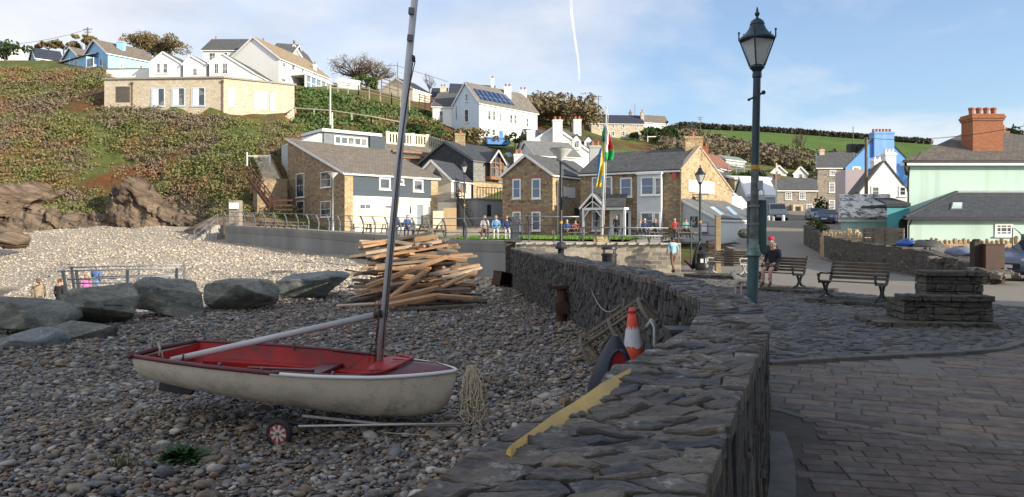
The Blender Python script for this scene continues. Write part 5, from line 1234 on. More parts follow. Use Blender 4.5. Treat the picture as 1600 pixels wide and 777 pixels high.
def lt(px,py):
 d = V(((px-CX)/F,1,(HY-py)/F)); o_ = V((0,0,EYE)); q_ = f2.p(0,ze2,.35); tt = (q_-o_).dot(nrm_)/d.dot(nrm_); return o_+d*tt
sk = [lt(1484,331),lt(1503,331),lt(1504,320),lt(1487,320)]; mb = MB(); mb.prism([p+nrm_*.08 for p in sk],nrm_*.08); s_ = mb.build('skylight',LEAD,lr); c_ = sum(sk,V((0,0,0)))/4; mb = MB(); mb.prism([c_.lerp(p,.8)+nrm_*.16 for p in sk],nrm_*.02); mb.build('pane',m_glass('pale_skylight',(.35,.42,.42),.1),s_)
# ---- white houses right of the inn and garages
h = house('steep_white_house','white house with purple roof and red ridge beyond the inn gable',pt(1117,104),pt(1119,104)+V((4,9)),V((-4.2,.6)),6,zz(262,104),zz(241,104),WHITE_R,m_brick('purple_slate',(.12,.09,.11),(.16,.12,.14),(.06,.05,.06),.3,.2,.01)); chimney(h.root,1094,1106,229,238,110,BRICK_R,2)
h = house('red_roof_house','white house with a red tiled hipped roof beyond the inn gable',pt(1122,108),pt(1146,113),V((-3,6)),5.5,zz(262,108),zz(241,112),WHITE_R,TILE_R,over=.3)
for q in ((1127,271,1131,277),(1136,271,1140,277)): win(h.root,h.front,*q,1,1)
h = house('terrace_white_house','low white house stepping down below the red roofed one',pt(1110,99),pt(1147,101),V((-1,5)),4,zz(279,99),zz(270,102),WHITE_R,SLATE); 
for q in ((1124,282,1128,289),(1133,282,1137,289)): win(h.root,h.front,*q,1,1)
h = house('green_roof_cabin','pale cabin with flat greenish roof on the bank above the hedge',pt(1134,122),pt(1164,126),V((-1,5)),7,zz(249,122),zz(243,124),GREY_R,m_plain('green_felt',(.22,.28,.25)))
h = house('white_garage','white gabled garage with a pale low roof right of the inn',pt(1164,80),pt(1164,80)+V((2.5,7)),V((-4.0,.4)),1.6,zz(318,80),zz(293,80),WHITE_R,WHITE_R,over=.1)
h = house('grey_garage','grey sided garage with white sloping roof behind the lamp column',pt(1168,84),pt(1212,86),V((.5,7)),1.6,zz(305,84),zz(278,88),GREY_R,WHITE_R,over=.15); 
h = house('flat_roof_house','flat roofed stone and white house with a wide window above the garages',pt(1148,97),pt(1218,99),V((0,7)),4,zz(279,97),zz(276,100),STONE_Y,WHITE_R,over=.4); win(h.root,h.front,1160,286,1172,293,3,1); win(h.root,h.front,1204,286,1208,296,1,1)
h = house('low_white_annex','low white annex with slate roof squeezed against the inn catslide',pt(1130,70),pt(1168,72),V((0,5)),1.4,zz(322,70),zz(308,73),WHITE_R,WHITE_R,over=.1)
# ================================================================ UNSEEN BUILDING BEHIND THE CAMERA (added and sized to shade the foreshore)
r_ = thing('shade_building','tall cream building added behind the viewer to shade the foreshore','building',(20,-12,0))
mb = MB(); mb.box(6,-30,-1.5,35,3,12.0); mb.build('wall',CREAM_R,r_)
mb = MB(); mb.slab([(5.7,3.3,12.02),(5.7,-13.5,15.5),(35.3,-13.5,15.5),(35.3,3.3,12.02)][::-1],.15); mb.slab([(5.7,-13.5,15.5),(5.7,-30.3,12.02),(35.3,-30.3,12.02),(35.3,-13.5,15.5)][::-1],.15); mb.build('roof',SLATE,r_)
fT = Face((35,3),(6,3)); fS = Face((6,3),(6,-30))
for i in range(7):
 for j in range(3): opening(r_,fT,2+i*3.9,1.2+j*3.7,3.3+i*3.9,3.2+j*3.7,1,2)
for i in range(7):
 for j in range(3): opening(r_,fS,2+i*4.3,1.2+j*3.7,3.3+i*4.3,3.2+j*3.7,1,2)

# ================================================================ DINGHY ON ITS TROLLEY
S0 = V((-4.03,8.54,0)); B0 = V((-.60,7.90,0)); bd = (B0-S0).normalized(); bn = V((bd.y,-bd.x,0)); LB = (B0-S0).length  # bn points to the camera
def ip(x,xs_,ys_): return float(np.interp(x,xs_,ys_))
def hb(t): return ip(t,[0,.15,.3,.5,.65,.78,.88,.95,.985,1],[.55,.66,.735,.755,.70,.575,.40,.215,.085,.012])
def zg(t): return ip(t,[0,.2,.4,.6,.8,1],[.262,.228,.192,.155,.128,.125])
def zk(t): return ip(t,[0,.15,.35,.55,.75,.88,.94,.97,.99,1],[-.06,-.135,-.22,-.29,-.36,-.365,-.33,-.25,-.10,.05])
def bp_(t,y,z): q = S0+bd*(t*LB)+bn*y; return V((q.x,q.y,z))
boat = thing('sailing_dinghy','cream and red sailing dinghy with tall grey mast on the pebbles','boat',bp_(.5,0,-.3))
T = [i/36 for i in range(37)]+[.985,.995]; T = sorted(set(T)); NS = 9
def section(t,inset=0.0,lift=0.0):
 b_,g,k = max(.006,hb(t)-inset),zg(t),min(zk(t)+lift,zg(t)-.01); o = []
 for i in range(-NS,NS+1):
  a = abs(i)/NS*math.pi/2; yy = b_*math.sin(a)**.62 if a > 0 else 0; z = g-(g-k)*math.cos(a)**.85
  flare = 1-.10*(g-z)/(g-k+.01); o.append((math.copysign(1,i)*yy*flare,z))
 return o
def loft(mb,secs,flip=False):
 n = len(secs[0]); b = len(mb.v)
 for s_ in secs: mb.v += s_
 for i in range(len(secs)-1):
  for j in range(n-1):
   q = [b+i*n+j,b+i*n+j+1,b+(i+1)*n+j+1,b+(i+1)*n+j]; mb.f.append(q[::-1] if flip else q); mb.mi.append(mb.cur)
mb = MB(); loft(mb,[[bp_(t,y,z) for y,z in section(t)] for t in T],True); s0 = [bp_(0,y,z) for y,z in section(0)]; mb.add(s0,[tuple(range(len(s0)))])
m,tt,b = newmat('weathered_gelcoat',.35,0,.5); co = tcoord(tt)
zsep = node(tt,'ShaderNodeSeparateXYZ',i0=co).outputs[2]
gr = ramp(tt,noise(tt,co,5.0,9,.75),[(.46,0.0),(.60,1.0)]); sc = ramp(tt,noise(tt,vmath(tt,'MULTIPLY',co,(1,1,6)),3.5,8,.7),[(.58,0.0),(.70,1.0)]); bl2 = noise(tt,co,.9,3)
wl_ = node(tt,'ShaderNodeMapRange',i0=mathn(tt,'ADD',zsep,mathn(tt,'MULTIPLY',mathn(tt,'SUBTRACT',bl2,.5),.5)),i1=.12,i2=.40,i3=1,i4=.12).outputs[0]
fac = mathn(tt,'MULTIPLY',mathn(tt,'MAXIMUM',mathn(tt,'MULTIPLY',gr,.9),mathn(tt,'MULTIPLY',sc,.5)),wl_)
fine = ramp(tt,noise(tt,co,55,4,.8),[(.55,0.0),(.62,1.0)])
fac = mathn(tt,'MAXIMUM',mathn(tt,'MULTIPLY',fac,.55),mathn(tt,'MULTIPLY',mathn(tt,'MULTIPLY',fine,gr),.9))
tt.links.new(mixc(tt,fac,mixc(tt,bl2,(.74,.67,.54),(.60,.54,.43)),(.11,.095,.075)),b.inputs['Base Color']); GEL = m
mb.build('hull',GEL,boat,smooth=True)
RED = m_plain('faded_red_paint',(.36,.022,.016),(.19,.018,.018),.55,2.6,.2,30,.003,detail=8)
m,tt,b = newmat('worn_red_gelcoat',.5,0,.4); co = tcoord(tt)
sp = ramp(tt,noise(tt,co,4.5,9,.75),[(.54,0.0),(.64,1.0)]); dull = noise(tt,co,1.3,5,.6)
tt.links.new(mixc(tt,mathn(tt,'MULTIPLY',sp,.75),mixc(tt,ramp(tt,dull,[(.35,0.0),(.65,1.0)]),(.46,.022,.018),(.27,.016,.018)),(.085,.045,.045)),b.inputs['Base Color']); REDW = m
DKRED = m_plain('oxblood_deck',(.14,.025,.03),(.085,.03,.04),.45,4,.2,40,.003)
Ti = [t for t in T if .012 <= t <= .775]
mb = MB()
def insec(t):
 s_ = section(t,.03,.05); fl = max(zk(.5)+.10-.10*(t-.5),zk(t)+.06); return [(y,max(z,fl)) for y,z in s_]
loft(mb,[[bp_(t,y,z) for y,z in insec(t)] for t in Ti])
for t,fl_ in ((Ti[0],False),(Ti[-1],True)):
 s0 = [bp_(t,y,z) for y,z in insec(t)]; mb.add(s0,[tuple(range(len(s0))) if not fl_ else tuple(reversed(range(len(s0))))])
mb.build('interior',REDW,boat,smooth=False,auto=35)
def hullz(t,y):
 s_ = [(abs(a),z) for a,z in section(t,.03,.02) if a >= 0]; s_.sort(); return float(np.interp(abs(y),[q[0] for q in s_],[q[1] for q in s_]))
for sg in (-1,1):
 mb = MB()
 for t0,t1 in zip(Ti[2:-1],Ti[3:]):
  z0,z1 = zg(t0)-.17,zg(t1)-.17; y0,y1 = hb(t0)-.115,hb(t1)-.115; w0 = .19
  mb.hexa([bp_(t0,sg*(y0-w0),z0-.03),bp_(t1,sg*(y1-w0),z1-.03),bp_(t1,sg*y1,z1-.03),bp_(t0,sg*y0,z0-.03),bp_(t0,sg*(y0-w0),z0),bp_(t1,sg*(y1-w0),z1),bp_(t1,sg*y1,z1),bp_(t0,sg*y0,z0)])
  mb.hexa([bp_(t0,sg*(y0-w0),max(-.17,hullz(t0,y0-w0))),bp_(t1,sg*(y1-w0),max(-.17,hullz(t1,y1-w0))),bp_(t1,sg*(y1-w0+.02),max(-.17,hullz(t1,y1-w0+.02))),bp_(t0,sg*(y0-w0+.02),max(-.17,hullz(t0,y0-w0+.02))),bp_(t0,sg*(y0-w0),z0-.031),bp_(t1,sg*(y1-w0),z1-.031),bp_(t1,sg*(y1-w0+.02),z1-.031),bp_(t0,sg*(y0-w0+.02),z0-.031)])
 mb.build('side_bench',REDW,boat)
mb = MB(); q = .515; mb.hexa([bp_(q-.03,-.66,zg(q)-.165),bp_(q+.035,-.66,zg(q)-.165),bp_(q+.035,.66,zg(q)-.165),bp_(q-.03,.66,zg(q)-.165),bp_(q-.03,-.66,zg(q)-.125),bp_(q+.035,-.66,zg(q)-.125),bp_(q+.035,.66,zg(q)-.125),bp_(q-.03,.66,zg(q)-.125)]); mb.build('thwart',DKRED,boat,bevel=.01)
mb = MB(); mb.hexa([bp_(.30,-.03,-.08),bp_(.53,-.03,-.08),bp_(.53,.03,-.08),bp_(.30,.03,-.08),bp_(.30,-.03,.09),bp_(.53,-.03,.09),bp_(.53,.03,.09),bp_(.30,.03,.09)]); mb.build('centreboard_case',DKRED,boat,bevel=.008)
# foredeck with crown, raised wave-breaker and stern deck
Td = [t for t in T if t >= .755]; mb = MB()
def deck(t,k=7): return [bp_(t,hb(t)*.985*u,zg(t)+.012+.075*(1-u*u)*min(1,hb(t)/.5)) for u in [(-1+2*i/(k*2)) for i in range(k*2+1)]]
loft(mb,[deck(t) for t in Td],True); d0 = deck(Td[0]); mb.add(d0+[p-V((0,0,min(.3,p.z-.02-hullz(.76,(p-bp_(.755,0,0)).xy.length)))) if True else p for p in d0],[(i,i+1,len(d0)+i+1,len(d0)+i) for i in range(len(d0)-1)])
mb.build('foredeck',DKRED,boat,smooth=True)
mb = MB(); pts = []
for i in range(25):
 a = -math.pi/2+math.pi*i/24; t = .755+.095*math.cos(a); y = hb(.76)*.93*math.sin(a); y = max(-hb(t)*.93,min(hb(t)*.93,y)); pts.append(bp_(t,y,zg(t)+.03+.075*(1-(y/hb(t))**2)))
mb.tube(pts,.016,6); mb.build('breakwater',REDW,boat,smooth=True)
mb = MB(); loft(mb,[[p+V((0,0,.006)) for p in deck(t)][2:-2] for t in [.757,.775,.80,.82,.835]],True); mb.build('deck_panel',REDW,boat,smooth=True)
for sg in (-1,1):
 mb = MB(); mb.tube([bp_(t,sg*(hb(t)+.004),zg(t)+.008) for t in T if t <= .53],[.024]*len([t for t in T if t <= .53]),6); mb.build('gunwale',DKRED,boat,smooth=True)
 mb = MB(); mb.tube([bp_(t,sg*(hb(t)+.006),zg(t)+.004) for t in T if t >= .5],.021,6); mb.build('rubbing_strake',WHITE,boat,smooth=True)
 mb = MB(); mb.tube([bp_(t,sg*(hb(t)-.03),zg(t)+.014) for t in T if t >= .5 and t < .8],.02,6); mb.build('inner_gunwale',DKRED,boat,smooth=True)
mb = MB(); mb.tube([bp_(0,-.6,.27),bp_(-.002,0,.285),bp_(0,.6,.27)],.03,6); mb.build('transom_cap',DKRED,boat,smooth=True)
mb = MB(); mb.hexa([bp_(-.02,-.03,-.22),bp_(.10,-.03,-.26),bp_(.10,.03,-.26),bp_(-.02,.03,-.22),bp_(-.01,-.02,-.02),bp_(.14,-.02,-.07),bp_(.14,.02,-.07),bp_(-.01,.02,-.02)]); mb.build('skeg',BLACK,boat,bevel=.01)
MASTM = m_plain('grey_anodised_spar',(.52,.52,.52),(.40,.405,.41),.45,1.5,streak=True)
m0 = P(593,566,8.00); m1 = P(649,-10,8.00); mdir = (m1-m0).normalized(); mtop = m0+mdir*5.6
mb = MB(); mb.tube([m0-mdir*.1,m0+mdir*1.2,mtop],[.037,.040,.034],14); mast = mb.build('mast',MASTM,boat,smooth=True)
mb = MB(); sd = V((.8,-.6,0)); mb.beam(m0+mdir*.3+V((-.036,.015,0)),mtop+V((-.032,.015,0)),.012,.014); mb.build('sail_track',LEAD,mast)
for px_,py_ in ((643,18),(641,60)):
 q = P(px_,py_,7.96); mb = MB(); mb.beam(q-mdir*.035,q+mdir*.035,.06,.075,up=(0,1,0)); mb.build('mast_band',LEAD,mast,bevel=.006)
q = P(646,92,7.92); mb = MB(); mb.ball(q,(.022,.018,.04),8,6); mb.tube([q+V((-.02,.05,.05)),q+V((0,0,.03))],.008,5); mb.build('halyard_block',BLACK,mast,smooth=True)
mb = MB()
mb.tube([q,P(634,170,7.93),P(622,260,7.92),P(611,380,7.93),P(601,500,7.94),P(598,545,7.94)],.007,5); mb.tube([q+V((.02,0,-.02)),P(641,130,7.91),P(629,210,7.91),P(613,390,7.93),P(604,500,7.94)],.006,5); mb.build('halyard',m_plain('dark_rope',(.05,.04,.04),(.08,.06,.05),.9,30),mast,smooth=True)
RROPE = m_plain('red_rope',(.16,.05,.045),(.08,.035,.035),.9,30)
mb = MB(); random.seed(5)
for i in range(5):
 x = random.uniform(-5,3); mb.tube([P(592+x,470+random.uniform(-30,10),7.45),P(588+x,520,7.89),P(584+x*1.6,568,7.88)],.003,4)
mb.build('downhaul',RROPE,mast,smooth=True)
mb = MB(); p0,p1 = P(592,491,7.96),P(268,563,8.12); mb.tube([p0,p0.lerp(p1,.5),p1],.036,12); boom = mb.build('boom',MASTM,boat,smooth=True)
mb = MB(); bdv = (p1-p0).normalized(); c = p0.lerp(p1,.945); mb.tube([c+V((0,0,.042)),c+V((.02,-.03,.03)),c+V((.02,-.045,-.01)),c+V((0,-.02,-.05))],.009,5); mb.build('boom_cleat',BLACK,boom,smooth=True); mb = MB(); mb.tube([p0.lerp(p1,-.012),p0.lerp(p1,.02)],.042,10); mb.build('gooseneck',BLACK,boom,smooth=True)
STEEL = m_plain('wire',(.25,.25,.26),(.18,.18,.19),.4,5,metal=.7)
mb = MB()
for (a,c) in ((P(238,553,8.4),P(238,521,8.4)),(P(238,521,8.4),P(270,510,8.95)),(P(270,510,8.95),P(272,536,8.95))): mb.tube([a,c],.011,6)
mb.build('transom_rail',STEEL,boat,smooth=True)
mb = MB(); mb.tube([P(247,536,8.35),P(250,545,8.3),P(248,556,8.25),P(254,560,8.3),P(252,548,8.35)],.012,5); mb.build('painter_knot',m_plain('pale_rope',(.42,.38,.30),(.3,.27,.2),.9,30),boat,smooth=True)
for t in (.33,.47,.68): c = bp_(t,hb(t)-.02,zg(t)+.02); mb = MB(); mb.tube([c,c+V((0,0,.035))],.018,6); mb.build('cleat',STEEL,boat)
c = bp_(.36,-hb(.36)+.05,zg(.36)-.02); mb = MB(); mb.tube([c,c+V((0,0,.09))],.012,6); mb.build('rowlock',STEEL,boat)
mb = MB(); q1 = P(1,1,1); mb.tube([bp_(.985,0,zg(1)+.03),bp_(.93,0,zg(.95)+.085),bp_(.80,.05,zg(.8)+.11)],.006,5); mb.tube([bp_(.70,.55,.17),bp_(.74,.2,.32),P(592,520,7.96)],.003,4); mb.tube([bp_(.66,-.55,.18),P(596,500,8.0)],.003,4); mb.build('rigging_wire',BLACK,boat,smooth=True)

# trolley
tr = thing('launching_trolley','boat trolley with red and white wheels and a long pole under the dinghy','trolley',P(436,697,7.33))
wc = P(436,677,7.3)
def wheel(c):
 ax = -bn; Mr = V((0,0,1)).rotation_difference(ax).to_matrix(); R = .142
 mb = MB(); pr_ = []
 for i in range(9): a = math.pi*2*i/8; pr_.append((R-.032+.032*math.cos(a),.032*math.sin(a)))
 mb.lathe(pr_,c,24,Mr); ty = mb.build('tyre',m_plain('black_rubber',(.02,.02,.022),(.035,.035,.035),.75,10),tr,smooth=True)
 mb = MB(); mb.lathe([(.02,-.025),(.108,-.02),(.112,0),(.108,.02),(.02,.025)],c,24,Mr); rim = mb.build('rim',m_plain('white_plastic',(.72,.68,.62),(.5,.46,.42),.5,12),tr,auto=30)
 RS = m_plain('faded_red_plastic',(.45,.06,.05),(.32,.05,.05),.5,8)
 for i in range(8):
  a = 2*math.pi*(i+.1)/8
  for sg in (-1,1):
   mb = MB()
   pl = [V((.030*math.cos(a+.3),.030*math.sin(a+.3),sg*.027)),V((.092*math.cos(a+.10),.092*math.sin(a+.10),sg*.0265)),V((.098*math.cos(a+.3),.098*math.sin(a+.3),sg*.0265)),V((.092*math.cos(a+.50),.092*math.sin(a+.50),sg*.0265))]
   if sg < 0: pl = pl[::-1]
   mb.prism([c+Mr@p for p in pl],Mr@V((0,0,sg*.003))); mb.build('red_sector',RS,rim)
 mb = MB(); mb.lathe([(.018,-.045),(.02,0),(.018,.045)],c,10,Mr); mb.build('hub',LEAD,rim)
wheel(wc); wheel(wc-bn*1.25+V((0,0,.06)))
mb = MB(); mb.tube([wc,wc-bn*1.25+V((0,0,.06))],.018,8); mb.build('axle',GALV,tr,smooth=True)
for q in (.12,1.0): mb = MB(); c = wc-bn*q; mb.beam(c+V((0,0,.0)),c+V((.05,0,.10)),.05,.04); mb.beam(c+V((-.22,.05,.085)),c+V((.24,-.06,.07)),.08,.035); mb.build('cradle',BLACK,tr,bevel=.006)
mb = MB(); mb.tube([wc-bn*.5+V((0,0,.05)),P(600,663,7.75),P(724,664,7.65)],.016,8); mb.tube([P(466,666,7.3),P(724,662,7.55)],.011,6); mb.build('drawbar',m_plain('pale_tube',(.55,.53,.50),(.42,.4,.38),.5,8),tr,smooth=True)
pb,ptop = P(736,672,7.6),P(737,574,7.6); mb = MB(); mb.tube([pb,ptop],.013,8); mb.tube([ptop+V((-.06,.02,0)),ptop+V((.07,-.02,.01))],.012,6); mb.build('upright_handle',LEAD,tr,smooth=True)
ROPE = m_plain('tan_rope',(.56,.48,.35),(.38,.32,.23),.9,40)
mb = MB(); random.seed(11)
for i in range(26):
 w_ = random.uniform(.05,.115); h_ = random.uniform(.33,.63); cx = random.gauss(0,.018); yo = random.uniform(-.05,.05); tl = random.gauss(.02,.06); pts = []
 for k in range(17):
  a = 2*math.pi*k/16; y_ = (1-math.cos(a))/2; wd = w_*(.30+.75*y_)*math.sin(a); pts.append(ptop+V((cx+wd+tl*y_*.6+.012*math.sin(5*a+i),yo*(.2+y_)-.025,.02-h_*y_)))
 mb.tube(pts,.0072,5,cap=False)
for i in range(7): a = i*.9; mb.tube([ptop+V((-.035,-.03,-.10-.01*i)),ptop+V((0,-.06,-.105-.01*i)),ptop+V((.04,-.03,-.10-.01*i))],.006,5)
mb.tube([ptop+V((.03,-.02,-.5)),P(757,672,7.5),P(790,668,7.5),P(838,672,7.4)],.006,5); mb.tube([ptop+V((-.03,-.02,-.5)),P(730,676,7.5),P(660,680,7.4),P(600,676,7.5)],.005,5)
tag(mb.build('rope_coil',ROPE,loc=pb,smooth=True),'hanging coil of tan rope tied at the dinghy bow','rope')
# weed
wp = P(285,695,6.62); wp.z = bz(wp.x,wp.y); vs = []; fs = []; random.seed(8)
for i in range(150):
 a = random.uniform(0,6.28); L_ = random.uniform(.10,.30); el = random.uniform(.15,1.2); w_ = random.uniform(.018,.038); o = wp+V((random.gauss(0,.07),random.gauss(0,.05),.0)); d = V((math.cos(a)*math.cos(el),math.sin(a)*math.cos(el),math.sin(el))); sd = V((-math.sin(a),math.cos(a),0)); b0 = len(vs); K = 6
 for k in range(K+1):
  u = k/K; c = o+d*L_*u-V((0,0,.35*L_*u*u)); ww = w_*math.sin(math.pi*min(.97,u*.9+.06))*(1.25 if k % 2 else .6); vs += [c-sd*ww+V((0,0,.3*ww)),c+sd*ww+V((0,0,.3*ww))]
 for k in range(K): fs.append((b0+2*k,b0+2*k+1,b0+2*k+3,b0+2*k+2))
tag(np_mesh('weed_plant',np.array([tuple(v) for v in vs]),np.array(fs),m_leaf('dark_weed_leaf',[(.025,.06,.015),(.05,.10,.03),(.03,.08,.025)]),loc=wp),'low dark green weed growing through pebbles in front of the dinghy','weed')
wp = P(188,700,6.4); wp.z = bz(wp.x,wp.y); mb = MB()
vs = []; fs = []
for i in range(50):
 a = random.uniform(0,6.28); L_ = random.uniform(.08,.2); o = wp+V((random.gauss(0,.05),random.gauss(0,.05),0)); t_ = o+V((math.cos(a)*.08,math.sin(a)*.08,L_)); sd = V((-math.sin(a),math.cos(a),0))*.006; b0 = len(vs); vs += [o-sd,o+sd,t_+sd*.3,t_-sd*.3]; fs.append((b0,b0+1,b0+2,b0+3))
tag(np_mesh('grass_tuft',np.array([tuple(v) for v in vs]),np.array(fs),m_leaf('olive_grass',[(.08,.10,.03),(.14,.14,.05)]),loc=wp),'thin tuft of olive grass among pebbles left of the weed','grass tuft')

# ================================================================ BOULDERS
ROCK = None
m,tt,b = newmat('green_grey_boulder',.7,0,.4); co = tcoord(tt)
n1 = noise(tt,vmath(tt,'MULTIPLY',co,(1,1,2.2)),1.4,9,.68,.8); n2 = noise(tt,co,7,8,.75)
col = ramp(tt,n1,[(.30,(.04,.044,.04)),(.45,(.125,.13,.108)),(.58,(.225,.22,.175)),(.70,(.36,.33,.26)),(.8,(.42,.38,.30))])
vein = ramp(tt,noise(tt,vmath(tt,'MULTIPLY',co,(.7,.7,2.5)),2.2,4,.5,2.5),[(.485,0.0),(.5,1.0),(.515,0.0)])
col = mixc(tt,mathn(tt,'MULTIPLY',vein,.5),col,(.45,.45,.42)); col = mixc(tt,1.0,col,ramp(tt,n2,[(.25,(.6,.6,.6)),(.75,(1.35,1.35,1.35))]),'MULTIPLY')
tt.links.new(col,b.inputs['Base Color']); setbump(tt,b,mathn(tt,'ADD',n1,mathn(tt,'MULTIPLY',n2,.6)),1.0,.16); ROCK = m
def boulder(label,x0,y0,x1,y1,Y,depth,seed,mat=None,name='boulder',group=None):
 import bmesh
 r = np.random.default_rng(seed)
 if name == 'boulder': e = (x1-x0)*.05; x0 -= e; x1 += e; y0 -= 1; y1 += 6
 a,c = P(x0,y1,Y),P(x1,y0,Y); ctr = (a+c)/2+V((0,depth*.4,0)); hx,hz_ = (c.x-a.x)/2,(c.z-a.z)/2
 bm = bmesh.new(); bmesh.ops.create_icosphere(bm,subdivisions=5,radius=1.0); v = np.array([p.co[:] for p in bm.verts]); f = np.array([[q.index for q in p.verts] for p in bm.faces]); bm.free()
 outc = name != 'boulder'; v = np.sign(v)*np.abs(v)**.62
 for k in range(14):
  n_ = r.normal(size=3); n_ /= np.linalg.norm(n_); cut = r.uniform(.55,.92); pr_ = v@n_; v = v-np.outer(np.maximum(pr_-cut,0),n_)*1.0
 if outc:   # tilted strata standing out as ledges
  sn = np.array([.42,-.15,.9]); sn /= np.linalg.norm(sn); hgt = v@sn*6+1.2*np.sin(v[:,0]*3+seed)+.8*np.sin(v[:,1]*4+seed); st_ = np.array([np.random.default_rng(int(q)+99+seed*31).uniform(-.16,.14) for q in np.floor(hgt)])
  v = v*(1+st_)[:,None]
 d = np.zeros(len(v))
 for k in range(26):
  n_ = r.normal(size=3)*r.choice([1.5,3,6,11]); d += np.sin(v@n_+r.uniform(0,6))*.035/np.linalg.norm(n_)**.75
 v = v*(1+d)[:,None]; v[:,0] /= np.abs(v[:,0]).max(); v[:,2] /= np.abs(v[:,2]).max()
 v = v*np.array([hx,depth/2,hz_]); th = r.uniform(-.08,.08); x,z = v[:,0].copy(),v[:,2].copy(); v[:,0] = x*math.cos(th)-z*math.sin(th); v[:,2] = x*math.sin(th)+z*math.cos(th)
 return tag(np_mesh(name,v+np.array(ctr),f,mat or ROCK,loc=V((ctr.x,ctr.y,a.z)),smooth=not outc),label,'boulder' if name == 'boulder' else 'rock',group)
G = 'boulders along the top of the beach'
boulder('dark flat topped boulder at the left edge of the photo behind the pebbles',-60,467,86,528,16.4,2.4,1,group=G)
boulder('largest dark green boulder, second along the row of beach rocks',68,448,203,512,18,2.0,2,group=G)
boulder('blocky grey green boulder with a brown foot under the beach railing',198,436,302,497,20,1.9,3,group=G)
boulder('dark wedge shaped boulder with white veins, fourth of the row',292,433,412,487,21.5,2.0,4,group=G)
m2 = ROCK.copy(); m2.name = 'pale_grey_boulder'; rp = [n for n in m2.node_tree.nodes if n.type == 'VALTORGB'][0]
for e,c in zip(rp.color_ramp.elements,((.11,.12,.12),(.19,.205,.20),(.27,.285,.27),(.36,.36,.33),(.42,.41,.37))): e.color = (*c,1)
boulder('long pale grey boulder lying lowest beside the timber pile',404,429,536,470,24.5,2.2,5,m2,group=G)
boulder('half buried rock with pale streaks under the largest boulder',30,504,155,548,15.4,1.3,6,group=G)
boulder('pale green grey rock low in the corner at the left edge',-50,522,52,566,13.7,1.5,7,m2,group=G)

# ================================================================ TIMBER PILE
PL = [m_plain('sawn_pine',(.46,.29,.16),(.33,.19,.10),.75,2.5,.3,40,.004,streak=False),m_plain('weathered_grey_board',(.24,.19,.145),(.14,.115,.09),.85,2.5,.3,40),m_plain('orange_pine',(.48,.28,.15),(.33,.19,.10),.7,2.2,.3,40),m_plain('dark_tarred_board',(.06,.05,.045),(.10,.085,.07),.85,2.5,.3,40),m_plain('pale_board',(.50,.40,.29),(.38,.28,.19),.8,2.5,.3,40)]
GP = 'planks in the timber pile'; random.seed(21)
def plank(p,q,w_,h_,mat,label):
 mb = MB(); rl = random.uniform(-.5,.5); up = V((math.sin(rl)*.5,-.35*random.random(),1)); mb.beam(p,q,w_,h_,up=up); return tag(mb.build('plank',mat,loc=(p+q)/2,bevel=.005,seg=1),label,'plank',GP)
def cover(u,v): return max(0,1-(u*u+v*v))
pc = P(652,478,23.6)
# random tangle filling the heap, each plank on what is below it
for i in range(135):
 lay = i/135; z = -.62+2.05*lay**.9; R = 1.0-.55*lay; L_ = random.uniform(1.3,3.1)*(1 if lay < .7 else .95)
 x = pc.x-.05+random.uniform(-1,1)*1.25*R-.3*lay; y = 23.9+random.uniform(-1.0,.9)*R*1.1; a = random.gauss(.10,.28)+(random.random() < .18)*random.uniform(.7,1.5)*random.choice((-1,1)); tl = random.gauss(.07,.10)
 d = V((math.cos(a)*math.cos(tl),math.sin(a)*math.cos(tl),math.sin(tl)))*L_/2; c = V((x,y,z))
 dz = max(0,bz(c.x,c.y)+.05-min((c-d).z,(c+d).z)); c.z += dz
 plank(c-d,c+d,random.uniform(.09,.20),random.uniform(.045,.09),random.choice([PL[0],PL[1],PL[1],PL[2],PL[4],PL[1],PL[0],PL[3]]),'weathered plank lying across others in the tangled timber pile')
for (x0,y0,x1,y1,Y0,Y1,w_,h_,mi,lab) in (
 (560,388,683,370,23.4,23.9,.20,.10,0,'topmost thick pale plank at the crest of the timber pile'),
 (571,396,690,377,23.0,23.6,.16,.09,4,'long pale plank just under the topmost one on the timber pile'),
 (585,402,700,383,22.8,23.4,.14,.06,2,'thin orange plank near the top right of the timber pile'),
 (600,408,702,397,22.9,23.6,.18,.06,3,'dark board high on the right side of the timber pile'),
 (586,415,745,400,22.6,23.8,.14,.08,1,'grey board running the full width of the timber pile'),
 (566,419,640,420,22.5,22.6,.15,.10,0,'short sawn beam poking out left from the timber pile'),
 (572,448,698,401,21.7,22.4,.17,.12,2,'broad bright beam slanting across the front of the timber pile'),
 (610,465,668,421,21.5,22.2,.15,.09,2,'steep orange plank crossing the middle of the timber pile'),
 (596,471,686,449,21.4,21.9,.16,.11,2,'orange beam low at the front of the timber pile'),
 (600,478,684,462,21.2,21.6,.17,.11,2,'lowest bright orange beam resting on the pebbles'),
 (684,462,738,466,21.5,21.9,.15,.10,2,'short red brown beam end at the bottom right of the timber pile'),
 (690,449,744,424,21.8,22.6,.14,.07,0,'slanting pine board on the right flank of the timber pile'),
 (655,456,735,452,21.9,22.5,.14,.07,1,'flat grey board low on the right of the timber pile'),
 (542,467,600,453,21.6,21.9,.035,.03,4,'thin white batten sticking out left of the timber pile'),
 (541,422,588,430,22.4,22.9,.16,.05,3,'dark tarred board sticking out at the left of the timber pile'),
 (526,478,600,474,21.6,21.4,.12,.05,4,'pale plank lying flat on the pebbles left of the timber pile'),
 (628,483,745,476,21.4,22,.10,.05,1,'grey plank lying at the very foot of the timber pile'),
 (690,436,752,418,22.4,23.2,.13,.07,4,'pale board end jutting right from the timber pile'),
 (645,436,715,422,22.2,22.9,.16,.07,1,'wide weathered board in the middle of the timber pile'),
 (668,430,700,421,22.3,22.8,.17,.07,1,'short weathered offcut in the middle of the timber pile')):
 plank(P(x0,y0,Y0),P(x1,y1,Y1),w_,h_,PL[mi],lab)

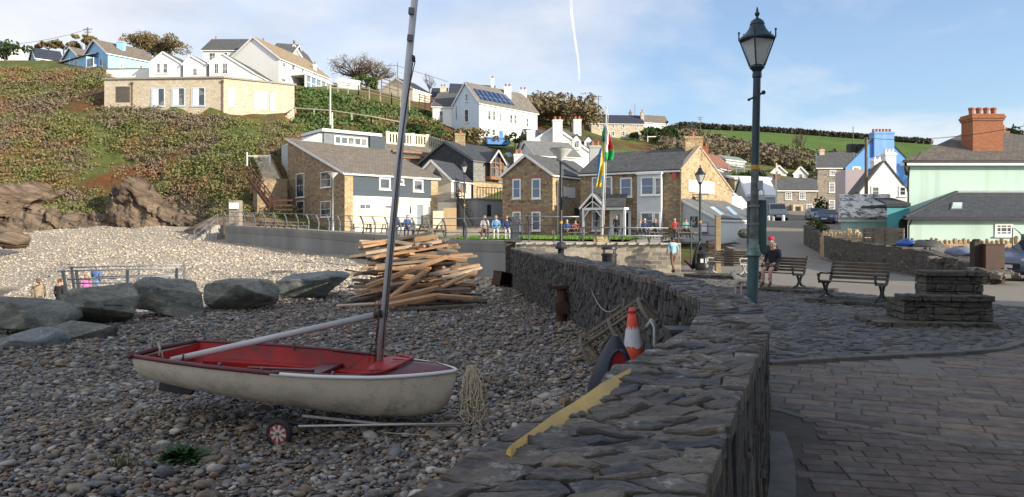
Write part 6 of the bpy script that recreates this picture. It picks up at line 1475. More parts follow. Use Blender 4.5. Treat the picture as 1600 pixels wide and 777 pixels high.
# ================================================================ GEAR AGAINST THE WALL
RUST = m_plain('rusty_iron',(.085,.035,.02),(.04,.025,.02),.85,6,.6,30,.01)
a = P(788,445,31); mb = MB(); c = V((a.x,30.9,bz(a.x,30.9))); Rz = Matrix.Rotation(.5,3,'Z')@Matrix.Rotation(.22,3,'Y')
for (o,hx,hy,hz_) in (((0,0,.04),.45,.36,.03),((-.43,0,.30),.025,.36,.28),((.43,0,.30),.025,.36,.28),((0,.34,.30),.45,.025,.28),((0,0,.60),.47,.38,.025)): mb.ob(c+Rz@V(o),Rz@V((hx,0,0)),Rz@V((0,hy,0)),Rz@V((0,0,hz_)))
tag(mb.build('rusty_box',RUST,loc=c,bevel=.01),'rusty brown iron box tilted in the corner of the walls','box')
c = V((1.12,16.6,bz(1.12,16.6)-.05)); bo = thing('rusty_winch','rusty iron mooring winch standing against the dark wall','winch',c)
mb = MB(); mb.lathe([(.24,0),(.24,.06),(.13,.12),(.11,.45),(.16,.52),(.13,.58),(.11,.80),(.15,.84)],c,12); mb.box(c.x-.30,c.y-.25,c.z,c.x+.30,c.y+.25,c.z+.06); mb.build('pedestal',RUST,bo,auto=40)
mb = MB(); mb.beam(c+V((-.26,0,.86)),c+V((.26,.05,.88)),.14,.07); mb.beam(c+V((-.25,0,.80)),c+V((-.30,0,.95)),.06,.06); mb.build('crosshead',RUST,bo,bevel=.01)
mb = MB(); mb.lathe([(.05,-.12),(.16,-.11),(.16,-.08),(.09,-.06),(.09,.06),(.16,.08),(.16,.11),(.05,.12)],c+V((0,-.12,.42)),12,Matrix.Rotation(math.pi/2,3,'X')); mb.build('drum',RUST,bo,auto=40)
mb = MB()
def hang(p,q,sag,r=.014,n=10): mb.tube([p.lerp(q,i/n)-V((0,0,sag*4*(i/n)*(1-i/n))) for i in range(n+1)],r,6)
hang(P(902,470,16),P(925,462,14.5),.08); hang(P(925,455,14.2),P(968,478,11.0),.22); 
tag(mb.build('mooring_rope',m_plain('grey_rope',(.30,.28,.24),(.2,.18,.15),.9,40),loc=P(925,462,14.5),smooth=True),'pale rope looped along the beach side of the wall','rope')
# lobster pot leaning on the wall
c = V((1.27,8.15,.02)); pot = thing('lobster_pot','netted lobster pot tipped on end against the wall behind the cone','lobster pot',c)
R = Matrix.Rotation(-.35,3,'Z')@Matrix.Rotation(-.62,3,'Y'); LX,WY,HZ = .50,.46,.30
def lp_(x,y,z): return c+V((-.02,0,.38))+R@V((x*LX,y*WY/2,z*HZ))
FRM = m_plain('pot_frame_hose',(.17,.155,.12),(.10,.09,.07),.8,10)
mb = MB()
for x in (-.8,0,.8): mb.tube([lp_(x,-1,0)]+[lp_(x,-math.cos(a),math.sin(a)) for a in [k*math.pi/8 for k in range(9)]]+[lp_(x,-1,0)],.024,6)
for (y,z) in ((-1,0),(1,0),(0,1),(.7,.72),(-.7,.72)): mb.tube([lp_(-.8,y,z),lp_(.8,y,z)],.02,6)
mb.build('frame',FRM,pot,smooth=True)
mb = MB()
for i in range(15): x = -.8+1.6*i/14; mb.tube([lp_(x,-math.cos(a),math.sin(a)) for a in [k*math.pi/6 for k in range(7)]],.004,4,cap=False)
for k in range(13): a = math.pi*k/12; mb.tube([lp_(-.8,-math.cos(a),math.sin(a)),lp_(.8,-math.cos(a),math.sin(a))],.004,4,cap=False)
for i in range(9):
 for x in (-.8,.8): y = -1+2*i/8; mb.tube([lp_(x,y,0),lp_(x,y,max(0,1-y*y)**.5)],.004,4,cap=False)
mb.build('netting',m_plain('brown_twine',(.24,.20,.13),(.15,.12,.08),.9,20),pot)
c = V((1.30,7.85,.05)); cone = thing('traffic_cone','orange traffic cone with a torn white band beside the wall','traffic cone',c)
tl = Matrix.Rotation(-.03,3,'Y'); ORG = m_plain('faded_orange_plastic',(.72,.10,.05),(.60,.07,.035),.5,4)
def cr(z): return .150-.118*z/.76
mb = MB(); mb.lathe([(cr(.05),.05),(cr(.36),.36),(cr(.55),.55),(cr(.76),.76),(.024,.76),(.024,.70)],c,20,tl); mb.build('cone_body',ORG,cone,smooth=True)
mb = MB(); b0 = len(mb.v); n = 40
random.seed(2)
for j in range(n): a = 2*math.pi*j/n; jz = .36+random.uniform(-.0,.05); z = .345+random.uniform(-.02,.02); mb.v.append(c+tl@V(((cr(z)+.003)*math.cos(a),(cr(z)+.003)*math.sin(a),z)))
for j in range(n): a = 2*math.pi*j/n; z = .555+random.uniform(-.03,.03); mb.v.append(c+tl@V(((cr(z)+.003)*math.cos(a),(cr(z)+.003)*math.sin(a),z)))
for j in range(n): mb.f.append([j,(j+1) % n,n+(j+1) % n,n+j]); mb.mi.append(0)
mb.build('white_band',m_plain('dirty_white_sleeve',(.62,.64,.66),(.48,.5,.52),.5,8),cone,smooth=True)
mb = MB(); mb.lathe([(cr(.70)+.003,.70),(cr(.725)+.004,.725)],c,20,tl); mb.build('dark_ring',m_plain('dark_red_ring',(.3,.03,.02)),cone)
mb = MB(); mb.box(c.x-.2,c.y-.2,c.z-.02,c.x+.2,c.y+.2,c.z+.05); mb.build('base',BLACK,cone,bevel=.02)
# kayak standing on its tail, leaning at the wall
kc = P(968,600,6.1); kay = thing('kayak','dark navy kayak with a red cockpit leaning on the wall below the cone','kayak',V((kc.x,6.1,bz(.9,6.1))))
base_ = V((.84,6.3,-.45)); tip = P(962,524,6.0); kx = (tip-base_); Lk = kx.length; kx.normalize(); ky = V((.92,-.30,.30)); ky = (ky-kx*ky.dot(kx)).normalized(); kn = kx.cross(ky)
if kn.y > 0: kn = -kn
NAVY = m_plain('navy_plastic',(.022,.028,.045),(.04,.048,.07),.38,3,.1,40)
mb = MB(); secs = []
for i in range(15):
 u = i/14; w_ = .235*math.sin(math.pi*min(.985,max(.06,.12+.868*u)))**.75; c_ = base_+kx*(Lk*u*1.0); s_ = []
 for j in range(16): a = 2*math.pi*j/16; s_.append(c_+ky*w_*math.cos(a)+kn*(.13*math.sin(a) if math.sin(a) > 0 else .20*math.sin(a))*min(1,w_/.2))
 secs.append(s_)
for s_ in secs: s_.append(s_[0])
loft(mb,secs,True); mb.add(secs[-1][:-1],[tuple(range(16))]); mb.build('hull',NAVY,kay,smooth=True)
mb = MB(); cc = base_+kx*Lk*.80+kn*.108+ky*.045
mb.add([cc]+[cc+kx*.17*math.cos(2*math.pi*j/20)+ky*.075*math.sin(2*math.pi*j/20)+kn*.01 for j in range(20)],[(0,1+j,1+(j+1) % 20) for j in range(20)]); mb.build('cockpit',m_plain('red_liner',(.34,.02,.025),(.2,.015,.02),.6,5),kay)
mb = MB(); mb.tube([cc+kx*.175*math.cos(2*math.pi*j/20)+ky*.08*math.sin(2*math.pi*j/20)+kn*.012 for j in range(21)],.014,6); mb.build('coaming',NAVY,kay,smooth=True)
# flap-like second hull edge on its left
mb = MB(); p0,p1 = P(940,590,6.4),P(949,540,6.4); mb.tube([P(932,640,6.5),p0,p1,P(955,528,6.2)],[.05,.055,.05,.03],8); mb.tube([P(945,586,6.2),P(960,582,6.0),P(975,586,5.9)],.012,6); mb.build('paddle_strap',BLACK,kay,smooth=True)
# yellow board along the near wall edge
BRD = thing('yellow_board','long yellow board leaning against the beach side of the near wall','board',V((.1,2.6,-.3)))
outer = [P(984,570,3.18),P(980,572.5,3.17),P(940,592.5,2.95),P(900,620,2.70),P(860,643,2.46),P(825,668,2.25),P(797,690,2.09),P(793,694,2.065)]
mb = MB(); secs = []
for i,p in enumerate(outer):
 y = p.y; ed = V((float(wl(y)),y,.93)); o = V((p.x-ed.x,p.y-ed.y,0)); inn_ = V((ed.x+.05,ed.y-.02,.93 if i < 6 else .99)); w_ = [.25,.28,.3,.3,.28,.22,.14,.06][i]; p.z -= .012
 secs.append([p+V((-.03,.0,-w_)),p+V((-.012,0,-.05)),p+V((-.003,0,-.008)),p+V((.006,0,0)),p.lerp(inn_,.5)+V((0,0,.012)),inn_,inn_-V((0,0,w_)),p+V((-.03,.0,-w_))])
loft(mb,secs,True); mb.add(secs[0][:-1],[tuple(range(7))]); mb.add(secs[-1][:-1],[tuple(reversed(range(7)))])
mb.build('board_shell',m_plain('yellow_grp',(.66,.44,.12),(.50,.34,.10),.5,5,.1,40),BRD,smooth=False,auto=60)
# outboard/plastic box and small ironwork by the wall
c = V((1.72,7.35,.0)); mb = MB(); mb.box(c.x-.16,c.y-.14,.02,c.x+.12,c.y+.14,.62); mb.box(c.x-.12,c.y-.145,.28,c.x+.06,c.y-.135,.5); mb.box(c.x-.18,c.y-.16,.62,c.x+.14,c.y+.16,.66)
tag(mb.build('plastic_crate',m_plain('grey_green_plastic',(.07,.08,.075),(.045,.05,.05),.6,4),loc=c,bevel=.015),'dark grey plastic container wedged between cone and wall','container')
mb = MB(); mb.tube([P(1013,513,7.2),P(1016,500,7.2),P(1022,512,7.1),P(1022,540,7.0),P(1030,548,7.0),P(1046,548,6.9)],.012,6); mb.tube([P(1010,512,7.2),P(1018,500,7.2),P(1026,512,7.2)],.022,6)
tag(mb.build('hose_loop',m_plain('pale_hose',(.35,.36,.35),(.25,.26,.25),.6,10),loc=P(1022,540,7.0),smooth=True),'thin pale hose with a loop beside the grey container','hose')
mb = MB(); c = V((1.5,7.9,0.0)); mb.ob(c+V((.05,0,.1)),(.3,.05,0),(-.04,.2,0),(0,0,.14)); tag(mb.build('fish_box',m_plain('black_crate',(.03,.03,.032),(.045,.045,.045),.6,6),loc=c,bevel=.02),'black fish box on the stones behind the cone','box')
# ================================================================ LAMPS AND POLES
TEAL = m_plain('flaking_teal_paint',(.018,.075,.085),(.05,.085,.085),.5,9,.3,40,.003,detail=8)
NAVYP = m_plain('dark_blue_green_paint',(.014,.034,.052),(.022,.046,.062),.4,5)
WORN = m_plain('worn_pale_collar',(.05,.12,.12),(.28,.32,.29),.7,14,.5,40,.004,detail=8)
m,tt,b = newmat('frosted_lantern_glass',.25,0,.5); b.inputs['Base Color'].default_value = (.86,.90,.88,1); b.inputs['Transmission Weight'].default_value = .55; FROST = m
def lantern(root,c,s=1.0,metal=NAVYP,glass=FROST):
 """four sided tapered lantern; c = centre of its foot"""
 fr = MB(); k = 4
 s0 = s; rb,rt,h = .095*s,.225*s,.36*s
 def cn(r,z,i): a = math.pi/4+math.pi/2*i+.32; return c+V((r*math.cos(a),r*math.sin(a),z))
 for i in range(4): fr.tube([cn(rb,0,i),cn(rt,h,i)],.011*s,6); fr.tube([cn(rb,.005,i),cn(rb,.005,i+1)],.013*s,6); fr.tube([cn(rt,h,i),cn(rt,h,i+1)],.018*s,6)
 fr.lathe([(.05*s,-.13*s),(.045*s,-.1*s),(.07*s,-.05*s),(.10*s,-.02*s),(.10*s,.0)],c,12)
 for i in range(4):
  q = cn(rt+.015*s,h+.01*s,i); fr.tube([q,q+V((0,0,.10*s))],.010*s,5); fr.ball(q+V((0,0,.11*s)),.017*s,6,5)
  q2 = cn(rt*.78,h+.05*s,i); fr.tube([q2+V((0,0,.0)),q2+V((0,0,.05*s))],.008*s,5)
 f = fr.build('frame',metal,root,auto=40)
 g = MB()
 for i in range(4): g.slab([cn(rb*.93,.01,i),cn(rb*.93,.01,i+1),cn(rt*.93,h,i+1),cn(rt*.93,h,i)],.006)
 g.build('pane',glass,f)
 r = MB(); r.lathe([(.235*s,h),(.235*s,h+.022*s),(.20*s,h+.05*s),(.15*s,h+.10*s),(.115*s,h+.15*s),(.095*s,h+.20*s),(.10*s,h+.21*s),(.085*s,h+.25*s),(.05*s,h+.28*s),(.02*s,h+.295*s),(.014*s,h+.315*s),(.032*s,h+.34*s),(.034*s,h+.36*s),(.014*s,h+.39*s),(.016*s,h+.41*s),(.004*s,h+.45*s)],c,16); r.build('cap',metal,root,auto=35)
Yl = 8.0; L0 = P(1173,590,Yl); L0.z = 0; Lt = P(1183,108,Yl); ld = (Lt-L0).normalized(); Ll = (Lt-L0).length
lamp = thing('street_lamp','tall blue green lantern lamp post rising behind the curved slate wall','street lamp',L0)
def al(py): return L0+ld*((EYE+(HY-py)/F*Yl-0)/ld.z)
RT = V((0,0,1)).rotation_difference(ld).to_matrix()
mb = MB(); mb.lathe([(.075,-.05),(.078,.02),(.062,.05),(.060,(al(404).z)/ld.z),(.058,al(402).z)],L0,16,RT); mb.build('base',TEAL,lamp,auto=40)
z0 = al(402).z; mb = MB(); mb.lathe([(.060,z0),(.085,z0+.02),(.080,z0+.05),(.070,z0+.07),(.062,z0+.10),(.066,z0+.12),(.05,z0+.15),(.05,z0+.20)],L0,16,RT); mb.build('collar',WORN,lamp,auto=40)
z1 = al(330).z; mb = MB(); mb.lathe([(.048,z0+.2),(.046,z1),(.042,z1+.02),(.042,al(262).z)],L0,14,RT); mb.build('lower_column',m_plain('patchy_column_paint',(.03,.05,.055),(.16,.17,.15),.6,11,.3,40,detail=8),lamp,auto=40)
mb = MB(); mb.lathe([(.042,al(262).z),(.040,Ll-.1),(.05,Ll-.09),(.05,Ll-.05),(.042,Ll-.03)],L0,14,RT); mb.build('column',NAVYP,lamp,auto=40)
mb = MB(); mb.lathe([(.0435,al(265).z),(.0435,al(258).z)],L0,14,RT); mb.build('yellow_band',m_plain('ochre_tape',(.50,.27,.04),(.40,.2,.03),.6,6),lamp)
a = P(1170,156,Yl-.05); c = P(1193,145,Yl+.0); mb = MB(); mb.tube([a,c],.011,8); mb.ball(a,.016,8,6); mb.ball(c+V((0,0,.003)),.024,10,6); mb.build('ladder_bar',NAVYP,lamp,smooth=True)
lantern(lamp,al(104),.80)
# boards and little sign strapped to the column
bx = thing('column_boards','pair of tall teal boards strapped upright to the lamp column','boards',P(1182,400,Yl))
for (x0,x1,y0,y1,dy,rz) in ((1167.5,1176,314,402,.09,.35),(1180,1197,313,397,.08,-.25)):
 p,q = P(x0,y1,Yl+dy),P(x1,y0,Yl+dy); c = (p+q)/2; hx = (q.x-p.x)/2; R_ = Matrix.Rotation(rz,3,'Z'); mb = MB(); mb.ob(c,R_@V((hx,0,0)),R_@V((0,.022,0)),V((0,0,(q.z-p.z)/2))); mb.build('panel',TEAL,bx,bevel=.008)
mb = MB()
for y in (322,350,388): c = al(y); mb.lathe([(.055,-.012),(.055,.012)],c,14,RT); mb.beam(c+V((-.03,.04,0)),c+V((.08,.09,0)),.02,.025)
mb.build('strap',LEAD,bx)
p,q = P(1183,297,Yl-.02),P(1193,282,Yl-.02); mb = MB(); mb.ob((p+q)/2,V((.032,.02,0)),V((-.004,.006,0)),V((0,0,(q.z-p.z)/2))); sg = mb.build('small_sign',m_plain('pale_blue_plate',(.34,.42,.48),(.28,.35,.4),.5),loc=p,bevel=.003); tag(sg,'small pale blue grey plate clamped to the lamp column above the teal boards','sign')
mb = MB(); c = P(1189,300,Yl); mb.tube([c+V((-.03,0,-.03)),c+V((-.03,0,.01)),c+V((0,0,.03)),c+V((.03,0,.01)),c+V((.03,0,-.03))],.008,6); mb.box(c.x-.04,c.y-.02,c.z-.09,c.x+.04,c.y+.02,c.z-.03); tag(mb.build('padlock',m_plain('white_plastic_cap',(.6,.62,.62)),loc=c,bevel=.005),'pale padlock shape resting on top of the teal boards','padlock')
# promenade lamps
def plain_lamp(label,px,ytop,Y,base,rad=.055,black=BLACK,kind='cone',band=True):
 b0 = P(px,0,Y); b0.z = base; zt = zz(ytop,Y); r_ = thing('street_lamp',label,'street lamp',b0)
 if kind == 'cone':
  mb = MB(); mb.lathe([(.16,0),(.16,.08),(.12,.14),(.11,.9),(.13,.95),(.07,1.05),(rad,1.1),(rad*.9,zt-base-.55),(rad*1.4,zt-base-.52),(rad*.7,zt-base-.46),(.035,zt-base-.40)],b0,12); mb.build('column',black,r_,auto=40)
  for i in range(4):
   mb = MB(); z = zt-base-1.2+.12*i; 
  mb = MB(); mb.lathe([(.05,zt-base-.42),(.10,zt-base-.36),(.40,zt-base-.04),(.40,zt-base-.02)],b0,16); mb.build('lamp_shade',m_plain('frosted_shade',(.75,.76,.72),(.62,.62,.56),.4,3),r_,auto=40)
  mb = MB(); mb.lathe([(.42,zt-base-.02),(.40,zt-base+.02),(.12,zt-base+.05),(.02,zt-base+.09)],b0,16); mb.build('cap',LEAD,r_,auto=40)
 else:
  mb = MB(); mb.lathe([(.14,0),(.14,.1),(.10,.16),(.09,.8),(.11,.85),(.06,.95),(rad,1.0),(rad*.8,zt-base-.93)],b0,12); mb.build('column',black,r_,auto=40)
  mb = MB(); z = zt-base-1.35; mb.tube([b0+V((-.32,0,z)),b0+V((.32,0,z))],.02,6); mb.ball(b0+V((-.33,0,z)),.03,6,5); mb.ball(b0+V((.33,0,z)),.03,6,5); mb.build('ladder_bar',black,r_)
  lantern(r_,b0+V((0,0,zt-base-.82)),1.0,black)
 if band: mb = MB(); z = 1.9; mb.lathe([(rad*1.12,z),(rad*1.12,z+.10)],b0,12); mb.build('yellow_band',m_plain('yellow_tape',(.55,.33,.05)),r_)
 return r_
q = plain_lamp('black lamp post with white conical shade in front of the stone gable',876.5,233,26.5,.05); mb = MB(); c = P(882,316,26.4); mb.box(c.x-.06,c.y-.12,c.z-.2,c.x+.12,c.y+.02,c.z+.2); mb.build('control_box',BLACK,q)
mb = MB(); mb.lathe([(.20,-.12),(.22,-.06),(.15,.10),(.07,.14)],P(876.5,384,26.5),12); mb.build('collar',BLACK,q)
plain_lamp('black lantern lamp post in front of the inn gable sign',1094,256,32,.15,kind='lantern')
plain_lamp('slim black lantern lamp post on the lawn left of the stone gable',725.5,248,43,1.30,kind='lantern',rad=.05)
sl = plain_lamp('slender pale grey lamp post against the brown stone house',520,270,57,1.62,kind='cone',black=GALV,rad=.045,band=False)
# flagpole with two limp flags
fp0 = P(939.5,390,34); fp0.z = 1.1; fpt = P(948,168,34); fl = thing('flagpole','white flagpole standing before the inn','flagpole',fp0)
mb = MB(); mb.tube([fp0,fp0.lerp(fpt,.5),fpt],[.055,.045,.03],10); mb.ball(fpt,.05,8,6); mb.build('pole',m_plain('white_pole',(.62,.62,.60),(.5,.5,.48),.4,4),fl,smooth=True)
mb = MB(); mb.box(fp0.x-.35,fp0.y-.3,1.05,fp0.x+.35,fp0.y+.3,1.45); mb.build('plinth',STONE_Y,fl); mb = MB(); mb.tube([fp0+V((.12,-.05,.9)),fpt+V((.06,-.05,-.3))],.01,4); mb.build('halyard',WHITE,fl)
def flag(label,rows,Y,mats,colfn,name='flag'):
 """hanging cloth: rows of (px_left, px_right, py); folds in depth"""
 nu = 12; vs = []; n = len(rows); mis = []; fs = []
 for j in range(n*3-2):
  r = j/3; i = min(int(r),n-2); w_ = r-i; a = [rows[i][k]*(1-w_)+rows[i+1][k]*w_ for k in range(3)]
  for k in range(nu+1): u = k/nu; p = P(a[0]+(a[1]-a[0])*u,a[2],Y); p.y += .10*math.sin(u*7.5+j*.35)+.04*math.sin(u*15+j); vs.append(tuple(p))
 R_ = n*3-2
 for j in range(R_-1):
  for k in range(nu): fs.append((j*(nu+1)+k,j*(nu+1)+k+1,(j+1)*(nu+1)+k+1,(j+1)*(nu+1)+k)); mis.append(colfn(k/nu,j/(R_-1)))
 o = np_mesh(name,np.array(vs),np.array(fs),mats,loc=V(vs[0]),smooth=True,mi=np.array(mis)); md = o.modifiers.new('cloth','SOLIDIFY'); md.thickness = .01; return tag(o,label,'flag')
FW,FR,FG,FB_,FY = [m_plain(n_,c,None,.8) for n_,c in (('flag_white',(.75,.75,.74)),('flag_red',(.50,.03,.04)),('flag_green',(.02,.36,.09)),('flag_blue',(.04,.20,.55)),('flag_yellow',(.75,.58,.05)))]
def welsh(u,v):
 # limp white-over-green flag with the red emblem showing in its folds
 if v > .70-.10*u: return 2
 if .28+.10*math.sin(u*6) < v < .72 and u > .25 and not (v < .5 and u < .45): return 1
 return 0
flag('limp red, white and green flag at the top of the flagpole',[(944,948,196),(945,953,206),(945,955,218),(945,957,230),(946,959,242),(947,957,251)],33.9,[FW,FR,FG],welsh)
flag('dark green flag end hanging just left of the pole top',[(943,945,200),(941.5,945,207),(940,945,215),(940,945,222)],34.05,[FG],lambda u,v: 0)
flag('limp blue and yellow flag hanging left of the flagpole',[(938,941,232),(935,942,242),(934,943,256),(933,942,270),(932,941,283),(931.5,938,293)],33.8,[FB_,FY],lambda u,v: 0 if (u+v*.55 < .55 or (v > .62 and v < .82 and u > .75)) and v < .85 else 1)
# poles and wires
def pole(label,px,ytop,ybot,Y,r=.12,mat=WOODG,name='utility_pole',cross=False,cat='pole'):
 a,c = P(px,ybot,Y),P(px,ytop,Y); mb = MB(); mb.tube([a-V((0,0,.5)),c],[r,r*.8],8)
 if cross: mb.beam(c+V((-.8,0,-.3)),c+V((.8,0,-.3)),.1,.1); mb.beam(c+V((-.6,0,-.8)),c+V((.6,0,-.8)),.1,.1)
 return tag(mb.build(name,mat,loc=a,smooth=False,auto=50),label,cat)
pole('thick brown telegraph pole in front of the white gable house',1353.5,215,312,55,.14)
pole('thin timber pole beside the stone cottage end wall',1213,255,332,84,.11,CREAM_R)
pole('slim pole rising behind the three storey house chimney',1333,198,250,92,.06)
pole('cream post on the green slope above the stone extension',516,135,205,93,.12,CREAM_R)
pole('cream post on the roof line of the clerestory house',519,176,205,88,.12,CREAM_R)
pole('utility pole on the skyline behind the blue house',137,43,80,125,.16,cross=True)
pole('thin mast on the skyline above the long white house field',621,98,140,130,.08)
pole('thin aerial mast by the navy roofed hill house',935,149,180,158,.10,cross=True)
pole('thin aerial mast above the farm hedge',1094,182,205,200,.10,cross=True)
pole('narrow aerial pole beside the hill white house',992,162,180,160,.05)
def wire(label,pts,r=.02): mb = MB(); mb.tube(pts,r,4); return tag(mb.build('overhead_wire',BLACK,loc=pts[0]),label,'wire')
wire('overhead wire from the telegraph pole to the mint house',[P(1353,216,55).lerp(P(1620,193,40),i/8)-V((0,0,1.6*(i/8)*(1-i/8))) for i in range(9)],.018)
wire('overhead wire crossing the sky from the skyline pole to the left',[P(137,46,125).lerp(P(-60,70,118),i/6)-V((0,0,4*(i/6)*(1-i/6))) for i in range(7)],.03)
wire('overhead wire from the thin mast to the villa',[P(556,100,130).lerp(P(621,103,130),i/4) for i in range(5)]+[P(700,128,118)],.03)
# ================================================================ BENCHES
IRON = m_plain('bench_cast_iron',(.018,.021,.026),(.035,.038,.042),.5,8,.2,60)
SLAT = m_plain('bench_timber',(.20,.155,.115),(.11,.085,.065),.75,3,.3,60)
def make_bench(label,iron=IRON):
 """faces local -y, sits at z=0, 1.62 m long"""
 r_ = thing('park_bench',label,'bench',(0,0,0),'benches facing the sea'); h = .72
 for i in range(5): y = -.26+i*.115; mb = MB(); mb.beam((-h,y,.43-.02*i*.4),(h,y,.43-.02*i*.4),.095,.03); mb.build('seat_slat',SLAT,r_,bevel=.006,seg=1)
 for i in range(5): z = .50+i*.085; y = .25+.035*i; mb = MB(); mb.beam((-h,y,z),(h,y,z),.03,.07,up=(0,-.38,1)); mb.build('back_slat',SLAT,r_,bevel=.006,seg=1)
 for sx in (-1,1):
  x = sx*(h-.03); mb = MB()
  def arm(pts,w_=.045,t_=.05):
   for a,c in zip(pts,pts[1:]): d = V((0,c[0]-a[0],c[1]-a[1])); e = d.normalized()*.012; mb.beam(V((x,a[0],a[1]))-e,V((x,c[0],c[1]))+e,w_,t_,up=(0,-d.z,d.y))
  arm([(-.30,.40),(-.1,.385),(.15,.37),(.23,.40),(.29,.55),(.35,.72),(.42,.90)],.05,.055)
  arm([(-.10,.37),(-.04,.26),(-.02,.17),(-.10,.08),(-.26,.03),(-.30,.0)],.05,.05); arm([(.12,.37),(.05,.26),(.02,.17),(.10,.08),(.28,.03),(.34,.0)],.05,.05)
  arm([(-.02,.17),(.02,.17)],.05,.09); arm([(-.27,.40),(-.33,.48),(-.30,.58),(-.22,.62),(-.05,.60),(.12,.59),(.30,.61)],.04,.035); arm([(-.30,.58),(-.36,.60),(-.37,.55),(-.33,.54)],.035,.025)
  mb.build('bench_end',iron,r_)
 return r_
STP = m_rubble('plinth_stone',[(.06,.06,.055),(.13,.12,.105),(.09,.085,.075),(.16,.145,.12)],(.09,.085,.075),2.2,4,.9,.05,.4)
def rough(o,k):
 m_ = o.modifiers.new('sub','SUBSURF'); m_.subdivision_type = 'SIMPLE'; m_.levels = m_.render_levels = 3
 for nm,q in (('clouds',k),('fine',k*.4)): d_ = o.modifiers.new(nm,'DISPLACE'); d_.texture = bpy.data.textures[nm]; d_.strength = q; d_.mid_level = .5; d_.texture_coords = 'GLOBAL'
 return o
def plinth(label,c,L_,W_,hgt,ang):
 R = Matrix.Rotation(ang,3,'Z'); mb = MB(); random.seed(int(c.x*100)); nseg = max(2,round(L_/.45)); hh = [hgt+random.uniform(-.012,.012) for _ in range(nseg)]
 for i in range(nseg):
  x0 = -L_/2+L_*i/nseg+.004; x1 = -L_/2+L_*(i+1)/nseg-.004
  for (y0,y1) in ((-W_/2,0),(.004,W_/2)): mb.ob(c+R@V(((x0+x1)/2,(y0+y1)/2,hh[i]/2-.05)),R@V(((x1-x0)/2,0,0)),R@V((0,(y1-y0)/2,0)),V((0,0,hh[i]/2+.05+random.uniform(-.008,.008))))
 return tag(rough(mb.build('stone_plinth',STP,loc=c,bevel=.02,seg=2),.05),label,'plinth')
b1 = make_bench('dark bench with curled iron arms nearest the stone seat')
a1 = math.atan2(-.61,-.79)+math.pi/2; a1 = math.atan2(-1.25,1.0)
def place(o,x,y,z,ang): o.scale = (.93,)*3; o.location = (x,y,z); o.rotation_euler = (0,0,ang)
c1 = V((7.62,16.45,0)); place(b1,c1.x,c1.y,.13,-.90); plinth('rough stone plinth under the empty dark bench',V((7.72,16.35,0)),2.0,1.15,.13,-.90)
b2 = copy_tree(b1); b2['label'] = 'dark bench on which the seated man rests beside the lamp'; c2 = V((7.35,20.3,0)); place(b2,c2.x,c2.y,.13,-.95); plinth('stone plinth under the bench with the seated man',V((7.5,20.1,0)),2.3,1.3,.13,-.95)
b3 = copy_tree(b1); b3['label'] = 'farther bench with pale sunlit arms left of the lamp'; c3 = V((7.7,26.3,0)); place(b3,c3.x,c3.y,.16,-.80)
plinth('stone slab plinth under the farther sunlit bench',V((7.5,26.1,0)),2.4,1.4,.16,-.80)
AL = m_plain('sunlit_bench_iron',(.40,.41,.40),(.28,.29,.29),.5,6)  # paler copy of the bench iron with sunlight put into its colour
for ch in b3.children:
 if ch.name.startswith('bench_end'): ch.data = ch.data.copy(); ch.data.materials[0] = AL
# stone seat / trough block
ms = thing('masonry_block','dark two tier rough stone seat on its own slab','stone block',(7.2,12.6,0)); R = Matrix.Rotation(-.16,3,'Z'); mc = V((7.15,12.75,0))
def course(name,x0,x1,y0,y1,z0,z1,n,cap=False):
 mb = MB(); random.seed(int(z0*1000+x0*10))
 rows = 1 if z1-z0 < .16 else max(1,round((z1-z0)/.13))
 for j in range(rows):
  za,zb_ = z0+(z1-z0)*j/rows,z0+(z1-z0)*(j+1)/rows; cuts = sorted([x0,x1]+[x0+(x1-x0)*(i+random.uniform(.3,.7))/n for i in range(n)])
  for xa,xb in zip(cuts,cuts[1:]):
   if xb-xa < .03: continue
   o = random.uniform(-.02,.02); mb.ob(mc+R@V(((xa+xb)/2,(y0+y1)/2+o,(za+zb_)/2)),R@V(((xb-xa)/2-.004,0,0)),R@V((0,(y1-y0)/2,0)),V((0,0,(zb_-za)/2-.003)))
 rough(mb.build(name,STP,ms,bevel=.015,seg=2),.028)
course('slab',-1.0,.95,-.62,.55,-.05,.13,3); course('lower_tier',-.46,.93,-.36,.52,.13,.46,4); course('seat_top',-.50,.95,-.42,.0,.46,.56,3); course('upper_tier',.02,.94,.0,.52,.46,.86,3); course('top_slab',-.02,.97,-.05,.56,.86,.95,2)
# litter bin
c = P(952,420,27); c.z = .05; bn_ = thing('litter_bin','black round litter bin against the sunlit block wall','litter bin',c); mb = MB(); mb.lathe([(.26,0),(.27,.04),(.27,.72),(.30,.74),(.30,.80),(.26,.82)],c,20); mb.build('body',BLACK,bn_,auto=40); mb = MB(); mb.lathe([(.28,.96),(.30,.98),(.29,1.05),(.20,1.11),(.05,1.14)],c,20); mb.build('lid',BLACK,bn_,auto=40)
mb = MB()
for k in range(4): a = math.pi/4+k*math.pi/2; mb.beam(c+V((.27*math.cos(a),.27*math.sin(a),.78)),c+V((.27*math.cos(a),.27*math.sin(a),.98)),.06,.03)
mb.build('post',BLACK,bn_)
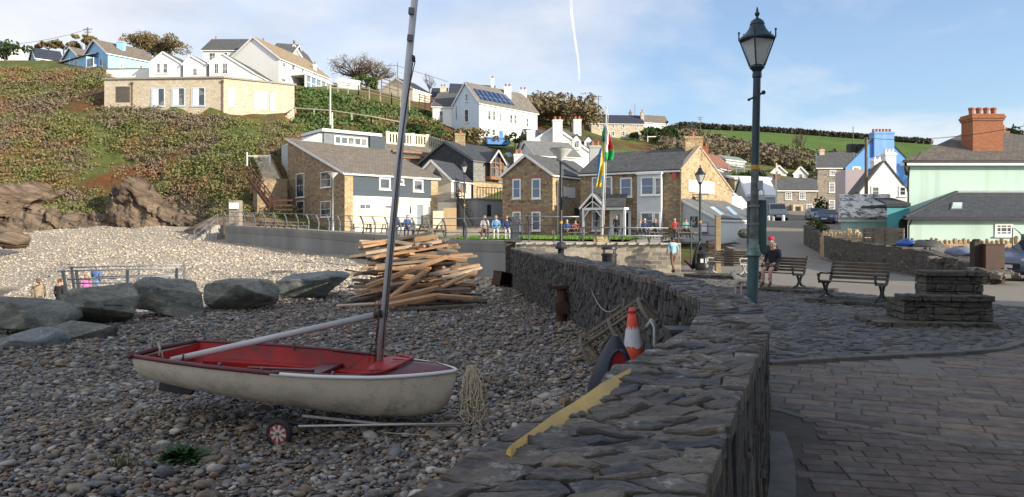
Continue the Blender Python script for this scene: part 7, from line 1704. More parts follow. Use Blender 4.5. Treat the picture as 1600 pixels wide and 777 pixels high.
# anchor, drum and racks by the slipway
c = P(1098,413,31); c.z = .05; o = thing('black_drum','black drum planter with small white notices at the slipway lamp','drum',c); mb = MB(); mb.lathe([(.30,0),(.32,.05),(.32,.22),(.26,.3),(.24,.62),(.27,.7),(.2,.80),(.1,.84)],c,16); mb.build('body',BLACK,o,auto=40)
mb = MB(); mb.box(c.x-.16,c.y-.27,.38,c.x-.04,c.y-.25,.54); mb.box(c.x+.04,c.y-.27,.36,c.x+.16,c.y-.25,.56); mb.build('notice',WHITE,o)
mb = MB(); c = P(1086,410,31.5); c.z = .1; mb.tube([c+V((-.1,0,.0)),c+V((0,0,.5)),c+V((.12,0,1.0)),c+V((.28,0,1.25))],[.09,.08,.07,.05],8); mb.tube([c+V((-.45,0,.35)),c+V((-.1,0,.02)),c+V((.3,0,.25))],[.03,.08,.03],8); tag(mb.build('anchor',BLACK,loc=c,smooth=True),'old black anchor leaning beside the drum at the slipway','anchor')
c = P(1112,408,31.5); c.z = .1; mb = MB()
for i in range(6): mb.beam(c+V((-.2,-.05,.15+i*.2)),c+V((.22,.05,.22+i*.2)),.22,.07)
mb.beam(c+V((.2,.08,0)),c+V((.22,.08,1.3)),.07,.07); mb.beam(c+V((-.2,.08,0)),c+V((-.18,.08,1.2)),.06,.06); tag(mb.build('iron_rack',RUST,loc=c),'rusty iron rack of stacked flats beside the timber post','rack')
c = P(1121.5,400,30); mb = MB(); zt = zz(338,30); mb.beam(V((c.x,30,-.1)),V((c.x,30,zt)),.20,.20,up=(0,1,0)); mb.beam(V((c.x,30,zt+.002)),V((c.x,30,zt+.05)),.24,.24,up=(0,1,0)); tag(mb.build('timber_post',m_plain('gold_timber',(.34,.25,.14),(.24,.17,.1),.8,4),loc=c,bevel=.01),'stout square timber post at the top of the slipway','post')
# slipway gate rails and low walls by the inn annex
mb = MB(); 
for k in range(3): mb.tube([P(1060,352+k*14,33),P(1118,354+k*14,32.5)],.025,6)
for x in (1060,1080,1118): mb.tube([P(x,346,32.8),P(x,412,32.8)],.03,6)
tag(mb.build('slipway_railing',RAIL,loc=P(1085,400,33)),'dark tubular railing beside the slipway drum','railing')
mb = MB(); a,c = V((10.6,36,-.1)),V((13.3,39.5,-.1)); d = (c-a).normalized(); s_ = V((-d.y,d.x,0))*.25; mb.hexa([a-s_,c-s_,c+s_,a+s_]+[p+V((0,0,.95)) for p in (a-s_,c-s_,c+s_,a+s_)]); 
for i in range(3): mb.ball(P(1162+i*3,368,38)+V((0,0,.1)),(.32,.3,.25),8,6)
tag(mb.build('stub_wall',STONE_D,loc=a,bevel=.03),'short dark stone wall behind the benches with stones on top','wall')
# ================================================================ ROADSIDE WALL, COPING STONES, CLUTTER
rw = [(20.6,52,.55,2.15),(19.5,47,.25,1.6),(18.0,41.8,.1,1.35),(16.6,34,0,1.12),(15.3,27.5,0,.95),(14.9,24.6,0,.72),(14.85,23.0,0,.38)]
mb = MB()
for (x0,y0,za,zb_),(x1,y1,zc,zd) in zip(rw,rw[1:]):
 n = max(1,round(math.hypot(x1-x0,y1-y0)/1.2))
 for i in range(n):
  u,w_ = i/n,(i+1)/n; pa = V((x0+(x1-x0)*u,y0+(y1-y0)*u,0)); pb_ = V((x0+(x1-x0)*w_,y0+(y1-y0)*w_,0)); ta = zb_+(zd-zb_)*u+random.uniform(-.05,.05); tb = zb_+(zd-zb_)*w_+random.uniform(-.05,.05); ga = za+(zc-za)*u-.3
  o = V((.5,.08,0)); mb.hexa([V((*pa.xy,ga)),V((*pb_.xy,ga)),V((*(pb_+o).xy,ga)),V((*(pa+o).xy,ga)),V((*pa.xy,ta)),V((*pb_.xy,tb)),V((*(pb_+o).xy,tb)),V((*(pa+o).xy,ta))])
rwall = mb.build('roadside_wall',STONE_D,loc=(18,41.8,0)); tag(rwall,'long dark rubble wall along the road, crumbling at its near end','wall')
mb = MB(); random.seed(4)
for i in range(70):
 k = random.random(); x = 15.1+random.gauss(0,.25)+.3; y = 22.6+3.5*k; s_ = random.uniform(.07,.2); R = Matrix.Rotation(random.uniform(0,3),3,'Z')@Matrix.Rotation(random.uniform(-.5,.5),3,'X'); mb.ob(V((x,y,.25+.55*k*random.uniform(.6,1.0))),R@V((s_,0,0)),R@V((0,s_*.7,0)),R@V((0,0,s_*.5)))
tag(mb.build('fallen_stones',m_island('loose_wall_stone',[(.06,.055,.05),(.16,.14,.12),(.10,.09,.08),(.26,.24,.2)],8,.85,.8),loc=(15.3,24,0),bevel=.02,seg=1),'rubble spilling from the broken end of the roadside wall','rubble',kind='stuff')
def crest(label,x0,x1,Y,ztop,n,seed,y2=None):
 r = random.Random(seed); a,c = pt(x0,Y),pt(x1,y2 or Y); mb = MB(); d = (c-a); L_ = d.length; dn = d/L_
 w0 = MB(); nn = V((-dn.y,dn.x)); 
 mb.hexa([(a.x,a.y,0),(c.x,c.y,0),(c.x+nn.x*.4,c.y+nn.y*.4,0),(a.x+nn.x*.4,a.y+nn.y*.4,0),(a.x,a.y,ztop),(c.x,c.y,ztop),(c.x+nn.x*.4,c.y+nn.y*.4,ztop),(a.x+nn.x*.4,a.y+nn.y*.4,ztop)])
 for i in range(n):
  u = (i+.5)/n*L_; q = a+dn*u; h_ = r.uniform(.18,.34)*(1.6 if r.random() < .22 else 1); w_ = L_/n*.5*r.uniform(.7,1.05); R = Matrix.Rotation(math.atan2(dn.y,dn.x)+r.uniform(-.25,.25),3,'Z')@Matrix.Rotation(r.uniform(-.15,.15),3,'Y')
  pts = [(-w_,-.18,-.1),(w_,-.18,-.1),(w_,.18,-.1),(-w_,.18,-.1),(-w_*.6,-.10,h_),(w_*.5*r.uniform(.5,1.2),-.10,h_*r.uniform(.7,1)),(w_*.5,.10,h_),(-w_*.6,.10,h_*r.uniform(.7,1))]
  mb.hexa([V((q.x+nn.x*.2,q.y+nn.y*.2,ztop))+R@V(p) for p in pts])
 return tag(mb.build('crested_wall',STONE_Y,loc=(a.x,a.y,0),bevel=.03,seg=1),label,'wall')
crest('golden garden wall with upright coping stones under the mint green house',1418,1640,36.5,zz(384,36.5)+.08,30,1)
crest('sunlit garden wall with upright coping stones beside the pallet fence',1281,1350,44.5,zz(370,44.5),14,2,38.5)
mb = MB(); f = Face(pt(1348,36),pt(1413,34.5)); zt = zz(358,35.5); WOODP = m_plain('pallet_wood',(.26,.20,.15),(.15,.12,.09),.85,3,.3)
for i in range(6): slab_on(mb,f,.0,.45+i*.24,f.L,.45+i*.24+.21,-.03,.0)
for u in (0,.42,.95,f.L-.08): slab_on(mb,f,u,.3,u+.08,zt,.005,.06)
tag(mb.build('board_fence',WOODP,loc=(f.a.x,f.a.y,0)),'weathered board screen above the roadside wall before the mint walls','fence')
mb = MB(); a = pt(1425,30); 
for i,(x,w_,z,c_) in enumerate(((1433,.9,.95,0),(1462,1.0,.95,0),(1446,.5,1.0,0))): p = pt(x,31); mb.ob(V((p.x,p.y,.92)),(w_*.6,.15,0),(-.1,.35,0),(0,0,.10))
tag(mb.build('board_stack',m_plain('dull_boards',(.16,.15,.13),(.10,.09,.08),.8,3),loc=(a.x,a.y,.9),bevel=.01),'low stack of dull boards behind the roadside wall','boards')
def tarp(label,x0,x1,y0,y1,Y,mat,name='tarpaulin'):
 mb = MB(); a,c = P(x0,y1,Y),P(x1,y0,Y); mb.ball((a+c)/2,((c.x-a.x)/2,.7,(c.z-a.z)/2+.12),14,8); o = mb.build(name,mat,loc=a,smooth=True)
 for v in o.data.vertices: v.co += V((rng.normal(0,.03),rng.normal(0,.03),rng.normal(0,.035)))
 return tag(o,label,'tarpaulin')
tarp('crumpled blue grey tarpaulin by the broken end of the roadside wall',1482,1518,391,401,27,m_plain('blue_grey_tarp',(.13,.16,.30),(.25,.27,.33),.6,3))
tarp('small bright blue plastic sheet on the boards behind the roadside wall',1406,1424,379,384,32,m_plain('blue_sheet',(.03,.12,.42),rough=.5))
tarp('dark overturned dinghy cover behind the roadside wall',1420,1475,380,392,31.5,m_plain('dark_cover',(.05,.055,.05),(.09,.09,.08),.7,3))
# brown cabinet and post
p = pt(1537,23.6); q = pt(1567,23.6); mb = MB(); mb.box(p.x,23.5,0,q.x,24.1,zz(383,23.6)); mb.box(p.x-.02,23.48,zz(383,23.6)+.002,q.x+.02,24.12,zz(382,23.6)+.02); tag(mb.build('brown_cabinet',m_plain('brown_steel',(.075,.036,.025),(.055,.028,.02),.55,3),loc=(p.x,23.5,0),bevel=.01),'tall dark brown cabinet standing beside the parked car','cabinet')
p = pt(1526.5,23.8); mb = MB(); mb.box(p.x-.14,23.7,-.1,p.x+.14,23.95,zz(375,23.8)-.05); mb.lathe([(.14,0),(.13,.05),(.08,.08)],(p.x,23.82,zz(375,23.8)-.05),8); tag(mb.build('gate_post',m_plain('dark_post',(.03,.022,.02),(.05,.035,.03),.7,4),loc=(p.x,23.8,0)),'dark rounded gate post left of the brown cabinet','post')
# blue canopy at the right edge
r_ = thing('fabric_canopy','blue curved fabric canopy on a thin pole at the right edge','canopy',P(1600,440,26)); mb = MB(); secs = []
for i in range(9): u = i/8; secs.append([P(1581+26*u+14*u*u,356+8*u+34*u*u*(1+.2*v),26+v*2.2) for v in (0,.5,1)])
loft(mb,secs); o = mb.build('fabric',m_plain('blue_fabric',(.02,.10,.36),(.3,.4,.4),.6,1.5),r_); o.modifiers.new('s','SOLIDIFY').thickness = .02
mb = MB(); mb.tube([P(1582,357,26),P(1582,415,26)],.02,6); mb.tube([P(1600,366,26.1),P(1598,400,26.1)],.09,8); mb.build('pole',LEAD,r_)
# bollards by the road
for i,(x,y0,y1,Y,lab) in enumerate(((1201,337,346,79,'white bollard left of the parked van'),(1224,336,346,78,'white bollard in front of the parked van'),(1208,338,346,78,'dull white bollard between two others by the van'))):
 a = P(x,y1,Y); mb = MB(); h_ = zz(y0,Y)-a.z; mb.lathe([(.17,-.3),(.16,h_-.15),(.12,h_-.03),(.04,h_)],a,8); tag(mb.build('bollard',WHITE if i < 2 else GREY_R,loc=a),lab,'bollard','bollards by the van')
# kerb line of the road beside the roadside wall
mb = MB()
for (x0,y0,za,_),(x1,y1,zc,_b) in zip(rw[1:],rw[2:]): mb.beam(V((x0-.35,y0,za-.02)),V((x1-.35,y1,zc-.02)),.12,.16)
tag(mb.build('road_kerb',KERB_M),kind='structure')
# ================================================================ VEHICLES
def paint(n_,c): return m_plain(n_,c,tuple(x*.85 for x in c),.25,2,spec=.6)
TY = m_plain('tyre_rubber',(.02,.02,.02),(.03,.03,.03),.8)
LAMPG = m_plain('headlamp_glass',(.55,.58,.6),(.4,.42,.45),.15); DKG = m_glass('car_glass',(.02,.025,.03),.05)
def vehicle(label,cat,name,loc,ang,prof,W,wheels,paintm,glassy,nose_grille=True,wr=.32):
 """prof: side outline (x forward, z); glassy: list of polygons in (x,z) for side glass; windscreen quad from prof idx"""
 r_ = thing(name,label,cat,(0,0,0)); mb = MB(); h = W/2; n = len(prof)
 def yw(z,zmax): return h*(1-.16*max(0,(z-.85)/(zmax-.85)))
 zm = max(p[1] for p in prof)
 a = [V((x,-yw(z,zm),z)) for x,z in prof]; c = [V((x,yw(z,zm),z)) for x,z in prof]
 mb.add(a+c,[tuple(range(n)),tuple(reversed(range(n,2*n)))]+[(i,n+i,n+(i+1) % n,(i+1) % n) for i in range(n)])
 mb.build('body',paintm,r_,bevel=.06,seg=2)
 for sgn in (-1,1):
  for poly in glassy['side']:
   g = MB(); pts = [V((x,sgn*(yw(z,zm)+.006),z)) for x,z in poly]; g.prism(pts,(0,sgn*.006,0)); g.build('side_window',DKG,r_)
 for (x0,z0,x1,z1) in glassy['screens']:
  g = MB(); y0,y1 = yw(z0,zm)*.9,yw(z1,zm)*.88; d = V((z1-z0,0,-(x1-x0))).normalized(); d = d if d.x*(1 if x0 > 0 else -1) > 0 else -d
  g.prism([V((x0,-y0,z0))+d*.004,V((x0,y0,z0))+d*.004,V((x1,y1,z1))+d*.004,V((x1,-y1,z1))+d*.004],d*.01); g.build('windscreen',DKG,r_)
 fx = max(p[0] for p in prof)
 for sgn in (-1,1):
  g = MB(); g.ball((fx-.10,sgn*h*.74,.70),(.12,.20,.09),10,6); g.build('headlight',LAMPG,r_,smooth=True)
  g = MB(); g.ball((glassy['mirror'][0],sgn*(h+.10),glassy['mirror'][1]),(.08,.12,.09),8,6); g.build('mirror',paintm,r_,smooth=True)
  for x in wheels:
   g = MB(); M = Matrix.Rotation(math.pi/2,3,'X'); g.lathe([(wr*.6,-.1),(wr*.95,-.1),(wr,-.06),(wr,.06),(wr*.95,.1),(wr*.6,.1)],(x,sgn*(h-.07),wr),18,M); t_ = g.build('wheel',TY,r_,auto=40); g = MB(); g.lathe([(.03,-.12),(wr*.58,-.105),(wr*.6,0),(wr*.58,.105),(.03,.12)],(x,sgn*(h-.07),wr),12,M); g.build('rim',GALV,t_,auto=40)
 g = MB(); g.box(fx-.03,-h*.55,.42,fx+.012,h*.55,.60); g.box(fx-.03,-h*.8,.22,fx+.014,h*.8,.34); g.build('grille',BLACK,r_); g = MB(); g.box(fx-.01,-.26,.44,fx+.022,.26,.55); g.build('number_plate',WHITE,r_)
 r_.location = loc; r_.rotation_euler = (0,0,ang); return r_
carp = [(2.1,.25),(2.15,.55),(2.0,.80),(1.1,.98),(.35,1.42),(-.9,1.47),(-1.75,1.20),(-2.05,.98),(-2.1,.35),(-2.0,.25)]
carg = dict(side=[[(.85,1.0),(.30,1.34),(-.85,1.39),(-1.5,1.15),(-1.55,1.0)]],screens=[(1.05,1.0,.42,1.40),(-1.95,1.05,-1.0,1.45)],mirror=(.8,1.02))
vanp = [(2.4,.3),(2.42,.75),(2.25,1.02),(1.65,1.15),(1.0,1.85),(.7,1.95),(-2.35,1.98),(-2.45,1.5),(-2.45,.35),(-2.3,.28)]
vang = dict(side=[[(1.45,1.2),(.95,1.75),(.2,1.78),(.2,1.2)]],screens=[(1.6,1.18,1.05,1.80)],mirror=(1.4,1.25))
def face_cam(x,y): return math.atan2(-y,-x)
for (lab,cat,nm,px_,yb,Y,pr_,g_,W,col,da,wh) in (('silver grey van parked facing down the road','van','parked_van',1222.5,344,80,vanp,vang,1.95,(.34,.35,.37),.15,(1.5,-1.5)),('pale blue silver car parked before the three storey house','car','parked_car',1287,344,80,carp,carg,1.75,(.30,.36,.44),.2,(1.35,-1.3)),('dark blue car half hidden beyond the roadside wall','car','parked_car',1306,350,70,carp,carg,1.75,(.03,.07,.17),-.1,(1.35,-1.3))):
 p = P(px_,yb,Y); vehicle(lab,cat,nm,(p.x,p.y+2,float(st(p.x,p.y))+.02),face_cam(p.x,p.y)+da,pr_,W,wh,paint(nm+'_paint',col),g_)
vehicle('steel blue car parked beside the brown cabinet at the right edge','car','parked_car',(18.75,25.6,0),math.pi+.32,carp,1.78,(1.35,-1.3),paint('steel_blue_paint',(.10,.14,.22)),carg)
# ================================================================ PROMENADE FURNITURE
def picnic(label,c,ang):
 r_ = thing('picnic_table',label,'picnic table',(0,0,0)); W_ = WOODG
 for i in range(5): mb = MB(); mb.beam((-.85,-.3+i*.15,.74),(.85,-.3+i*.15,.74),.13,.04); mb.build('top_board',W_,r_)
 for y in (-.68,.68): mb = MB(); mb.beam((-.85,y,.45),(.85,y,.45),.25,.04); mb.build('seat',W_,r_)
 for x in (-.6,.6):
  mb = MB(); mb.beam((x,-.72,0),(x,-.2,.73),.06,.09); mb.beam((x+.001,.72,0),(x+.001,.2,.73),.06,.09); mb.beam((x+.002,-.75,.40),(x+.002,.75,.40),.05,.08); mb.build('leg_frame',W_,r_)
 r_.location = c; r_.rotation_euler = (0,0,ang); return r_
for i,(x,y,a,lab) in enumerate(((566,52.5,.3,'dark picnic table on the promenade left of the mast'),(588,54.5,.5,'second picnic table on the promenade just left of the mast'),(673,45.5,.6,'heavy dark picnic table on the promenade right of the mast'),(420,60.5,.9,'picnic table at the far end of the promenade below the brown stair'),(460,59.0,.9,'picnic table on the promenade below the stone house gable'),(440,62.5,.9,'picnic table against the low wall under the stone house'))):
 p = pt(x,y); picnic(lab,(p.x,p.y,prz(p.x,p.y)+.05),a)
p = pt(775,39.7); wb = thing('lawn_bench','low plain bench carrying the three people on the lawn edge','bench',(p.x,p.y,1.27)); mb = MB(); mb.beam((p.x-.95,p.y,1.66),(p.x+.95,p.y,1.66),.42,.06); mb.build('seat',WOODG,wb); 
for sx in (-.8,.8): mb = MB(); mb.box(p.x+sx-.05,p.y-.18,1.25,p.x+sx+.05,p.y+.18,1.63); mb.build('leg',WOODG,wb)
p = pt(628,46); wb = thing('promenade_seat','wooden seat under the two people beside the mast','bench',(p.x,p.y,1.4)); mb = MB(); mb.beam((p.x-.8,p.y,1.80),(p.x+.8,p.y,1.80),.42,.06); mb.build('seat',WOODG,wb); mb = MB(); mb.beam((p.x-.8,p.y+.24,2.15),(p.x+.8,p.y+.24,2.15),.05,.3); mb.build('backrest',WOODG,wb)
for sx in (-.7,.7): mb = MB(); mb.box(p.x+sx-.05,p.y-.18,1.35,p.x+sx+.05,p.y+.2,1.77); mb.build('leg',WOODG,wb)
p = P(366,322,63.5); sb = thing('notice_sign','blank white sign on a stone pier at the top of the beach steps','sign',(p.x,63.5,1.6)); mb = MB(); mb.box(p.x-.42,63.4,p.z-.26,p.x+.42,63.46,p.z+.28); mb.build('board',WHITE,sb); mb = MB(); mb.box(p.x-.5,63.6,1.0,p.x+.4,64.4,p.z+.5); mb.build('pier',STONE_G,sb)
# brown timber stair, rubble walls and bunker at the cliff foot
STB = m_plain('red_brown_stain',(.12,.055,.035),(.08,.04,.028),.75,4)
ts = thing('timber_stair','red brown timber stair climbing the cliff beside the stone house','stair',P(420,345,68)); a,c = P(392,278,71),P(428,326,67.5)
mb = MB()
for o in (0,-1.1):
 v = V((0,o,0)); mb.beam(a+v,c+v,.08,.32); mb.beam(a+v+V((0,0,1)),c+v+V((0,0,1)),.07,.10)
 for i in range(6): q = a.lerp(c,i/5)+v; mb.beam(q,q+V((0,0,1)),.08,.08)
mb.build('stringers',STB,ts); mb = MB()
for i in range(14): q = a.lerp(c,(i+.5)/14); mb.box(q.x-.16,q.y-1.05,q.z+.02,q.x+.16,q.y-.05,q.z+.07)
mb.build('treads',STB,ts); mb = MB(); q = a
for k in (0,.5,1.0): mb.beam(q+V((-2.4,0,k)),q+V((0,0,k)),.06,.12)
for i in range(4): mb.beam(q+V((-2.4+.8*i,0,-1.5)),q+V((-2.4+.8*i,0,1.1)),.10,.10)
mb.build('landing_rail',STB,ts); mb = MB(); q = c
for k in (.1,.5,.95): mb.beam(q+V((0,0,k-.2)),q+V((1.7,0,k-.2)),.06,.14)
mb.build('lower_rail',STB,ts)
mb = MB(); f = Face(P(402,1,71).xy,P(449,1,73).xy); zt = zz(281,71.5); mb.prism([f.p(0,.5,0),f.p(f.L,.5,0),f.p(f.L,zt,0),f.p(.8,zt,0),f.p(0,zt-1.0,0)],f.n3*-1.0)
for i in range(9): u = .8+i*(f.L-.8)/9; mb.box(*(f.p(u,zt,-.7)),*(f.p(u+.32,zt+.2,-.1)+V((.01,.5,0))))
tag(mb.build('rubble_wall',STONE,loc=f.p(0,1,0)),'rubble retaining wall between the timber stair and the stone house','wall')
mb = MB(); q0 = P(344,248,83); mb.lathe([(1.9,-.15),(2.05,0),(2.05,.12),(1.9,.2)],P(371,246,82.5),18); tag(mb.build('concrete_slab',CONC,loc=P(371,250,82.5),auto=40),'round concrete slab jutting from the green cliff','slab')
mb = MB(); a,c = P(412,244,79),P(430,282,74)
for i in range(12): q = a.lerp(c,i/12); mb.box(q.x-.9,q.y-.4,q.z-1.5,q.x+.7,q.y+.5,q.z+.05)
tag(mb.build('stone_steps',STONE_P,loc=c),'worn pale stone steps descending the cliff above the timber stair','steps')
mb = MB(); q = P(404,262,77); mb.tube([q+V((-1.2,0,1.2)),q+V((1.2,0,1.2))],.06,6); mb.tube([q+V((-1.2,0,0)),q+V((-1.2,0,1.6))],.08,6); mb.tube([q+V((1.2,0,0)),q+V((1.2,0,1.4))],.08,6); tag(mb.build('white_handrail',WHITE,loc=q),'short white handrail beside the pale cliff steps','handrail')
# timber fences on the slopes
def fence(label,pts,h_,rails,mat,pick=0,name='timber_fence',post=1.8):
 r_ = thing(name,label,'fence',pts[0]); 
 for a,c in zip(pts,pts[1:]):
  n = max(1,round((c-a).length/post))
  for i in range(n+1): q = a.lerp(c,i/n); mb = MB(); mb.beam(q-V((0,0,.6)),q+V((0,0,h_)),.14,.14); mb.build('post',mat,r_)
  mb = MB()
  for k in range(rails): z = h_*(k+1)/(rails+.4); mb.beam(a+V((0,-.06,z)),c+V((0,-.06,z)),.05,.12)
  mb.build('rails',mat,r_)
 return r_
fence('brown timber fence running down behind the mast top',[P(655,163,112),P(682,170,110)],1.6,4,m_plain('red_cedar',(.42,.20,.09),(.32,.15,.07)),post=1.2)
fence('pale post and rail fence on the slope below the white shed',[P(512,142,110),P(560,146,110),P(612,158,108),P(640,166,107)],1.2,2,m_plain('pale_rail',(.48,.42,.33),(.38,.33,.26)))
fence('grey post and wire fence beside the bare tree',[P(596,140,116),P(622,148,116)],2.0,3,WOODG)
fence('pale path edging rail across the green slope',[P(462,172,97),P(520,176,96),P(580,185,95),P(632,195,95)],.35,1,m_plain('pale_kerb_rail',(.5,.46,.36)),post=3)
fence('silver picket fence on the bank above the slate house',[P(672,226,93),P(705,236,90)],1.1,2,m_plain('silver_fence',(.3,.29,.27)),post=.5)
fence('dark railing over the hedge above the garages',[P(1138,268,110),P(1175,270,110)],1.2,2,GALV,post=1.2)
fence('white gate posts beside the farmhouse paddock',[P(1012,218,148),P(1030,217,150)],.7,1,WHITE,post=3)
# ================================================================ PEOPLE
SKIN = m_plain('skin',(.55,.34,.25),(.48,.28,.2),.55)
_cm = {}
def cloth(c):
 k = tuple(c)
 if k not in _cm: _cm[k] = m_plain('cloth_%d' % len(_cm),c,tuple(x*.75 for x in c),.85,8)
 return _cm[k]
POSES = {
 'stand': dict(pel=(0,0,.95),sp=(0,0,1.15),ch=(0,.0,1.38),nk=(0,.0,1.50),hd=(0,.02,1.58),tp=(0,.015,1.70),
   sh=(.18,0,1.43),el=(.24,-.03,1.16),wr=(.24,.07,.93),ha=(.235,.10,.85),hip=(.09,0,.93),kn=(.10,.02,.50),an=(.10,-.02,.09),to=(.11,.16,.04)),
 'walk': dict(pel=(0,0,.94),sp=(0,.02,1.15),ch=(0,.04,1.38),nk=(0,.05,1.50),hd=(0,.08,1.58),tp=(0,.08,1.70),
   sh=(.18,.04,1.43),el=(.23,-.08,1.16),wr=(.23,.04,.96),ha=(.225,.08,.89),hip=(.09,0,.92),kn=(.10,.18,.52),an=(.10,.20,.10),to=(.11,.38,.06),kn2=(-.10,-.05,.50),an2=(-.10,-.30,.14),to2=(-.11,-.14,.04)),
 'sit': dict(pel=(0,0,.55),sp=(0,-.02,.75),ch=(0,.0,.99),nk=(0,.03,1.12),hd=(0,.06,1.20),tp=(0,.06,1.32),
   sh=(.18,.0,1.04),el=(.23,.06,.78),wr=(.16,.28,.68),ha=(.12,.36,.66),hip=(.09,.02,.53),kn=(.11,.43,.53),an=(.11,.42,.10),to=(.12,.58,.05)),
}
def person(label,loc,head,pose,top,legs,hairc,shoes=(.03,.03,.03),sc=1.0,hair='short',sleeves=True,skirt=False,shorts=False,lean=0,group=None,female=False,cap=None,bald=False):
 p = POSES[pose]; J = {}; 
 for k,v in p.items():
  if k in ('pel','sp','ch','nk','hd','tp'): J[k] = V(v)
  elif k.endswith('2'): J[k[:-1]+'L'] = V(v)
  else:
   J[k+'R'] = V(v)
   if k+'L' not in J and not (k+'2' in p): J[k+'L'] = V((-v[0],v[1],v[2]))
 if pose == 'walk':
  J['elL'] = V((-.24,.10,1.17)); J['wrL'] = V((-.22,.26,1.0)); J['haL'] = V((-.21,.33,.96))
 RAD = dict(pel=(.15,.115),sp=(.135,.10),ch=(.155,.11),nk=(.055,.058),hd=(.075,.088),tp=(.055,.065),sh=(.068,.066),el=(.046,.046),wr=(.033,.030),ha=(.038,.022),hip=(.095,.095),kn=(.062,.062),an=(.044,.046),to=(.040,.030))
 names = list(J); idx = {n: i for i,n in enumerate(names)}
 E = [('pel','sp'),('sp','ch'),('ch','nk'),('nk','hd'),('hd','tp')]
 for s in 'LR': E += [('ch','sh'+s),('sh'+s,'el'+s),('el'+s,'wr'+s),('wr'+s,'ha'+s),('pel','hip'+s),('hip'+s,'kn'+s),('kn'+s,'an'+s),('an'+s,'to'+s)]
 me = bpy.data.meshes.new('tmp'); me.from_pydata([tuple(J[n]) for n in names],[(idx[a],idx[b]) for a,b in E],[]); o = bpy.data.objects.new('tmp',me); C.objects.link(o)
 md = o.modifiers.new('skin','SKIN'); md.use_smooth_shade = True; o.modifiers.new('ss','SUBSURF').levels = 1
 for n,sv in zip(names,me.skin_vertices[0].data): k = n.rstrip('LR') if n not in J or n[-1] in 'LR' else n; sv.radius = RAD[k if k in RAD else n]; sv.use_root = (n == 'pel')
 dg = bpy.context.evaluated_depsgraph_get(); em = bpy.data.meshes.new_from_object(o.evaluated_get(dg)); bpy.data.objects.remove(o)
 vs = [v.co.copy() for v in em.vertices]; fs = [list(f.vertices) for f in em.polygons]; bpy.data.meshes.remove(em)
 segs = [(J[a],J[b],a,b) for a,b in E]
 mats = [SKIN,cloth(top),cloth(legs),cloth(shoes)]; mi = []
 def near(c):
  best = None
  for a,b,na,nb in segs:
   d = b-a; t = max(0,min(1,(c-a).dot(d)/max(1e-6,d.dot(d)))); q = (c-a-d*t).length
   if best is None or q < best[0]: best = (q,na,nb,t)
  return best
 for f in fs:
  c = sum((vs[i] for i in f),V((0,0,0)))/len(f); _,na,nb,t = near(c); b = nb.rstrip('LR') if nb not in ('tp','hd','nk','sp','ch','pel') else nb
  if b in ('hd','tp'): m_ = 0
  elif b == 'nk': m_ = 0 if t > .55 else 1
  elif b == 'ha': m_ = 0
  elif b == 'wr': m_ = (1 if sleeves and t < .9 else 0)
  elif b in ('sp','ch','sh','el'): m_ = 1 if not (b == 'sp' and t < .15) else 2
  elif b == 'hip': m_ = 2
  elif b == 'kn': m_ = 2 if not (shorts and t > .75) else 0
  elif b == 'an': m_ = (0 if shorts else 2) if t < .88 else 3
  else: m_ = 3
  mi.append(m_)
 mb = MB(); mb.v = vs; mb.f = fs; mb.mi = mi
 # face and fingers, part of the same body
 h = J['hd']; mb.cur = 0; mb.lathe([(.016,0),(.012,.02),(.004,.04)],h+V((0,.078,-.01)),6,Matrix.Rotation(-1.1,3,'X'))
 for s in (-1,1): mb.cur = 0; mb.ball(h+V((s*.078,-.01,.0)),(.012,.02,.03),6,5); mb.cur = 3; mb.ball(h+V((s*.030,.083,.03)),(.010,.007,.008),6,4)
 mb.cur = 0
 for s in 'LR':
  d = (J['ha'+s]-J['wr'+s]).normalized(); sd = d.cross(V((1,0,0))).normalized() if abs(d.x) < .8 else d.cross(V((0,0,1))).normalized()
  for k,L_ in enumerate((.070,.080,.075,.060)): q = J['ha'+s]+d*.02+sd*(k-1.5)*.017; cu = (V((0,.3,0))-d).normalized()*.012; mb.tube([q,q+d*L_*.5,q+d*L_*.85+cu*1.2],[.0085,.008,.006],5)
  q = J['wr'+s]+d*.03+sd*.03; mb.tube([q,q+d*.035+sd*.025,q+d*.065+sd*.028],[.011,.010,.007],5)
 r_ = tag(None,None) if False else None
 o = mb.build('person',mats,None,loc=(0,0,0),smooth=True)
 # hair and clothing
 hb_ = MB(); c = (J['hd']+J['tp'])/2
 if not bald:
  n0 = len(hb_.v); hb_.ball(c+V((0,-.018,.028)),(.092,.100,.088),12,8)
  if hair == 'long': hb_.ball(c+V((0,-.06,-.10)),(.085,.055,.14),10,7)
  # open the face
  for i,v in enumerate(hb_.v):
   if v.y > c.y+.045 and v.z < c.z+.065: v.y = c.y+.035
  hm = hb_.build('hair',cloth(hairc),None,smooth=True); hm.parent = o
 else:
  hb_.ball(c+V((0,-.055,-.03)),(.083,.05,.045),10,6); hm = hb_.build('hair',cloth(hairc),None,smooth=True); hm.parent = o
 if cap:
  cb_ = MB(); cb_.ball(c+V((0,-.005,.055)),(.097,.108,.065),12,6); cb_.ob(c+V((0,.11,.045)),(.07,0,0),(0,.05,-.01),(0,0,.006)); q = cb_.build('cap',cloth(cap),None,smooth=True); q.parent = o
 if skirt:
  sb = MB(); sb.lathe([(.20,.48),(.185,.8),(.15,1.05),(.14,1.2)],(0,0,0),12); q = sb.build('coat_skirt',cloth(top),None,smooth=True); q.parent = o
 o.location = loc; o.rotation_euler = (lean,0,head); o.scale = (sc,sc,sc)
 return tag(o,label,'person',group)
def facing(dx,dy): return math.atan2(-dx,dy)
Rb = Matrix.Rotation(-.95,3,'Z'); sp = V((7.35,20.3,0))+Rb@V((-.12,-.05,.13))
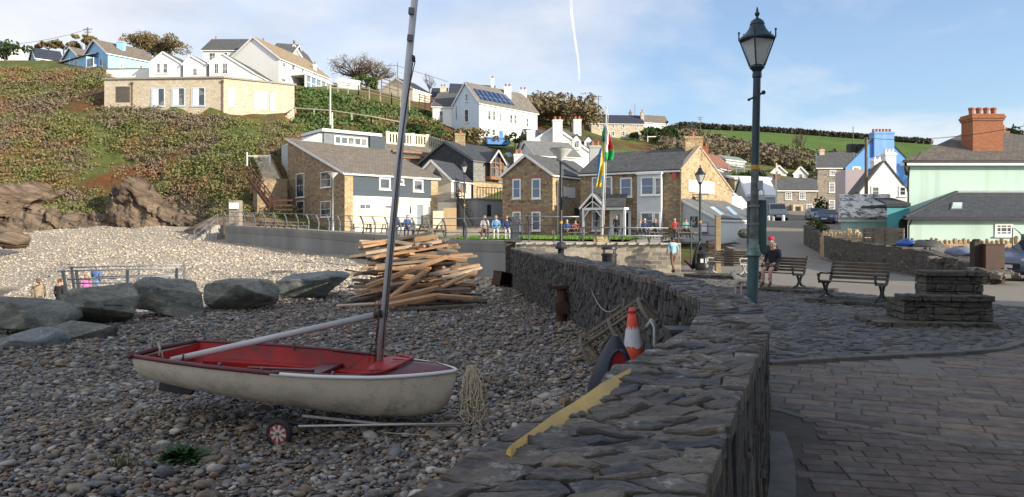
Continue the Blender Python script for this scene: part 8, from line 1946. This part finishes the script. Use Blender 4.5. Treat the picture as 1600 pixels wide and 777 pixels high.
person('seated grey haired man in dark jacket and shorts holding out his hands',(sp.x,sp.y,.13),-.95+math.pi+.15,'sit',(.022,.024,.03),(.03,.033,.045),(.55,.52,.48),(.10,.06,.04),.95,bald=True,shorts=True)
sp2 = V((7.35,20.3,0))+Rb@V((.1,.55,0)); person('person in a red woollen hat just behind the seated man',(pt(1206,24.5).x,24.5,.05),-.7+math.pi,'sit',(.05,.05,.06),(.05,.05,.06),(.2,.15,.1),sc=1.06,cap=(.5,.03,.06),hair='short')
p = pt(1052,29.2); person('child in pale blue top and dark hat walking past the block wall',(p.x,p.y,.02),facing(-.3,1),'walk',(.30,.52,.66),(.20,.12,.08),(.05,.04,.05),sc=.82,cap=(.03,.035,.10))
for i,(dx,top,legs,hr,lab,fem) in enumerate(((-.6,(.60,.55,.50),(.14,.08,.06),(.35,.24,.15),'woman in a white top seated first of three on the lawn bench',True),(.0,(.16,.38,.62),(.62,.60,.58),(.38,.26,.16),'person in light blue seated in the middle of the lawn bench',True),(.58,(.04,.06,.16),(.55,.55,.56),(.30,.18,.10),'person in navy seated last of three on the lawn bench',True))):
 p = pt(775,39.6); person(lab,(p.x+dx,p.y-.05,1.27-.0+.0),math.pi+.1*i-.1,'sit',top,legs,hr,(.5,.48,.45),.95,hair='long' if i != 1 else 'short',group='people resting on the lawn bench')
for i,(dx,top,lab) in enumerate(((-.35,(.06,.09,.22),'person in a dark blue coat seated left beside the mast'),(.35,(.08,.14,.32),'person in a brighter blue jacket seated right beside the mast'))):
 p = pt(628,45.9); person(lab,(p.x+dx,p.y-.05,1.40),math.pi,'sit',top,(.05,.07,.14),(.3,.28,.25),sc=1.0)
p = pt(963,56.5); person('woman in a long black coat walking towards the inn porch',(p.x,p.y,1.26),facing(.2,1),'walk',(.02,.02,.024),(.02,.02,.024),(.45,.30,.14),sc=.98,hair='long',skirt=True)
for i,(px_,Y_,top,lab,hr) in enumerate(((886,55,(.06,.10,.30),'person in blue seated by the stone side wall of the gable house',(.6,.5,.4)),(899,56,(.30,.10,.08),'person in dark red seated by the doorway notice',(.1,.08,.06)),(1007,50,(.04,.05,.14),'person in navy seated under the bay window',(.55,.4,.3)),(1024,50.5,(.06,.06,.07),'person in black seated right of the navy one under the bay',(.4,.25,.12)),(1054,50,(.45,.05,.05),'person in red seated by the corner of the inn',(.5,.35,.25)),(1071,50,(.20,.36,.33),'person in pale green seated by the inn annex',(.08,.07,.06)),(1000,54,(.3,.3,.33),'person in grey seated deep beside the inn porch',(.2,.15,.1)))):
 p = pt(px_,Y_); person(lab,(p.x,p.y,1.26),math.pi+.2*(i % 3-1),'sit',top,(.05,.05,.08),hr,sc=1.0)
# pub tables and benches for them
for i,(px_,Y_) in enumerate(((893,53.8),(1015,49),(1062,48.8))):
 p = pt(px_,Y_); picnic(('outdoor table by the stone gable house side wall','outdoor table under the inn bay window','outdoor table by the inn corner')[i],(p.x,p.y,1.22),.5)
def on_beach(px_,Y_): p = pt(px_,Y_); return (p.x,p.y,bz(p.x,p.y))
a = on_beach(60,31); z0 = zz(437,31); person('person in a tan coat with a shoulder strap walking on the low beach',(a[0],31,z0-1.66),facing(-.6,.8),'walk',(.34,.26,.17),(.10,.09,.09),(.16,.10,.06),sc=.98,skirt=False)
z0 = zz(438,31); a = on_beach(93,31); person('person with dark hair and black jacket half hidden by the big boulder',(a[0],31,z0-1.6),facing(.2,1),'stand',(.03,.03,.035),(.05,.05,.06),(.22,.10,.05),sc=.94)
z0 = zz(429,31); a = on_beach(134,31); person('child in a bright pink coat behind the beach railing',(a[0],31,z0-1.22),facing(-.3,1),'stand',(.80,.20,.52),(.6,.2,.45),(.35,.2,.1),sc=.72,hair='long')
z0 = zz(415,34); a = on_beach(150,34); person('tall person in a navy gilet and pale blue sleeves beyond the railing',(a[0],34,z0-1.78),facing(.1,1),'walk',(.12,.20,.42),(.24,.32,.45),(.5,.42,.35),sc=1.06)
z0 = zz(443,31); a = on_beach(188,31); person('brown haired child whose head shows over the blocky boulder',(a[0],31,z0-1.15),facing(0,1),'stand',(.5,.45,.4),(.2,.2,.25),(.22,.11,.06),sc=.68)
# dog
def dog(label,loc,ang,s=1.0):
 J = dict(r=(-.28,0,.44),m=(-.02,0,.43),c=(.22,0,.45),n=(.36,0,.56),h=(.46,0,.64),z=(.58,0,.60),t=(-.36,0,.46),t2=(-.46,0,.36),t3=(-.52,0,.24))
 R = dict(r=.10,m=.095,c=.12,n=.065,h=.062,z=.032,t=.035,t2=.022,t3=.012)
 E = [('r','m'),('m','c'),('c','n'),('n','h'),('h','z'),('r','t'),('t','t2'),('t2','t3')]
 for sd,y in (('a',.075),('b',-.075)):
  o = .05 if sd == 'a' else -.05
  J.update({'f1'+sd: (.22,y,.34),'f2'+sd: (.22+o,y,.18),'f3'+sd: (.21+o,y,.03),'f4'+sd: (.26+o,y,.015),'k1'+sd: (-.22,y,.30),'k2'+sd: (-.34-o,y,.17),'k3'+sd: (-.31-o,y,.03),'k4'+sd: (-.26-o,y,.015)})
  R.update({'f1'+sd: .05,'f2'+sd: .030,'f3'+sd: .022,'f4'+sd: .024,'k1'+sd: .062,'k2'+sd: .028,'k3'+sd: .022,'k4'+sd: .024}); E += [('c','f1'+sd),('f1'+sd,'f2'+sd),('f2'+sd,'f3'+sd),('f3'+sd,'f4'+sd),('r','k1'+sd),('k1'+sd,'k2'+sd),('k2'+sd,'k3'+sd),('k3'+sd,'k4'+sd)]
 names = list(J); ix = {n: i for i,n in enumerate(names)}; me = bpy.data.meshes.new('tmp'); me.from_pydata([J[n] for n in names],[(ix[a],ix[b]) for a,b in E],[]); o = bpy.data.objects.new('tmp',me); C.objects.link(o); o.modifiers.new('s','SKIN').use_smooth_shade = True; o.modifiers.new('ss','SUBSURF').levels = 1
 for n,sv in zip(names,me.skin_vertices[0].data): sv.radius = (R[n],R[n]); sv.use_root = n == 'm'
 em = bpy.data.meshes.new_from_object(o.evaluated_get(bpy.context.evaluated_depsgraph_get())); bpy.data.objects.remove(o)
 mb = MB(); mb.v = [v.co.copy() for v in em.vertices]; mb.f = [list(f.vertices) for f in em.polygons]; mb.mi = [0]*len(mb.f); bpy.data.meshes.remove(em)
 for y in (.045,-.045): mb.ob(V((.42,y*1.25,.68)),(.02,0,0),(0,.008,-.004),(-.01,0,.05))
 mb.cur = 1; mb.ball((.605,0,.61),.016,6,5)
 for y in (.035,-.035): mb.ball((.505,y,.655),.010,6,4)
 d = mb.build('dog',[m_plain('cream_fur',(.62,.55,.46),(.48,.41,.33),.9,14,.5,50),BLACK],loc=(0,0,0),smooth=True); d.location = loc; d.rotation_euler = (0,0,ang); d.scale = (s,s,s); return tag(d,label,'dog')
p = pt(1163,18.8); dog('pale cream dog standing at the foot of the seated man behind the lamp',(p.x,p.y,.03),2.2,.85)
# ================================================================ VEGETATION
def leaves(pts,size,up=.35,elong=1.5):
 n = len(pts); a = rng.normal(size=(n,3)); a /= np.linalg.norm(a,axis=1)[:,None]; b_ = rng.normal(size=(n,3)); b_ -= (b_*a).sum(1)[:,None]*a; b_ /= np.linalg.norm(b_,axis=1)[:,None]
 s = (size*rng.uniform(.55,1.35,n))[:,None] if np.isscalar(size) else (size*rng.uniform(.6,1.3,n))[:,None]
 a = a*s*elong*.5; b_ = b_*s*.5
 return np.stack([pts-a,pts-b_*.9+a*.1,pts+a,pts+b_*.9+a*.1],1).reshape(-1,3),np.arange(4*n).reshape(-1,4)
def clump_pts(n,r,flat=.7):
 d = rng.normal(size=(n,3)); d /= np.linalg.norm(d,axis=1)[:,None]; q = d*(rng.uniform(.25,1,n)**.45)[:,None]*r; q[:,2] *= flat; return q
# scrub on the cliff
SCR_G = m_leaf('cliff_scrub_leaf',[(.13,.145,.05),(.185,.195,.07),(.15,.165,.058),(.225,.215,.09)],[(.25,.125,.07),(.31,.15,.08),(.21,.13,.08),(.29,.19,.11)],.075,rng2=(.49,.58))
tt = SCR_G.node_tree; b = tt.nodes['Principled BSDF']; old = b.inputs['Base Color'].links[0].from_socket; co = tcoord(tt)
tt.links.new(mixc(tt,ramp(tt,noise(tt,vmath(tt,'ADD',co,(31,7,3)),.12,5,.65),[(.50,0.0),(.60,.9)]),old,mixc(tt,tt.nodes.new('ShaderNodeNewGeometry').outputs['Random Per Island'],(.15,.115,.085),(.25,.195,.14))),b.inputs['Base Color'])
cand = []
xs_ = rng.uniform(-95,-8,12000); ys_ = rng.uniform(68,106,12000); zs_ = H(xs_,ys_)
pxs = xs_/ys_*F+CX; pys = HY-(zs_-EYE)/ys_*F
front = (pxs > -170)&(pxs < 470)&(zs_ > 3.2)&(pys > np.interp(pxs,[-170,165,166,240,350,455,470],[108,110,168,172,186,197,200]))
# leave the rocky foot bare
front &= ~((pxs > 168)&(pxs < 240)&(pys > 282))&(pys < np.interp(pxs,[-170,40,95,160,172,236,262,345],[308,330,350,346,310,308,334,350]))
pat = np.sin(xs_*.31+ys_*.23)+np.sin(xs_*.17-ys_*.41+2)+.6*np.sin(xs_*.7+ys_*.5+1); front &= (pat > -.75) | (rng.random(12000) < .22)
k = np.where(front)[0][:4600]; allp = []
for i in k:
 r_ = rng.uniform(.35,1.15)*(1.7 if rng.random() < .06 else 1); nl = int(48*r_**1.5)+18; q = clump_pts(nl,r_,.48); q += np.array([xs_[i],ys_[i],zs_[i]+.15*r_]); allp.append(q)
q = np.concatenate(allp); v,f = leaves(q,.17)
tag(np_mesh('cliff_scrub',v,f,SCR_G),'tangled green and rust coloured scrub covering the sea cliff','scrub',kind='stuff')
# green bank between the cliff house and villa
xs_ = rng.uniform(-32,-7,5000); ys_ = rng.uniform(88,118,5000); zs_ = H(xs_,ys_); pxs = xs_/ys_*F+CX; pys = HY-(zs_-EYE)/ys_*F
sel = np.where((pxs > 462)&(pxs < 690)&(pys > np.interp(pxs,[462,520,600,690],[140,146,165,182]))&(pys < 218))[0][:1300]
allp = [clump_pts(14,rng.uniform(.35,.8),.6)+np.array([xs_[i],ys_[i],zs_[i]+.1]) for i in sel]; v,f = leaves(np.concatenate(allp),.30)
tag(np_mesh('bank_ivy',v,f,m_leaf('ivy_leaf',[(.05,.09,.025),(.085,.135,.04),(.12,.165,.055)],[(.14,.14,.055),(.22,.19,.09),(.19,.125,.07)],.16,rng2=(.52,.62))),'dark green ivy and brambles on the bank under the path','ivy',kind='stuff')
# rock outcrops in the cliff foot
m,tt,b = newmat('banded_sandstone',.9,0,.15); co = tcoord(tt)
st_ = vmath(tt,'MULTIPLY',node(tt,'ShaderNodeMapping',Vector=co,Rotation=(0,math.radians(-26),0)).outputs[0],(.25,.25,1.6)); n1 = noise(tt,st_,1.6,8,.7,.6)
tt.links.new(ramp(tt,n1,[(.3,(.055,.042,.033)),(.45,(.15,.11,.08)),(.6,(.26,.195,.135)),(.75,(.38,.30,.215))]),b.inputs['Base Color']); setbump(tt,b,n1,1.0,.5); SAND = m
boulder('big banded tan rock outcrop jutting from the middle of the cliff foot',168,272,240,372,74,8,31,SAND,'rock_outcrop')
boulder('dark rock buttress at the left edge of the cliff foot',-90,276,24,378,69,12,33,SAND,'rock_outcrop')
boulder('low pink boulder on the shingle at the left edge',-25,362,19,392,56,3,35,SAND,'rock_outcrop')
# continuous eroded rock face along the foot of the slope
r = np.random.default_rng(5); NU,NV = 240,26; u_ = np.linspace(-170,345,NU)
top = np.interp(u_,[-170,-20,40,95,160,172,236,262,300,345],[296,302,326,346,340,304,302,328,322,344])+np.cumsum(r.normal(0,1.3,NU))*.5; top += 2.5*np.sin(u_*.21)+2*np.sin(u_*.53)
yb = np.interp(u_,[-170,0,100,250,345],[64,68.5,70,71,70]); vs = []
for j in range(NV):
 q = j/(NV-1); Yq = yb+4.5*q**1.3; py = 374+(top-374)*q
 x = (u_-CX)/F*Yq; z = EYE+(HY-py)/F*Yq
 hgt = z*1.15+x*.42+.5*np.sin(x*.7); st_ = np.array([np.random.default_rng(int(k)+500).uniform(-.55,.55) for k in np.floor(hgt*1.6)])
 n_ = .5*np.sin(x*.6+z*.4)+.2*np.sin(x*2.1-z*1.3+1)+.10*np.sin(x*4.7+z*3)+r.normal(0,.07,NU)
 fade = min(1,(1-q)*5); Yq = Yq+(st_+n_)*fade+(.5*(1-fade)); vs.append(np.stack([(u_-CX)/F*yb+0*x+(x-(u_-CX)/F*yb),Yq,z+(r.normal(0,.05,NU))],1))
v = np.concatenate(vs); ii = np.arange(NU*NV).reshape(NV,NU); f = np.stack([ii[:-1,:-1],ii[:-1,1:],ii[1:,1:],ii[1:,:-1]],-1).reshape(-1,4)
tag(np_mesh('cliff',v,f,SAND),kind='structure')
# trees
TRUNK = m_plain('tree_bark',(.13,.10,.075),(.085,.065,.05),.9,5,.5,20)
def tree(label,base,h_,rad,leafm,nleaf=1800,lsize=.35,depth=3,name='tree',trunk=.35,wind=.0,group=None,bare=0.0,low=.35,flat=.75,seed=0,up=.9):
 """trunk, limbs reaching into an uneven dome, twigs, and leaf clumps on the limbs"""
 random.seed(seed+int(abs(base.x)*7)); r_ = thing(name,label,'tree',base,group); mb = MB(); fork = base+V((wind*.4*h_*.3,0,h_*.26)); mb.tube([base-V((0,0,.6)),base.lerp(fork,.5)+V((random.uniform(-.1,.1),0,0)),fork],[trunk,trunk*.8,trunk*.65],7)
 k = {2: 9,3: 16,4: 26}[depth]; cs = []
 for i in range(k):
  a = random.uniform(0,6.28); rr = math.sqrt(random.random()); el = random.uniform(.15,1.0)*math.sqrt(max(.05,1-rr*rr*.8)); c = base+V((rad*rr*math.cos(a)+wind*rad*.5*el,rad*.8*rr*math.sin(a),h_*(.30+.66*el))); cs.append(c)
  m_ = fork.lerp(c,.5)+V((random.gauss(0,.08)*rad,random.gauss(0,.08)*rad,h_*random.uniform(-.02,.10))); mb.tube([fork,m_,c],[trunk*.42,trunk*.24,trunk*.07],5,cap=False)
  for j in range(7 if depth > 3 or not nleaf else 3):
   s0 = m_.lerp(c,random.uniform(.1,1)); e = s0+V((random.gauss(0,.16)*rad,random.gauss(0,.14)*rad,random.uniform(-.02,.20)*h_)); mb.tube([s0,s0.lerp(e,.5)+V((0,0,random.uniform(-.02,.04)*h_)),e],[trunk*.12,trunk*.07,trunk*.03],4,cap=False)
   for q in range(3 if depth > 3 or not nleaf else 0): s1 = s0.lerp(e,random.uniform(.3,1)); mb.tube([s1,s1+V((random.gauss(0,.08)*rad,random.gauss(0,.08)*rad,random.uniform(-.02,.10)*h_))],[trunk*.05,trunk*.025],3,cap=False)
 mb.build('trunk',TRUNK,r_,smooth=True)
 if nleaf:
  per = max(6,nleaf//k); al_ = [clump_pts(per,np.array([1,1,.6])*rad*rng.uniform(.18,.36),1.0)+np.array(c) for c in cs]
  v,f = leaves(np.concatenate(al_),lsize); np_mesh('crown',v,f,leafm,r_)
 return r_
OLIVE = m_leaf('autumn_olive_leaf',[(.13,.105,.045),(.21,.165,.07),(.17,.125,.055),(.26,.205,.10)]); BROWNL = m_leaf('brown_twig_leaf',[(.145,.12,.07),(.22,.175,.10),(.18,.15,.075),(.27,.22,.14)]); DGREEN = m_leaf('dark_evergreen_leaf',[(.02,.045,.012),(.045,.08,.02),(.03,.06,.018)])
def gp(px_,py_,Y_,dz=0): p = P(px_,py_,Y_); return p
tree('windswept spreading brown tree on the skyline behind the blue house',P(243,92,124),4.4,5.0,OLIVE,5200,.24,4,wind=.2,trunk=.4,flat=.5,seed=3,low=.36)
tree('bare grey branched tree with a wide dome beside the white shed',P(556,136,128),6.0,5.2,BROWNL,1500,.13,4,trunk=.40,wind=.15,flat=.6,seed=5,low=.32)
tree('second bare tree right of the domed bare tree',P(588,136,130),4.6,3.8,BROWNL,1000,.13,4,trunk=.3,seed=6,low=.32)
tree('low green bush under the bare trees',P(572,141,124),2.4,3.0,m_leaf('mid_green_leaf',[(.05,.09,.02),(.09,.13,.035),(.07,.10,.03)]),900,.3,2,name='bush',trunk=.14,seed=7,low=.3)
tree('thin bare tree right of the cream barn',P(671,150,132),4.4,1.2,None,0,.3,3,trunk=.14,seed=9,low=.4)
for i,(px_,py_,Y_,h_,rd,lab) in enumerate(((100,84,125,2.6,2.2,'small brown bush between the blue house and its outbuilding'),(76,82,125,2.0,2.0,'pale brown bush above the outbuilding roof'),(134,78,125,3.0,2.2,'brown bush at the foot of the skyline pole'),(8,96,116,3.0,4.0,'dark green bush at the far left cliff top'))):
 tree(lab,P(px_,py_,Y_),h_,rd,OLIVE if i < 3 else DGREEN,500,.35,2,name='bush',trunk=.12,seed=20+i,low=.35)
random.seed(17); 
for i in range(17):
 u = i/16; px_ = 812+u*98+random.uniform(-5,5); Y_ = random.choice((128,134,141,148)); py_ = np.interp(px_,[812,845,870,905,935],[196,190,190,200,208])
 tree('bare brown woodland tree crowded on the hilltop behind the white villa',P(px_,py_+random.uniform(-4,8),Y_),random.uniform(4.2,6.0)*(1 if px_ < 900 else .85),4.6,BROWNL if i % 3 else OLIVE,700,.42,3,trunk=.25,group='woodland behind the villa',seed=40+i,low=.36,flat=.8)
for i,(px_,py_,Y_) in enumerate(((1020,214,158),(1034,219,152),(1044,215,160),(1012,222,150),(1050,228,150))): tree('dark evergreen bush on the slope right of the hill farmhouse',P(px_,py_,Y_),2.6,3.4,DGREEN,600,.4,2,name='bush',trunk=.15,group='evergreens by the farmhouse',seed=70+i,low=.3)
for i,(px_,py_,Y_,m_,lab) in enumerate(((722,228,98,OLIVE,'brown garden shrub left under the white villa'),(748,226,98,OLIVE,'rusty garden shrub below the villa gable'),(706,226,97,DGREEN,'dark purple shrub by the villa wing corner'),(690,232,95,OLIVE,'yellow green shrub above the garden house'),(672,216,97,DGREEN,'green shrub on the bank by the cedar fence'),(730,218,101,OLIVE,'second brown shrub along the villa garden'),(655,205,98,OLIVE,'yellowing shrub beside the mast on the bank'),(805,230,97,DGREEN,'green shrub between the blue shed and the white house'))): tree(lab,P(px_,py_,Y_),1.9,2.4,m_,420,.26,2,name='shrub',trunk=.10,seed=90+i,low=.28)
# hedge above the garages and road
q = np.concatenate([clump_pts(26,.9,.8)+np.array(P(1132+58*i/60,283-12*(i/60)+random.uniform(-1,5),106)) for i in range(60)]+[clump_pts(26,.8,.8)+np.array(P(1180+46*i/40,284+5*i/40+random.uniform(-2,5),108)) for i in range(40)]); v,f = leaves(q,.3)
tag(np_mesh('hedge',v,f,DGREEN),'clipped dark green hedge on the bank above the garages','hedge')
p = P(1274,356,52.5); q = np.concatenate([clump_pts(60,rng.uniform(.25,.45),.8)+np.array(P(px_,py_,52)) for px_,py_ in ((1268,352),(1275,348),(1282,354),(1272,360),(1280,358),(1288,356),(1266,358))]); v,f = leaves(q,.13); tag(np_mesh('wall_shrub',v,f,m_leaf('valerian_leaf',[(.05,.09,.02),(.10,.14,.03),(.16,.15,.05)]),loc=p),'yellow green shrub spilling over the far end of the roadside wall','shrub')
p = P(1284,324,86); q = np.concatenate([clump_pts(90,.8,1.1)+np.array(P(px_,py_,86)) for px_,py_ in ((1281,318),(1285,323),(1280,328))]); v,f = leaves(q,.24); tag(np_mesh('climbing_shrub',v,f,DGREEN,loc=p),'green shrub between the stone cottage and the three storey house','shrub')
# far woods below the pasture, hedgerow along its crest
n = 5200; px_ = rng.uniform(1040,1440,n); Yw = rng.uniform(112,262,n); X = (px_-CX)/F*Yw; Zw = H(X,Yw); py_ = HY-(Zw-EYE)/Yw*F
sel = (py_ > np.interp(px_,[1050,1150,1280,1440],[207,229,247,262])+1)&(py_ < 320)&~((px_ > 1100)&(px_ < 1280)&(Yw < 140)&(py_ > 250)); X,Yw,Zw = X[sel],Yw[sel],Zw[sel]
al_ = [clump_pts(24,rng.uniform(1.0,2.2),.8)+np.array([a,b_,c+1.0]) for a,b_,c in zip(X,Yw,Zw)]; v,f = leaves(np.concatenate(al_),.55)
tag(np_mesh('valley_woods',v,f,m_leaf('bare_wood_mass',[(.105,.085,.055),(.165,.135,.085),(.135,.11,.07),(.21,.17,.11)],[(.075,.09,.035),(.12,.135,.05),(.16,.155,.065)],.035,rng2=(.50,.60))),'leafless brown and olive woods on the slope under the green pasture','woods',kind='stuff')
al_ = []
for i in range(420):
 u = i/419; x_ = 1062+u*390; yy = np.arange(270,455,4.0); zq = H((x_-CX)/F*yy,yy); ib = int(np.argmax((zq-EYE)/yy)); p = V(((x_-CX)/F*yy[ib],yy[ib],zq[ib])); al_.append(clump_pts(26,rng.uniform(1.4,2.4),.75)+np.array([p.x,p.y,float(H(np.array([p.x]),np.array([p.y]))[0])+1.2]))
v,f = leaves(np.concatenate(al_),.9); tag(np_mesh('hedgerow',v,f,m_leaf('far_hedge_leaf',[(.05,.05,.035),(.085,.08,.055),(.07,.062,.045)])),'long dark hedgerow along the crest of the green pasture','hedge')
tree('pale bare dead tree standing in the woods under the pasture',P(1252,246,215),9,3,None,0,.3,3,trunk=.35,seed=130,low=.4)
tree('feathery bare treetop on the skyline beyond the pasture hedge',P(1246,222,400),9,8,BROWNL,200,.7,3,trunk=.3,seed=131)
tree('dark treetop peeping over the mint house roof at the right edge',P(1612,232,70),2.6,2.4,DGREEN,500,.25,3,trunk=.2,seed=132)
# vapour trail high in the sky
m,tt,b = newmat('ice_cloud',1.0,0,0); b.inputs['Base Color'].default_value = (.95,.95,.95,1); co = tcoord(tt)
al_ = ramp(tt,noise(tt,co,.006,5,.6),[(.30,.04),(.75,.36)]); tt.links.new(al_,b.inputs['Alpha'])
pts = [P(888,-90,5200),P(893,20,5200),P(898,60,5200),P(903,90,5200),P(905,115,5200),P(905,128,5200)]; mb = MB(); mb.tube(pts,[11,10,9,7,6,3],10)
tag(mb.build('vapour_trail',m,loc=P(900,60,5200),smooth=True),'thin fading white vapour trail crossing the blue sky','vapour trail')
